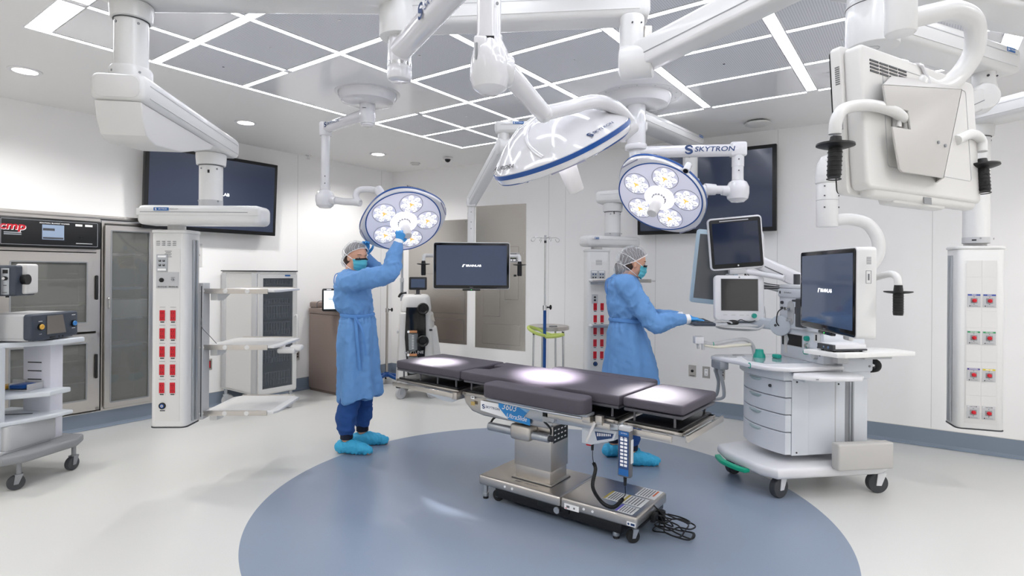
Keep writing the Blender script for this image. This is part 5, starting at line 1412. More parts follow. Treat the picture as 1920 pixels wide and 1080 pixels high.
# side rails
for (x0, x1) in ((-1.07, -.46), (.30, .70), (.79, 1.04)):
    for sy in (-1, 1):
        m = MB(MU, steel); m.box(x0, x1, sy*(hw+.030)-.005, sy*(hw+.030)+.005, .620, .652, .002)
        m.use(alu)
        for xx in (x0+.04, (x0+x1)/2, x1-.04): m.cyl((xx, sy*hw*.95, .636), (xx, sy*(hw+.026), .636), .008, n=12)
        part('side_rail', g, m)
m = MB(MU, steel); m.box(1.10, 1.112, -hw-.01, hw+.04, .628, .660, .002); m.use(chrome).cyl((1.07, -hw+.03, .645), (1.105, -hw+.03, .645), .006, n=10).cyl((1.07, hw-.03, .645), (1.105, hw-.03, .645), .006, n=10); part('end_rail', g, m)
m = MB(MU, coolw)
m.prism([(-1.0, .648), (-.47, .648), (-.47, .600), (-.52, .575), (-.60, .572), (-.95, .630)], hw*.55, hw*.6, M=Matrix(((1, 0, 0, 0), (0, 0, 1, 0), (0, 1, 0, 0), (0, 0, 0, 1))))
m.prism([(-1.0, .648), (-.47, .648), (-.47, .600), (-.52, .575), (-.60, .572), (-.95, .630)], -hw*.9, -hw*.85, M=Matrix(((1, 0, 0, 0), (0, 0, 1, 0), (0, 1, 0, 0), (0, 0, 0, 1)))); part('head_gusset', g, m)
m = MB(MU, steel); m.box(-.475, -.43, -hw-.03, -hw+.05, .61, .66, .006).box(-.475, -.43, hw-.05, hw+.03, .61, .66, .006); part('section_joint', g, m)
# slide body with its name plate
XZ = Matrix(((1, 0, 0, 0), (0, 0, 1, 0), (0, 1, 0, 0), (0, 0, 0, 1)))   # polygon (x, z) extruded along y
body = [(-.43, .665), (.30, .665), (.30, .56), (.26, .535), (-.24, .530), (-.34, .545), (-.40, .59)]
m = MB(MU, steel); m.prism(body, -.215, .215, .012, 3, M=XZ); m.box(-.42, .72, -.22, .22, .640, .662, .004); sb = part('slide_housing', g, m)
m = MB(MU @ Tr(0, -.2275, .60) @ Rx(pi/2))
m.use(logow).prism([(-.25, -.032), (-.02, -.050), (-.02, .032), (-.25, .030)], 0, .0008)
m.use(mat('plate_blue', '#2a8fd8', .35)).prism([(-.10, .050), (.145, .050), (.145, -.062), (-.02, -.052), (-.10, .012)], .0004, .0014)
m.use(mat('plate_light_blue', '#8fc4ea', .35)).prism([(.02, .050), (.145, .050), (.145, .002)], .0012, .0018)
m.use(logow).text('3603', .058, Tr(-.012, .022, .0020), shear=.3, wide=1.0, bold=.004).text('UltraSlide', .040, Tr(.045, -.030, .0020), shear=.3, bold=.004)
skytron(m, .021, Tr(-.160, -.004, .001))
m.use(logow).box(-.335, -.305, .030, .048, 0, .001); m.use(inkg).box(-.330, -.310, .036, .042, .001, .0013)
m.use(mat('tan_sticker', '#b39a5c', .5)).box(-.335, -.300, -.012, .012, 0, .001); m.use(lgrey).box(-.40, -.335, .046, .062, 0, .002)
part('name_plate', sb, m, smooth=0)
m = MB(MU, alu); m.prism([(.16, .648), (.73, .648), (.73, .618), (.64, .604), (.20, .575), (.10, .585)], -.235, -.20, .004, M=XZ).prism([(.16, .648), (.73, .648), (.73, .618), (.64, .604), (.20, .575)], .20, .235, .004, M=XZ)
m.box(.10, .64, -.19, .19, .575, .62, .01); part('slide_beam', g, m)
m = MB(MU, black); m.box(.245, .275, -.245, -.232, .585, .64, .006); m.use(lgrey).prism([(.25, .58), (.34, .60), (.34, .62), (.25, .615)], -.25, -.238, .003, M=XZ); m.use(alu).cyl((.325, -.26, .608), (.325, -.235, .608), .014, n=16); m.use(black).tube(spline([(.26, -.245, .585), (.29, -.25, .57), (.31, -.25, .55), (.31, -.25, .52)], 5), .006, 8); part('release_lever', g, m)
m = MB(MU, alu); m.box(-.09, .60, -hw-.10, -hw-.02, .682, .699, .004).tube(spline([(-.05, -hw-.16, .694), (.30, -hw-.163, .690), (.60, -hw-.15, .690)], 5), .006, 8); m.use(steel).box(.62, .66, -hw-.05, -hw-.02, .64, .69, .004).box(.55, .60, -hw-.07, -hw-.03, .645, .68, .004); m.use(offw).tube(spline([(.62, -hw-.05, .65), (.60, -hw-.06, .60), (.575, -hw-.06, .545)], 4), .008, 8); part('arm_board_mount', g, m)
# auxiliary control box
m = MB(MU, coolw); m.prism([(.50, .598), (.72, .610), (.70, .555), (.56, .505), (.50, .505)], -.225, -.165, .005, M=XZ); cb = part('control_box', g, m)
m = MB(MU, navy); m.prism([(.585, .585), (.70, .592), (.69, .567), (.60, .538)], -.2275, -.225, M=XZ); m.use(logow)
for i in range(8): m.box(.60+i*.011, .606+i*.011, -.2285, -.2275, .562+i*.002, .580+i*.001)
part('keypad', cb, m, smooth=0)
m = MB(MU, red); m.cyl((.535, -.20, .495), (.535, -.20, .507), .018); part('red_button', cb, m)
# column
MV = MT @ Tr(-.205, -.02, 0)
m = MB(MV, steel); m.box(-.125, .145, -.105, .10, .24, .535, .004); m.box(-.118, .138, -.10, .095, .165, .25, .003).box(-.135, .155, -.115, .11, .156, .168, .002)
m.use(dgrey).box(-.137, .157, -.117, .112, .1555, .160); part('column', g, m)
m = MB(MV, mat('photo_white', '#e8e8ea', .4)); m.use(black).box(.1455, .147, -.08, .09, .41, .51); m.use(logow)
for i in range(3):
    for j in range(4): m.box(.147, .1474, -.07+j*.04, -.05+j*.04, .425+i*.028, .433+i*.028)
part('warning_plate', g, m, smooth=0)
m = MB(MV, alu); m.cyl((-.29, -.155, .462), (.165, -.155, .462), .026, n=32, bev=.004); m.use(dgrey).cyl((.165, -.155, .462), (.185, -.155, .462), .018, n=20); m.use(black).tube(spline([(-.28, -.15, .485), (-.27, -.13, .51), (-.24, -.09, .53), (-.20, -.06, .54)], 5), .007, 8); part('actuator_cylinder', g, m)
m = MB(MV, steel); m.box(-.10, .05, -.20, -.10, .425, .52, .02, 3); part('actuator_bracket', g, m)
# base
m = MB(MT, steel)
m.box(-.54, .065, -.225, .215, .095, .155, .014, 3); m.box(.067, .535, -.225, .215, .095, .157, .014, 3)
bs = part('base_cover', g, m)
m = MB(MT, black); m.box(-.42, .44, -.205, .20, .035, .10, .006).box(-.10, .12, -.215, .2, .06, .11, .01); m.box(.44, .53, -.15, .18, .07, .12, .01); part('underframe', g, m)
for x_ in (-.33, -.275, .22, .275): m = MB(MT, logow); m.cyl((x_, -.2245, .125), (x_, -.2275, .125), .007, n=14); part('cap_screw', bs, m)
m = MB(MT)
m.use(alu).cyl((.045, -.222, .075), (.045, -.232, .075), .019, n=20); part('brake_knob', bs, m)
m = MB(MT, logow); m.box(.095, .19, -.2272, -.2255, .098, .130); m.use(inkg).box(.11, .13, -.2280, -.2272, .108, .120).box(.155, .165, -.2280, -.2272, .108, .118); m.use(red).box(.10, .115, -.2280, -.2272, .102, .105)
part('safety_label', bs, m, smooth=0)
m = MB(MT, logow); m.box(.48, .53, -.2272, -.2255, .105, .128); m.use(navy).cyl((.49, -.2272, .116), (.49, -.2280, .116), .006, n=10); m.box(.503, .525, -.2280, -.2272, .110, .122)
part('maker_label', bs, m, smooth=0)
paper = mat('label_paper', '#dedfe0', .5)
m = MB(MT)
m.use(paper).box(.27, .50, -.09, .04, .157, .1580).box(.40, .52, .06, .20, .157, .1580).box(.40, .50, -.205, -.105, .157, .1580)
m.use(mat('label_gold', '#b3a04c', .5)).box(.27, .285, -.09, .04, .158, .1585).box(.375, .39, -.09, .04, .158, .1585)
m.use(mat('label_orange', '#d86a3a', .5)).box(.49, .50, .10, .19, .158, .1585); m.use(mat('label_violet', '#6a5fc0', .5)).box(.40, .412, -.205, -.105, .158, .1585)
m.use(inkg)
for i in range(5):
    m.box(.295+i*.015, .302+i*.015, -.08, .03, .158, .1584).box(.40+i*.018, .407+i*.018, -.08, .03, .158, .1584); m.box(.41+i*.016, .416+i*.016, .07, .19, .158, .1584).box(.42+i*.015, .426+i*.015, -.195, -.115, .158, .1584)
part('warning_labels', bs, m, smooth=0)
m = MB(MT @ Tr(-.20, -.17, .1562), inkg); m.box(-.09, -.05, -.006, -.002, 0, .0004).box(-.09, -.04, .004, .008, 0, .0004).text('Skytron', .030, Tr(.03, 0, 0), shear=.3); part('base_lettering', bs, m, smooth=0)
for (x_, y_) in ((-.51, -.185), (.40, -.185), (-.51, .17), (.40, .17)):
    m = MB(MT, alu); m.cyl((x_, y_, .045), (x_, y_, .10), .015, n=20).cyl((x_, y_, .014), (x_, y_, .04), .019, n=20, bev=.003).cyl((x_, y_, .035), (x_, y_, .05), .012, n=16); m.use(rubber).cyl((x_, y_, 0), (x_, y_, .016), .017, n=20); part('levelling_foot', g, m)
for (x_, y_, w_) in ((-.42, -.17, 0), (.495, -.18, .8), (-.42, .15, 0), (.49, .15, .4)):
    caster(g, MT, x_, y_, .036, .026, yaw=w_, top=.095, tire=rubber, hub=black)
# hand control and coiled cord
mh = MU @ Tr(.80, -hw-.05, 0)
m = MB(mh, mat('control_grey', '#5e5f63', .45)); m.box(-.036, .036, -.018, .018, .405, .648, .008, 2); m.use(lgrey).box(-.030, .034, -.018, .02, .640, .665, .005); m.use(paper).box(.036, .039, -.010, .012, .48, .60); hc = part('hand_control', g, m)
m = MB(mh @ Tr(0, -.0185, 0) @ Rx(pi/2)); m.use(navy).box(-.028, .028, .415, .640, 0, .001); m.use(blue_l).box(-.028, .028, .415, .448, .001, .0014).box(-.028, .028, .618, .640, .001, .0014); m.use(logow)
for i in range(8): m.box(-.019, -.002, .462+i*.0185, .474+i*.0185, .001, .0018).box(.003, .020, .462+i*.0185, .474+i*.0185, .001, .0018)
m.box(-.018, -.006, .606, .610, .001, .0016).box(.004, .018, .606, .610, .001, .0016)
m.text('SKYTRON', .008, Tr(.002, .630, .0016)); part('keypad', hc, m, smooth=0)
m = MB(MT)
pA_ = MU @ Vector((.80, -hw-.05, .405)); pB_ = MU @ Vector((.555, -.20, .50))
inv = MT.inverted(); pA_ = inv @ pA_; pB_ = inv @ pB_
m.use(black).cyl(pA_+Z*.002, pA_-Z*.045, .010, .007, 14).cyl(pB_+Z*.01, pB_-Z*.03, .009, .007, 14)
mid = [pA_-Z*.045, pA_-Z*.09, pA_+V(-.025, 0, -.135), pA_+V(-.07, 0, -.175), pA_+V(-.135, .005, -.165), pA_+V(-.19, .01, -.10), pB_+V(.02, 0, -.13), pB_+V(.005, 0, -.09), pB_-Z*.03]
cs_ = spline(mid, 26)
wire_ = []
tot = len(cs_); acc = 0
for i in range(tot-1):
    p_, q2 = cs_[i], cs_[i+1]; d = (q2-p_).normalized()
    x_ = d.cross(V(0, 1, 0)).normalized(); y_ = d.cross(x_)
    u_ = i/tot; rr = .0085 if .20 < u_ < .84 else .0005
    for k in range(8):
        t_ = k/8; q3 = p_.lerp(q2, t_)
        acc += (q2-p_).length/8/(.0042 if rr > .001 else .05)*2*pi
        wire_.append(q3+x_*rr*cos(acc)+y_*rr*sin(acc))
m.tube(wire_, .0021, 5); part('coiled_cord', g, m)
# power cable heap behind the base end
m = MB(MT, black)
random.seed(4)
pts_ = [V(.53, .0, .10), V(.57, .02, .09), V(.60, .04, .03)]
for k in range(34):
    a = k*.72; rr = .085+.03*sin(k*1.7); pts_.append(V(.645+rr*cos(a)*1.05, .03+rr*sin(a)*.85, .008+.0022*k+.006*sin(k*2.3)))
for k in range(8): a = 3.4+k*.7; pts_.append(V(.635+.10*cos(a), .03+.05*sin(a), .09+.05*max(0, sin(a*.5))))
m.tube(spline(pts_, 5), .0042, 7); m.box(.535, .56, -.04, .02, .07, .11, .004).cyl((.55, .10, .02), (.55, .10, .09), .02, n=16); part('power_cable', g, m)
# ------------------------------------------------------------------ anaesthesia machine
g = thing('anaesthesia_machine', 'white anaesthesia machine on casters with four curved drawers and a green foot brake', 'medical machine', (2.05, 3.95, 0), radians(9))
MG = F(g)
mw = mat('machine_white', '#d0d4da', .35); mw2 = mat('machine_white_light', '#dddde0', .3, coat=.2); hnd = mat('pull_grey_green', '#a9b9bb', .4)
m = MB(MG, mw2)
m.prism([(-.40, -.30), (.34, -.30), (.43, -.26), (.44, .22), (.36, .33), (-.30, .33), (-.50, .27), (-.53, .12), (-.50, -.03), (-.47, -.20)], .135, .205, .025, 3); part('base_plate', g, m)
for (x_, y_, yw) in ((-.345, -.225, .3), (.36, -.24, -.2), (-.40, .22, .3), (.34, .25, .3)):
    caster(g, MG, x_, y_, .065, .045, yaw=yw, top=.15, tire=dgrey, hub=mw2, fork=mw2)
m = MB(MG, green); pts_ = [(-.535, .20), (-.56, .08), (-.535, -.05), (-.50, -.12)]
pp = spline([(x, y, 0) for x, y in pts_], 5); m.prism([(p.x-.022, p.y) for p in pp]+[(p.x+.022, p.y+.01) for p in reversed(pp)], .125, .15, .006); part('foot_brake', g, m)
m = MB(MG, warmg); m.box(-.02, .38, -.36, -.29, .195, .365, .012, 3); part('base_box', g, m)
# body and drawers
m = MB(MG, mw); m.box(-.12, .32, -.205, .29, .255, .755, .006).prism([(-.24, -.205), (-.12, -.205), (-.12, .29), (-.24, .29)], .255, .755, .003)
m.use(lgrey).box(.075, .082, -.2065, -.203, .26, .75); m.use(inkb).cyl((-.205, -.208, .74), (-.205, -.203, .74), .006, n=10).cyl((-.205, -.208, .275), (-.205, -.203, .275), .006, n=10).cyl((.10, -.208, .72), (.10, -.203, .72), .006, n=10)
m.use(mgrey).box(.150, .215, -.2075, -.19, .29, .755); m.use(alu).box(.178, .186, -.213, -.2, .29, .755).box(.200, .208, -.213, -.2, .29, .755); bd = part('machine_body', g, m)
def arcpoly(y0, y1, xb, bulge, n=10, x_in=-.243):
    o = [(x_in, y0), (x_in, y1)]
    for i in range(n+1):
        u = 1-i/n; y = y0+(y1-y0)*u; o.append((xb-bulge*sin(pi*u)**.8*(.75+.25*u), y))
    return o
for k, (z0, z1) in enumerate(((.262, .405), (.411, .520), (.526, .632), (.638, .745))):
    m = MB(MG, mw2 if k > 5 else mw); m.prism(arcpoly(-.202, .285, -.285, .075), z0, z1, .003, 1); d_ = part('drawer', g, m)
    m = MB(MG, hnd); m.lathe([(.001, 0), (.045, .004), (.068, .018), (.070, .022), (.06, .024), (.001, .024)], 24, Tr(-.338, .04, z1-.033), sx=.45, sy=1.0); part('drawer_pull', d_, m)
    if k == 3: m = MB(MG, dgrey); m.cyl((-.325, -.10, z1-.045), (-.335, -.104, z1-.045), .010, n=14); part('drawer_lock', d_, m)
m = MB(MG, mw); m.prism(arcpoly(-.22, .30, -.31, .08), .752, .81, .006, 2); m.box(-.22, .33, -.22, .30, .752, .83, .008); part('skirt', g, m)
# worktop
wt = spline([(-.30, -.27, 0), (-.40, -.20, 0), (-.455, -.08, 0), (-.48, .08, 0), (-.52, .20, 0), (-.54, .30, 0)], 5)
m = MB(MG, mw2); m.prism([(p.x, p.y) for p in wt]+[(-.48, .36), (-.30, .36), (.30, .34), (.30, -.22), (-.02, -.25)], .815, .845, .010, 3); w_ = part('worktop', g, m)
m = MB(MG, mat('worktop_glass', '#9fa7ae', .08, coat=.6)); m.prism([(-.36, -.10), (-.02, -.10), (-.02, .24), (-.34, .22), (-.40, .05)], .845, .8475); part('writing_surface', w_, m)
m = MB(MG, lgrey); m.lathe([(.001, .849), (.042, .849), (.045, .846)], 24, Tr(-.43, .22, 0)).lathe([(.001, .849), (.042, .849), (.045, .846)], 24, Tr(-.33, .28, 0)); part('cup_recess', w_, m)
m = MB(MG, mw2); m.prism([(-.33, -.34), (-.20, -.44), (.06, -.46), (.12, -.40), (.12, -.25), (-.25, -.23)], .785, .812, .008, 2); m.use(inkg).box(-.235, -.19, -.428, -.4265, .797, .801, M=Matrix()); part('pull_out_shelf', g, m)
m = MB(MG, mw); m.box(-.22, .10, -.30, -.20, .755, .787, .006); m.box(.10, .335, -.24, .30, .80, .905, .02, 2); m.use(mgrey).cyl((.30, -.243, .84), (.30, -.238, .84), .008, n=10); part('side_bracket', g, m)
m = MB(MG @ Tr(-.455, -.06, .83) @ Ry(-pi/2) @ Rz(pi/2), teal); m.torus(.016, .004, 20, 6); m.use(logow).cyl((0, 0, -.01), (0, 0, .002), .013, n=16); part('green_badge', g, m)
# upper block
m = MB(MG, mw)
m.box(0, .31, -.19, .27, .845, 1.06, .008).box(-.008, .30, -.185, .275, 1.055, 1.285, .006).box(-.02, .31, -.19, .28, 1.28, 1.345, .012); m.use(lgrey).box(.0, .30, -.192, -.186, 1.058, 1.064).box(-.0105, -.004, -.18, .27, 1.053, 1.06)
m.use(mw2).box(-.015, .30, -.185, .275, 1.345, 1.375, .012); ub = part('upper_block', g, m)
FF = MG @ Tr(-.001, 0, 0) @ Ry(-pi/2) @ Rz(-pi/2)     # x -> towards the camera along -y, y up, z out to -x
FF = frame(MG @ Vector((0, 0, 0)), (MG.to_3x3() @ Vector((0, -1, 0))), Z)
m = MB(FF, lgrey); m.prism([(-.19, .93), (-.02, .93), (-.02, 1.02), (-.19, 1.02), (-.185, .998), (-.175, .975), (-.185, .952)], -.002, .002); m.use(black).prism([(-.185, .935), (-.025, .935), (-.025, 1.015), (-.185, 1.015), (-.175, .99), (-.167, .975), (-.177, .955)], 0, .003); part('flow_display', ub, m, smooth=0)
for x_, z_, c_, r_ in ((.035, 1.005, teal, .018), (.04, .955, chrome, .017), (.03, .91, teal, .017), (-.235, 1.02, teal, .016), (.115, .895, lgrey, .022)):
    m = MB(FF @ Tr(x_, z_, 0), c_); m.lathe([(.001, .026), (r_*.9, .025), (r_, .018), (r_, 0)], 20); part('knob', ub, m)
m = MB(FF, offw); m.box(.10, .16, .99, 1.05, 0, .004, .001).box(-.22, -.19, .87, 1.04, 0, .004); m.use(inkb).box(.115, .13, 1.0, 1.04, .004, .005).box(-.245, -.23, .93, 1.04, 0, .004).cyl((.155, .905, 0), (.155, .905, .004), .006, n=10); m.use(inkb).text('GE Healthcare', .014, Tr(-.16, 1.315, .021), bold=.01).box(-.255, -.243, 1.305, 1.325, .020, .022); part('front_markings', ub, m, smooth=0)
m = MB(FF, lgrey); m.prism(rrect(.07, .17, .03, cx=-.14, cy=1.17), .006, .012); m.use(chrome).cyl((-.15, 1.20, .01), (-.15, 1.20, .05), .012, n=14).cyl((-.13, 1.12, .01), (-.13, 1.12, .05), .010, n=14).box(-.17, -.11, 1.19, 1.205, .03, .045, .003)
m.use(dgrey).cyl((-.235, 1.24, .0), (-.235, 1.24, .02), .012, n=14).cyl((-.235, 1.20, .0), (-.235, 1.20, .02), .009, n=14); m.use(mw2).cyl((-.04, 1.16, .0), (-.04, 1.16, .012), .038, n=24); part('gauge_column', ub, m)
m = MB(FF, dgrey); m.box(-.01, .06, 1.08, 1.28, .02, .07, .008).box(-.06, .0, 1.255, 1.27, .03, .06, .004).box(-.03, .0, 1.17, 1.22, .03, .06, .004); part('bottle_clamp', g, m)
# side shelf with a white unit on it
m = MB(MG, mat('shelf_white', '#e6e6e4', .4)); m.prism([(-.14, -.18), (-.07, -.40), (-.03, -.425), (.52, -.37), (.50, -.22), (.40, -.14)], .925, .953, .004); m.use(lgrey).box(.16, .36, -.36, -.28, .905, .925, .005).box(.02, .10, -.30, -.24, .87, .925, .008); part('side_shelf', g, m)
m = MB(MG, black); m.tube(spline([(.33, -.2, .88), (.36, -.24, .86), (.375, -.22, .82), (.36, -.16, .80)], 5), .02, 10); part('hose_grip', g, m)
uq = thing('network_unit', 'small white electronics unit with a black rim on the anaesthesia machine shelf', 'medical device', tuple(MG @ Vector((.06, -.28, .953))), radians(12))
MQ = F(uq)
m = MB(MQ, mw2); m.prism([(-.105, -.065), (.115, -.075), (.12, .075), (-.105, .075)], .016, .05, .005, 2); part('housing', uq, m)
m = MB(MQ, dgrey); m.prism([(-.12, -.07), (.12, -.08), (.122, .078), (-.12, .078)], .008, .020, .003); m.box(-.125, -.10, -.065, .07, .01, .046, .003); m.use(rubber).cyl((-.1, -.05, 0), (-.1, -.05, .01), .009, n=10).cyl((.1, -.05, 0), (.1, -.05, .01), .009, n=10).cyl((.1, .05, 0), (.1, .05, .01), .009, n=10).cyl((-.1, .05, 0), (-.1, .05, .01), .009, n=10); m.use(chrome).cyl((-.128, -.03, .028), (-.12, -.03, .028), .009, n=12).cyl((-.128, .01, .028), (-.12, .01, .028), .007, n=12); part('rim', uq, m)
# monitors on arms
def gm(*p): return MG @ Vector(p)
c1 = V(1.715, 4.33, 1.685); z1v = V(-.22, -1, -.03)
S1 = look(c1, z1v, (-.085, 0, 1))
m = MB(S1, mw2); m.prism(rrect(.395, .405, .03), -.055, 0, .012, 3); m.box(.196, .206, -.06, .06, -.04, -.015, .004); m1 = part('monitor_housing', g, m, 'upper monitor housing')
m = MB(S1, black); m.prism(rrect(.372, .378, .018), -.001, .003, .001); m.use(lgrey).box(-.11, .10, .170, .178, .003, .0045); m.use(logow).cyl((.005, -.172, .002), (.005, -.172, .0045), .006, n=12); b1_ = part('bezel', m1, m)
m = MB(S1, scr_dim := mat('screen_dark_blue', '#161d2e', .12, coat=.4, emit='#1c2740', estr=.35)); m.box(-.165, .165, -.155, .160, .003, .0045); part('screen', m1, m, smooth=0)
c2 = V(1.725, 4.28, 1.265); z2v = V(-.10, -1, .05)
S2 = look(c2, z2v)
m = MB(S2, mw2); m.prism(rrect(.365, .345, .03), -.05, 0, .010, 3); m.prism(rrect(.355, .335, .03, cx=.015, cy=-.005), -.12, -.045, .015); m2 = part('monitor_housing', g, m, 'lower ventilator screen housing')
m = MB(S2, mat('screen_dark_warm', '#2a2a2a', .14, coat=.5)); m.box(-.135, .135, -.095, .145, .0, .002); m.use(lgrey).rring(.278, .248, .004, .006, .003, Tr(0, .025, 0)); part('screen', m2, m, smooth=0)
m = MB(S2, teal); m.lathe([(.001, .022), (.016, .021), (.0185, .012), (.0185, 0)], 24, Tr(.105, -.132, 0)); m.use(inkg).cyl((0, .158, 0), (0, .158, .002), .006, n=12); m.use(lgrey).box(-.12, -.09, -.13, -.126, 0, .001).box(-.06, -.03, -.13, -.126, 0, .001).box(0, .03, -.13, -.126, 0, .001).box(.05, .07, -.13, -.126, 0, .001); part('control_knob', m2, m)
m = MB(S2, lgrey); m.tube(spline([(-.17, -.17, -.02), (-.17, -.22, .02), (-.05, -.235, .045), (.10, -.235, .04), (.17, -.20, .02), (.185, -.12, -.01), (.185, -.06, -.03)], 5), .008, 10); part('grab_rail', m2, m)
m = MB(mt=lgrey); m.box(-.06, .06, -.02, .02, -.04, .05, .006, M=S1 @ Tr(0, -.22, -.05)); m.use(mw2); m.M = Matrix(); m.tube([c1+V(.02, .08, -.20), gm(-.02, .20, 1.37)+Z*.05], .02, 12); part('neck', g, m)
pA2, pB2 = c1+V(.05, .14, -.06), gm(.14, .16, 1.375)
m = MB(frame(pA2, pB2-pA2, Z.cross(pB2-pA2)), mw2); Ln = (pB2-pA2).length; m.box(-.03, Ln+.02, -.035, .035, -.055, .055, .02, 3); m.use(inkg).box(Ln*.45, Ln*.7, -.0365, -.0345, -.01, -.002); m.use(lgrey).cyl((.03, -.045, 0), (.03, .0, 0), .03, n=20); part('monitor_arm', g, m)
m = MB(mt=dgrey); m.cyl(gm(.03, .13, 1.37), gm(.03, .13, 1.45), .022, n=14); part('arm_pivot', g, m)
pA3, pB3 = c2+V(.06, .10, -.18), gm(.0, .20, 1.07)
m = MB(frame(pA3, pB3-pA3, Z.cross(pB3-pA3)), mat('arm_grey', '#b9c0c8', .4)); Ln = (pB3-pA3).length; m.box(-.04, Ln, -.03, .03, -.04, .04, .018, 3); m.cyl((Ln-.03, -.05, 0), (Ln-.03, .04, 0), .075, n=30, bev=.01); m.use(dgrey).cyl((Ln-.06, -.053, 0), (Ln-.06, -.049, 0), .010, n=14); part('ventilator_arm', g, m)
m = MB(mt=black)
for k in range(3): m.tube(spline([c1+V(.10, .08, -.22-.01*k), c1+V(.17, .08, -.27-.03*k), c1+V(.26, .03, -.31-.02*k), gm(.0+.02*k, .15, 1.36)], 6), .0035, 6)
m.tube(spline([gm(-.03, .2, 1.20), gm(-.07, .2, 1.17), gm(-.08, .2, 1.10), gm(-.06, .2, 1.07)], 5), .004, 6); part('cable', g, m)
# third display behind, pale blue frame
c3 = V(1.70, 4.72, 1.50); S3 = look(c3, V(-.30, -1, -.02), (.10, 0, 1))
m = MB(S3, mat('pale_blue_plastic', '#b9cfdc', .4)); m.prism(rrect(.36, .62, .025), -.04, 0, .008); m3 = part('rear_display_housing', g, m, 'pale blue framed display behind the two monitors')
m = MB(S3, mat('screen_grey_dark', '#55585c', .12, coat=.5)); m.box(-.15, .15, -.27, .27, 0, .002); part('screen', m3, m, smooth=0)
m = MB(mt=lgrey); m.tube([c3+V(.05, .05, -.05), gm(.10, .24, 1.30)], .02, 12); part('rear_display_arm', g, m)
# breathing arm
m = MB(mt=lgrey)
m.tube(spline([gm(-.22, .25, .855), gm(-.24, .255, .93), gm(-.30, .26, .965), gm(-.42, .255, .955), gm(-.55, .25, .935), gm(-.63, .25, .95)], 6), .014, 10); m.use(mat('hose_cream', '#dcd8c8', .5)).tube(spline([gm(-.26, .24, .93), gm(-.40, .235, .925), gm(-.52, .24, .915), gm(-.62, .25, .93)], 6), .011, 10)
m.use(mw2).box(-.035, .03, -.03, .03, -.02, .035, .008, M=Tr(gm(-.66, .255, .96))); m.use(lgrey).cyl(gm(-.64, .23, .945), gm(-.64, .23, .90), .011, n=12).cyl(gm(-.67, .25, .94), gm(-.665, .25, .905), .009, n=12); m.use(green).torus(.0145, .003, 16, 6, Tr(gm(-.55, .25, .935)) @ Ry(pi/2)); part('breathing_arm', g, m)
m = MB(MG, teal); m.lathe([(.001, .905), (.026, .905), (.030, .88), (.040, .865), (.042, .846)], 24, Tr(-.235, .17, 0)); part('absorber_knob', g, m)
m = MB(MG, teal); m.box(-.14, -.10, .10, .16, .847, .875, .008, M=Rz(.1)); part('flush_button', g, m)
m = MB(MG, mat('hook_grey', '#8f9399', .45))
for k, y_ in enumerate((.20, .26)):
    m.tube(spline([(-.50, y_, .80), (-.52, y_, .74), (-.50, y_, .66), (-.49-.02*k, y_, .58), (-.50-.03*k, y_+.01, .55), (-.56-.03*k, y_+.02, .54)], 5), [.02]*6+[.014]*20, 8, flat=.5)
m.box(-.54, -.47, .17, .30, .76, .82, .01); part('hose_hook', g, m)
# keyboard tray held by an arm
m = MB(mt=lgrey); m.box(-.24, .24, -.10, .12, -.012, 0, .004, M=Tr(1.56, 4.22, 1.075)); m.tube([V(1.66, 4.28, 1.066), c2+V(.03, .08, -.16)], .014, 10).tube(spline([V(1.45, 4.10, 1.09), V(1.47, 4.12, 1.10), V(1.58, 4.12, 1.10), V(1.60, 4.10, 1.09)], 3), .006, 8); kt = part('keyboard_tray', g, m)
kq = thing('keyboard', 'dark keyboard under the gloved hands on the tray beside the anaesthesia machine', 'keyboard', (1.40, 4.20, 1.076), radians(82))
m = MB(F(kq), slate); m.box(-.19, .19, -.075, .075, 0, .022, .006); part('housing', kq, m)
m = MB(F(kq), dgrey)
for i in range(15):
    for j in range(5): m.box(-.178+i*.024, -.158+i*.024, -.06+j*.024, -.041+j*.024, .021, .027, .002, 1)
part('keys', kq, m, kind='stuff')
m = MB(mt=black); m.sphere((1.63, 4.16, 1.090), (.045, .028, .020), 18); m.tube(spline([(1.665, 4.17, 1.09), (1.70, 4.19, 1.11), (1.76, 4.20, 1.09), (1.82, 4.22, 1.10)], 5), .003, 6); solo('computer_mouse', m, 'black computer mouse on the tray right of the keyboard', 'mouse', (1.63, 4.16, 1.076), 0)
# ------------------------------------------------------------------ people
def remeshed(mb, voxel, smooth_it=3):
    """union of the closed shapes in mb as one continuous skin: (verts, faces) in world space"""
    bmesh.ops.recalc_face_normals(mb.bm, faces=mb.bm.faces[:])
    me = bpy.data.meshes.new('tmp'); mb.bm.to_mesh(me); mb.bm.free()
    ob = bpy.data.objects.new('tmp', me); COL.objects.link(ob)
    md = ob.modifiers.new('r', 'REMESH'); md.mode = 'VOXEL'; md.voxel_size = voxel; md.adaptivity = 0
    if smooth_it:
        sm = ob.modifiers.new('s', 'SMOOTH'); sm.factor = .5; sm.iterations = smooth_it
    dg = bpy.context.evaluated_depsgraph_get()
    m2 = bpy.data.meshes.new_from_object(ob.evaluated_get(dg))
    vs_ = [v.co.copy() for v in m2.vertices]; ns = [v.normal.copy() for v in m2.vertices]; fs = [tuple(p.vertices) for p in m2.polygons]
    bpy.data.objects.remove(ob); bpy.data.meshes.remove(me); bpy.data.meshes.remove(m2)
    return vs_, ns, fs
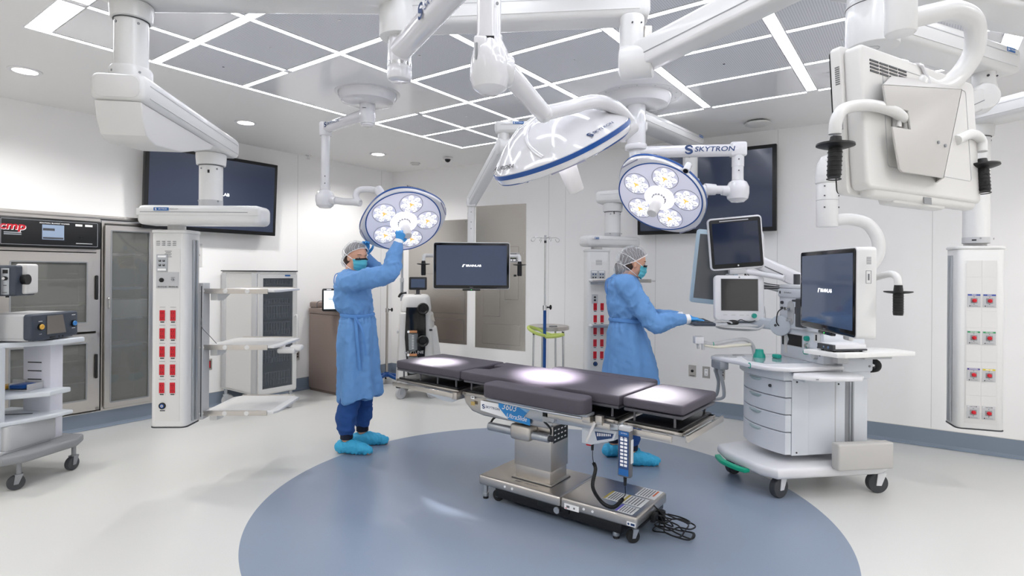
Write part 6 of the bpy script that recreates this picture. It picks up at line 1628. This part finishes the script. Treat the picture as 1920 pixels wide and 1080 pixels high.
def limb(m, pts, rs, n=16, k=5, flat=1.0):
    P_ = spline(pts, k); m_ = len(P_)
    R_ = []
    for i in range(m_):
        u = i/(m_-1)*(len(rs)-1); j = min(int(u), len(rs)-2); f = u-j; R_.append(rs[j]*(1-f)+rs[j+1]*f)
    m.tube(P_, R_, n, flat=flat)
    m.sphere(P_[0], rs[0]*.98, n); m.sphere(P_[-1], rs[-1]*.98, n)
def rings(m, rr, n=40):
    """loft of horizontal ellipses (x, y, z, rx, ry)"""
    vs_ = []; fs = []
    for (x, y, z, rx, ry) in rr:
        for i in range(n):
            a = 2*pi*i/n; vs_.append((x+rx*cos(a), y+ry*sin(a), z))
    for j in range(len(rr)-1):
        for i in range(n): fs.append((j*n+i, j*n+(i+1) % n, (j+1)*n+(i+1) % n, (j+1)*n+i))
    fs.append(tuple(range(n))[::-1]); fs.append(tuple((len(rr)-1)*n+i for i in range(n)))
    m.raw(vs_, fs)
def smooth_rings(rr, k=6):
    P_ = [Vector((r[0], r[2], r[3])) for r in rr]; Q_ = [Vector((r[1], r[2], r[4])) for r in rr]
    A = spline(P_, k); B = spline(Q_, k)
    return [(a.x, b.x, a.y, a.z, b.z) for a, b in zip(A, B)]

def make_hand(M, side, curls, spread=1.0, thumb=(.6, .5), scale=1.0):
    """gloved hand; local x to the fingertips, z out of the back, y*side to the thumb"""
    m = MB(M @ Matrix.Scale(scale, 4))
    m.lathe([(.001, 0), (.024, .002), (.027, .03), (.037, .065), (.041, .085), (.034, .098), (.001, .102)], 20, Ry(pi/2) @ Matrix.Identity(4), sx=.42, sy=1.0)
    m.lathe([(.001, -.05), (.026, -.048), (.024, 0), (.001, .002)], 20, Ry(pi/2), sx=.85, sy=1.0)
    Ls = (.070, .078, .073, .058); ys = (.030, .010, -.011, -.030); bx_ = (.090, .094, .091, .084)
    for i in range(4):
        y = ys[i]*side*spread; c = curls[i]; p = Vector((bx_[i]-.012, y*.95, 0)); pts_ = [p.copy()]
        ang = 0; fan = (y*2.2*spread)
        seg = (.012+Ls[i]*.42, Ls[i]*.32, Ls[i]*.26)
        for k, L_ in enumerate(seg):
            ang += c*(.5, 1.0, .8)[k]
            d = Vector((cos(ang)*cos(fan), cos(ang)*sin(fan), -sin(ang)))
            p = p+d*L_; pts_.append(p.copy())
        limb(m, pts_, (.0096, .0092, .0086, .0074), 10, 4)
    # thumb leaves the side of the palm near its base
    t0 = Vector((.022, .020*side, -.006)); t1_ = t0+Vector((.030, .026*side, -.010)); ta, tb = thumb
    t2_ = t1_+Vector((.032*cos(ta), .020*side*cos(ta), -.034*sin(ta))); t3_ = t2_+Vector((.026*cos(tb), .006*side, -.026*sin(tb)))
    limb(m, [t0, t1_, t2_, t3_], (.014, .0125, .0105, .0085), 10, 4)
    return remeshed(m, .0034, 2)

def person(name, label, root, yaw, head, arms, gown_rr, hips, feet, tie_side=1, seed=1, hem_slant=0, hand_l=None, hand_r=None):
    g = thing(name, label, 'person', (root[0], root[1], 0), yaw)
    M = F(g); inv = M.inverted()
    def Lc(p): return inv @ Vector(p)
    hc, hyaw, hpitch = head
    HM = M @ Tr(Vector(hc)) @ Rz(hyaw) @ Ry(hpitch)         # x = face forward, y = left
    # ---- body: one continuous skin
    b = MB(M)
    rings(b, smooth_rings([(x, y, z, rx*.80, ry*.80) for x, y, z, rx, ry in gown_rr if z > .8]+[]), 32)
    for (sx, (hip, knee, ank)) in enumerate(hips):
        limb(b, [hip, knee, ank], (.082, .056, .046, .036, .034), 16, 6)
        fy, fl = feet[sx]
        fd = Vector((cos(fy), sin(fy), 0)); a_ = Vector(ank)
        limb(b, [Vector((a_.x, a_.y, .045))-fd*.035, Vector((a_.x, a_.y, .045))+fd*.05, Vector((a_.x, a_.y, .032))+fd*.15, Vector((a_.x, a_.y, .026))+fd*.19], (.038, .038, .034, .028), 14, 4, flat=.85)
        b.cyl((a_.x, a_.y, .05), (a_.x, a_.y, .14), .036, .035, 14)
    for (sh, el, wr, hd) in arms:
        sh, el, wr = Lc(sh), Lc(el), Lc(wr)
        limb(b, [sh, el, wr], (.052, .042, .036, .030, .026), 14, 6)
    nb = Vector((gown_rr[0][0], 0, gown_rr[0][2]))
    limb(b, [nb-Z*.06, nb+Z*.02, Vector(hc)-Z*.05+V(-.012, 0, 0)], (.068, .054, .052), 18, 5)
    b.M = HM
    b.sphere((-.012, 0, .035), (.093, .074, .088), 28)             # skull
    b.sphere((.018, 0, -.015), (.068, .062, .080), 24)             # face
    b.sphere((.040, 0, -.070), (.036, .040, .032), 18)             # jaw
    b.sphere((.074, 0, -.004), (.014, .016, .028), 14); b.sphere((.090, 0, -.020), (.014, .0125, .012), 14)   # nose
    b.sphere((.070, 0, -.058), (.014, .024, .010), 14)             # lips
    b.sphere((.066, .0, .038), (.018, .050, .010), 14)             # brow
    for sy in (-1, 1): b.sphere((-.004, sy*.076, -.004), (.018, .009, .030), 14); b.sphere((.062, sy*.036, -.018), (.018, .020, .018), 12)
    vs_, ns, fs = remeshed(b, .0075, 4)
    bb = MB(mt=skin); bb.raw(vs_, fs); body = part('body', g, bb, smooth=180)
    # eyes
    for sy in (-1, 1):
        e = MB(HM, mat('eye_white', '#efe9e4', .25)); e.sphere((.0655, sy*.030, .012), (.011, .013, .0070), 14)
        e.use(mat('iris_dark', '#2d1d16', .2)).sphere((.0728, sy*.031, .0115), (.0045, .006, .0058), 12)
        e.use(mat('lash_brow', '#2a1c16', .6)).tube(spline([(.070, sy*.018, .0175), (.0765, sy*.031, .0200), (.066, sy*.044, .0165)], 4), .0018, 6).tube(spline([(.0775, sy*.014, .034), (.0768, sy*.030, .039), (.0640, sy*.048, .035)], 4), .0024, 6)
        e.use(skin).tube(spline([(.071, sy*.018, .0155), (.0770, sy*.031, .0172), (.067, sy*.044, .0150)], 4), .0030, 6)
        part('eye', body, e)
    # hair and bouffant cap
    def cap_shell(rx, ry, rz, amp, freq, cut, sd, back=.0):
        n1, n2 = 40, 96; vs_ = []; fs = []
        ax = Vector((-.56, 0, .83)).normalized()
        ux = Vector((0, 1, 0)); uy = ax.cross(ux)
        for j in range(n1+1):
            for i in range(n2):
                ph = 2*pi*i/n2; th = cut(ph)*j/n1
                d = ax*cos(th)+(ux*cos(ph)+uy*sin(ph))*sin(th)
                r_ = 1+amp*(abs(noise.noise(Vector((ph*freq*.9, th*1.3, sd))))*1.6-.3)*min(1, j/6)
                if j == 0: r_ = 1
                ridge = amp*.5*sin(ph*17+3*noise.noise(Vector((ph*3, th*2, sd+5))))*(j/n1)**1.5
                r_ += ridge
                p = Vector((d.x*rx, d.y*ry, d.z*rz))*r_+Vector((-.016, 0, .030))
                if d.x < -.3: p.x -= back*(-d.x-.3)*(1 if d.z < .3 else .4); p.z -= back*.35*max(0, -d.x-.3)
                vs_.append(p)
        for j in range(n1):
            for i in range(n2): fs.append((j*n2+i, j*n2+(i+1) % n2, (j+1)*n2+(i+1) % n2, (j+1)*n2+i))
        return vs_, fs
    def cut_(ph):
        # uy points to the front/down: smaller angle in front so the face stays free
        f = sin(ph); return 1.72-.42*max(0, -f if True else f) if False else 1.70-.17*max(0, FR*f)-.02*cos(2*ph)
    axx = Vector((-.56, 0, .83)).normalized(); FR = 1 if (axx.cross(Vector((0, 1, 0)))).x > 0 else -1
    hv, hf = cap_shell(.101, .083, .096, .02, 2, lambda p: cut_(p)-.05, seed*3.1)
    h = MB(HM, hairm); h.raw(hv, hf); h.sphere((-.050, 0, -.022), (.062, .0735, .060), 24)
    h.sphere((-.098, 0, -.045), (.042, .046, .044), 18)
    if seed == 2: h.sphere((-.080, 0, -.065), (.050, .058, .058), 18)
    part('hair', g, h, smooth=60)
    cv, cf = cap_shell(.113, .093, .109, .055, 3, cut_, seed*7.7, back=.02)
    h = MB(HM, capm); h.raw(cv, cf)
    # bun part of the cap
    lv = []; lf = []
    c0, rr_ = ((-.094, 0, -.044), (.058, .064, .056)) if seed == 1 else ((-.074, 0, -.060), (.066, .074, .072))
    tmp = MB(); tmp.sphere(c0, rr_, 28)
    for v in tmp.bm.verts:
        d = v.co-Vector(c0); v.co = Vector(c0)+d*(1+.10*noise.noise(v.co*38+Vector((seed, 0, 0)))+.05*sin(atan2(d.y, d.z)*14))
    idx = {v: i for i, v in enumerate(tmp.bm.verts)}
    h.raw([v.co.copy() for v in tmp.bm.verts], [[idx[v] for v in f_.verts] for f_ in tmp.bm.faces]); tmp.bm.free()
    cap = part('hair_cap', g, h, 'translucent white hair cap', smooth=60)
    h = MB(HM, logow); n2 = 96; h.tube([Vector(p) for p in cv[-n2:]], .0024, 6, True); part('elastic_edge', cap, h)
    # mask
    h = MB(HM, maskm); vs_ = []; fs = []; na, nz = 22, 14
    for j in range(nz+1):
        for i in range(na+1):
            u = -1+2*i/na; w = j/nz; a = u*1.18*(1-.12*w)
            z = .008-.110*w+.012*abs(u)**1.5*(1-w)*-1+.018*abs(u)*w
            rx = .093+.012*cos(u*1.3)*sin(pi*min(1, w*1.1+.05))-.030*max(0, w-.62); ry = .076-.012*w
            pl = .0022*sin(w*pi*6)
            vs_.append(Vector(((rx+pl)*cos(a)+.004, (ry+pl)*sin(a), z)))
    for j in range(nz):
        for i in range(na): q = j*(na+1)+i; fs.append((q, q+1, q+na+2, q+na+1))
    k_ = len(vs_)
    vs_ += [Vector((v.x*.975-.001, v.y*.975, v.z)) for v in vs_]
    fs += [tuple(k_+q for q in reversed(f_)) for f_ in fs]
    bd_ = [i for i in range(na+1)]+[j*(na+1)+na for j in range(1, nz+1)]+[nz*(na+1)+i for i in range(na-1, -1, -1)]+[j*(na+1) for j in range(nz-1, 0, -1)]
    for a_, b_ in zip(bd_, bd_[1:]+bd_[:1]): fs.append((a_, b_, k_+b_, k_+a_))
    h.raw(vs_, fs); mk = part('face_mask', g, h, smooth=80)
    h = MB(HM, black); vs_ = []; fs = []
    for j in range(3):
        for i in range(na+1):
            u = -1+2*i/na; a = u*.92; z = .017-.0080*j-.010*abs(u); vs_.append(Vector(((.1000)*cos(a)+.003, (.0795)*sin(a), z)))
    for j in range(2):
        for i in range(na): q = j*(na+1)+i; fs.append((q, q+1, q+na+2, q+na+1))
    k_ = len(vs_); vs_ += [v*.985 for v in vs_]; fs += [tuple(k_+q for q in reversed(f_)) for f_ in fs]
    h.raw(vs_, fs); part('nose_band', mk, h, 'black band along the top of the mask', smooth=80)
    h = MB(HM, logow)
    for sy in (-1, 1):
        h.tube(spline([(.045, sy*.078, -.002), (.01, sy*.088, .012), (-.035, sy*.094, .030), (-.09, sy*.065, .052), (-.120, 0, .060)], 6), .0034, 6, flat=.6)
        h.tube(spline([(.030, sy*.066, -.085), (.0, sy*.082, -.072), (-.05, sy*.082, -.048), (-.105, sy*.055, -.028), (-.138, 0, -.024)], 6), .0034, 6, flat=.6)
    part('mask_strap', mk, h)
    # ---- gown
    gm_ = MB(M)
    rings(gm_, smooth_rings(gown_rr), 48)
    hemz = gown_rr[-1][2]
    for (sh, el, wr, hd) in arms:
        sh, el, wr = Lc(sh), Lc(el), Lc(wr)
        d1 = (el-sh); mid1 = sh+d1*.5; mid2 = el.lerp(wr, .5)
        limb(gm_, [sh-d1*.10, mid1, el, mid2, wr], (.080, .074, .070, .062, .038), 22, 6)
        gm_.sphere(sh, (.074, .070, .074), 18)
    vs_, ns, fs = remeshed(gm_, .0105, 5)
    out = []
    belt = 1.09
    for v, n_ in zip(vs_, ns):
        l = inv @ v
        th = atan2(l.y, l.x)
        # distance from torso axis tells torso from sleeve
        d = 0
        rad_ = sqrt(l.x*l.x+l.y*l.y)
        fold = 0
        if l.z < belt+.14:
            k_ = min(1, max(0, (belt-l.z)/.55))
            pin = math.exp(-((l.z-belt)/.05)**2)
            fold = (.004+.013*k_)*sin(7*th+2.6*noise.noise(Vector((th*1.1, l.z*1.5, seed))))+.004*sin(19*th+seed+4*noise.noise(Vector((th*2, l.z*3, seed+3))))*(.4+pin)
            fold -= .016*pin
        w1 = noise.noise(Vector((l.x*9, l.y*9, l.z*5+seed*3))); w2 = noise.noise(Vector((l.x*24+l.z*14, l.y*20, l.z*18-l.x*12+seed)))
        w3 = 1-abs(noise.noise(Vector((l.x*11-l.z*9, l.y*8, l.z*9+l.x*7+seed*2))))*2.2
        w4 = 1-abs(noise.noise(Vector((l.x*16+l.z*6, l.y*13-l.z*5, l.z*7-l.x*15+seed*5))))*5
        fold += .008*w1+.0045*w2+.010*max(0, w3)**2*(1 if l.z > belt-.05 else .35)+.006*max(0, w4)*(1 if l.z > belt-.1 else .5)
        # keep it off the sleeve cuffs
        near = min(((v-Vector(a_[2])).length for a_ in arms))
        if near < .12: fold *= near/.12
        out.append(v+n_*fold)
    if hem_slant:
        out = [v+Z*(hem_slant*((inv @ v).x)*max(0, 1-((inv @ v).z-hemz)/.25)) if (inv @ v).z < hemz+.25 else v for v in out]
    gb = MB(mt=gownm); gb.raw(out, fs); gn = part('gown', g, gb, smooth=180)
    # belt and ties
    rb = [r_ for r_ in smooth_rings(gown_rr, 12) if abs(r_[2]-belt) < .03]
    r0 = min(rb, key=lambda r_: abs(r_[2]-belt))
    tb = MB(M, mat('gown_tie', '#5a8ecb', .7))
    tb.tube([Vector((r0[0]+(r0[3]-.004)*cos(2*pi*i/48), r0[1]+(r0[4]-.004)*sin(2*pi*i/48), belt+.004*sin(4*pi*i/48))) for i in range(48)], .010, 8, True, flat=1.6)
    if tie_side == 1:
        for dx, dz in ((0, -.42), (.05, -.30)):
            a0 = -1.2; p0 = Vector((r0[0]+r0[3]*cos(a0), r0[1]+r0[4]*sin(a0)-.004, belt))
            tb.tube(spline([p0, p0+V(.02+dx, -.022, -.10), p0+V(.035+dx, -.024, dz*.6), p0+V(.05+dx, -.02, dz)], 5), .012, 6, flat=.25)
    part('belt', gn, tb)
    for sy in (-1, 1):
        tb = MB(M, MATS['gown_tie'])
        p0 = Vector((gown_rr[0][0]-.10, sy*.02, gown_rr[0][2]-.02))
        tb.tube(spline([p0, p0+V(-.035, sy*.01, -.02), p0+V(-.045, sy*.012, -.08), p0+V(-.035, 0, -.13)], 5), .004, 6); part('neck_tie', gn, tb)
    # ---- trousers, socks, shoe covers
    tr = MB(M)
    for (hip, knee, ank) in hips:
        hip, knee, ank = Vector(hip), Vector(knee), Vector(ank)
        limb(tr, [hip.lerp(knee, .38), knee, ank+Z*.22, ank+Z*.10], (.078, .080, .074, .078, .062), 22, 6)
    vs_, ns, fs = remeshed(tr, .010, 3)
    out = [v+n_*(.010*noise.noise(Vector((v.x*9, v.y*9, v.z*14+seed)))+.006*noise.noise(v*26)+.008*max(0, 1-abs(noise.noise(Vector((v.x*5, v.y*5, v.z*16))))*3)) for v, n_ in zip(vs_, ns)]
    tb = MB(mt=scrub); tb.raw(out, fs); t_ = part('trousers', g, tb, smooth=180)
    for (hip, knee, ank) in hips:
        tb = MB(M, mat('cuff_dark', '#10182c', .8)); a_ = Vector(ank); tb.lathe([(.046, .115), (.050, .12), (.050, .165), (.046, .17)], 22, Tr(a_.x, a_.y, 0)); part('ankle_cuff', t_, tb)
    for sx, (hip, knee, ank) in enumerate(hips):
        fy, fl = feet[sx]; a_ = Vector(ank); fd = Vector((cos(fy), sin(fy), 0))
        sc_ = MB(M)
        limb(sc_, [Vector((a_.x, a_.y, .052))-fd*.045, Vector((a_.x, a_.y, .056))+fd*.04, Vector((a_.x, a_.y, .044))+fd*.13, Vector((a_.x, a_.y, .036))+fd*.185], (.052, .056, .048, .036), 18, 5)
        sc_.cyl((a_.x, a_.y, .05), (a_.x-.006*0, a_.y, .098), .054, .046, 20)
        vs_, ns, fs = remeshed(sc_, .0058, 2)
        out = []
        for v, n_ in zip(vs_, ns):
            p = v+n_*(.006*noise.noise(v*30+Vector((seed, sx, 0)))+.0035*sin(v.x*190+v.y*120+6*noise.noise(v*9))*(.4 if v.z > .03 else .8))
            p.z = max(p.z, .001+.0005*noise.noise(v*40)); out.append(p)
        tb = MB(mt=coverm); tb.raw(out, fs); part('shoe_cover', g, tb, smooth=180)
    # ---- gloves
    for k, (sh, el, wr, hd) in enumerate(arms):
        HMx, side, curls, th_ = hd
        vs_, ns, fs = make_hand(HMx, side, curls, thumb=th_)
        tb = MB(mt=glove); tb.raw(vs_, fs); gl_ = part('glove', g, tb, smooth=180)
        sh, el, wr = Vector(sh), Vector(el), Vector(wr); d = (wr-el).normalized()
        tb = MB(mt=logow); tb.M = look(wr+d*.010, d, (0, 1, 0) if abs(d.z) > .9 else (0, 0, 1)); tb.lathe([(.030, -.012), (.0375, -.008), (.036, .022), (.029, .026)], 20); part('knit_cuff', gn, tb, 'white knitted sleeve cuff')
    return g

capm = mat('cap_gauze', '#e6e9ec', .8, alpha=.3)
_nt = capm.node_tree; _n = _nt.nodes.new('ShaderNodeTexWave'); _n.inputs['Scale'].default_value = 7; _n.inputs['Detail'].default_value = 2; _n.inputs['Distortion'].default_value = 9; _n.inputs['Detail Scale'].default_value = 1.2
_tc = _nt.nodes.new('ShaderNodeTexCoord'); _nt.links.new(_tc.outputs['Object'], _n.inputs['Vector'])
_a = _nt.nodes.new('ShaderNodeMath'); _a.operation = 'SUBTRACT'; _a.inputs[1].default_value = .5; _nt.links.new(_n.outputs['Fac'], _a.inputs[0])
_b = _nt.nodes.new('ShaderNodeMath'); _b.operation = 'ABSOLUTE'; _nt.links.new(_a.outputs[0], _b.inputs[0])
_c = _nt.nodes.new('ShaderNodeMapRange'); _c.inputs[1].default_value = 0; _c.inputs[2].default_value = .16; _c.inputs[3].default_value = .60; _c.inputs[4].default_value = .27; _nt.links.new(_b.outputs[0], _c.inputs[0])
_nt.links.new(_c.outputs[0], _nt.nodes['Principled BSDF'].inputs['Alpha'])
# person on the left holding the lamp
wr1 = V(-.905, 4.475, 1.665)
hdl = h1+n1.normalized()*.165          # on the sterile handle
HR1 = frame(wr1, (hdl-wr1)*1.0+V(-.01, .0, .03), V(-.2, -.9, .3).cross(V(.0, 0, 1)))
d_h = (V(-.885, 4.50, 1.76)-wr1).normalized()
HR1 = frame(wr1, d_h, d_h.cross(V(-.35, .9, .1)))
wl1 = V(-1.225, 4.70, 1.575); dl = (V(-1.215, 4.665, 1.69)-wl1).normalized()
HL1 = frame(wl1, dl, dl.cross(V(.1, -.9, -.2)))
rr1 = [(-.045, 0, 1.455, .060, .075), (-.048, 0, 1.425, .095, .135), (-.045, 0, 1.36, .125, .175), (-.042, 0, 1.25, .140, .180), (-.02, 0, 1.15, .138, .172), (.0, 0, 1.09, .128, .162), (.002, 0, 1.00, .142, .178), (.004, 0, .85, .150, .19), (.018, 0, .62, .155, .195), (.030, 0, .43, .162, .20), (.030, 0, .415, .158, .196)]
person('person', 'person in a blue gown and gloves reaching up to hold the lit lamp', (-1.255, 4.60), radians(-8),
       ((-.012, 0, 1.555), radians(-28), radians(10)),
       [(V(-1.235, 4.43, 1.365), V(-.955, 4.40, 1.435), wr1, (HR1, -1, (1.15, 1.2, 1.2, 1.1), (.9, 1.3))),
        (V(-1.25, 4.77, 1.355), V(-1.13, 4.86, 1.405), wl1, (HL1, 1, (.7, .8, .8, .8), (.5, .6)))],
       rr1, [((0, .085, .86), (.02, .10, .48), (.0, .115, .09)), ((0, -.085, .86), (.005, -.10, .48), (-.035, -.115, .09))],
       [(radians(12), 0), (radians(-2), 0)], seed=1, hem_slant=.16)
# person on the right at the keyboard
rr2 = [(-.035, 0, 1.435, .060, .075), (-.038, 0, 1.405, .095, .130), (-.035, 0, 1.345, .122, .170), (-.030, 0, 1.24, .130, .178), (-.03, 0, 1.15, .128, .170), (-.03, 0, 1.09, .120, .160), (-.02, 0, 1.00, .140, .178), (.005, 0, .85, .175, .20), (.02, 0, .68, .205, .215), (.025, 0, .52, .215, .22), (.025, 0, .505, .21, .215)]
wR = V(1.275, 4.155, 1.112); wL = V(1.285, 4.36, 1.115)
HR2 = frame(wR, V(1, .02, .0), V(1, .02, .0).cross(V(0, 0, -1)))
HR2 = frame(wR, V(1, .05, -.02), V(0, 1, 0))
HL2 = frame(wL, V(1, -.12, -.02), V(0, 1, 0))
person('person', 'person in a blue gown standing in profile with gloved hands at a keyboard', (.905, 4.36), radians(0),
       ((.035, 0, 1.518), radians(0), radians(14)),
       [(V(.865, 4.205, 1.335), V(1.03, 4.13, 1.085), wR, (HR2, 1, (.28, .25, .25, .3), (.2, .2))),
        (V(.87, 4.52, 1.335), V(1.06, 4.56, 1.09), wL, (HL2, -1, (.3, .3, .3, .3), (.2, .2)))],
       rr2, [((0, .085, .82), (.01, .10, .46), (-.09, .10, .09)), ((0, -.085, .82), (.03, -.09, .46), (.005, -.095, .09))],
       [(radians(5), 0), (radians(-4), 0)], tie_side=0, seed=2)
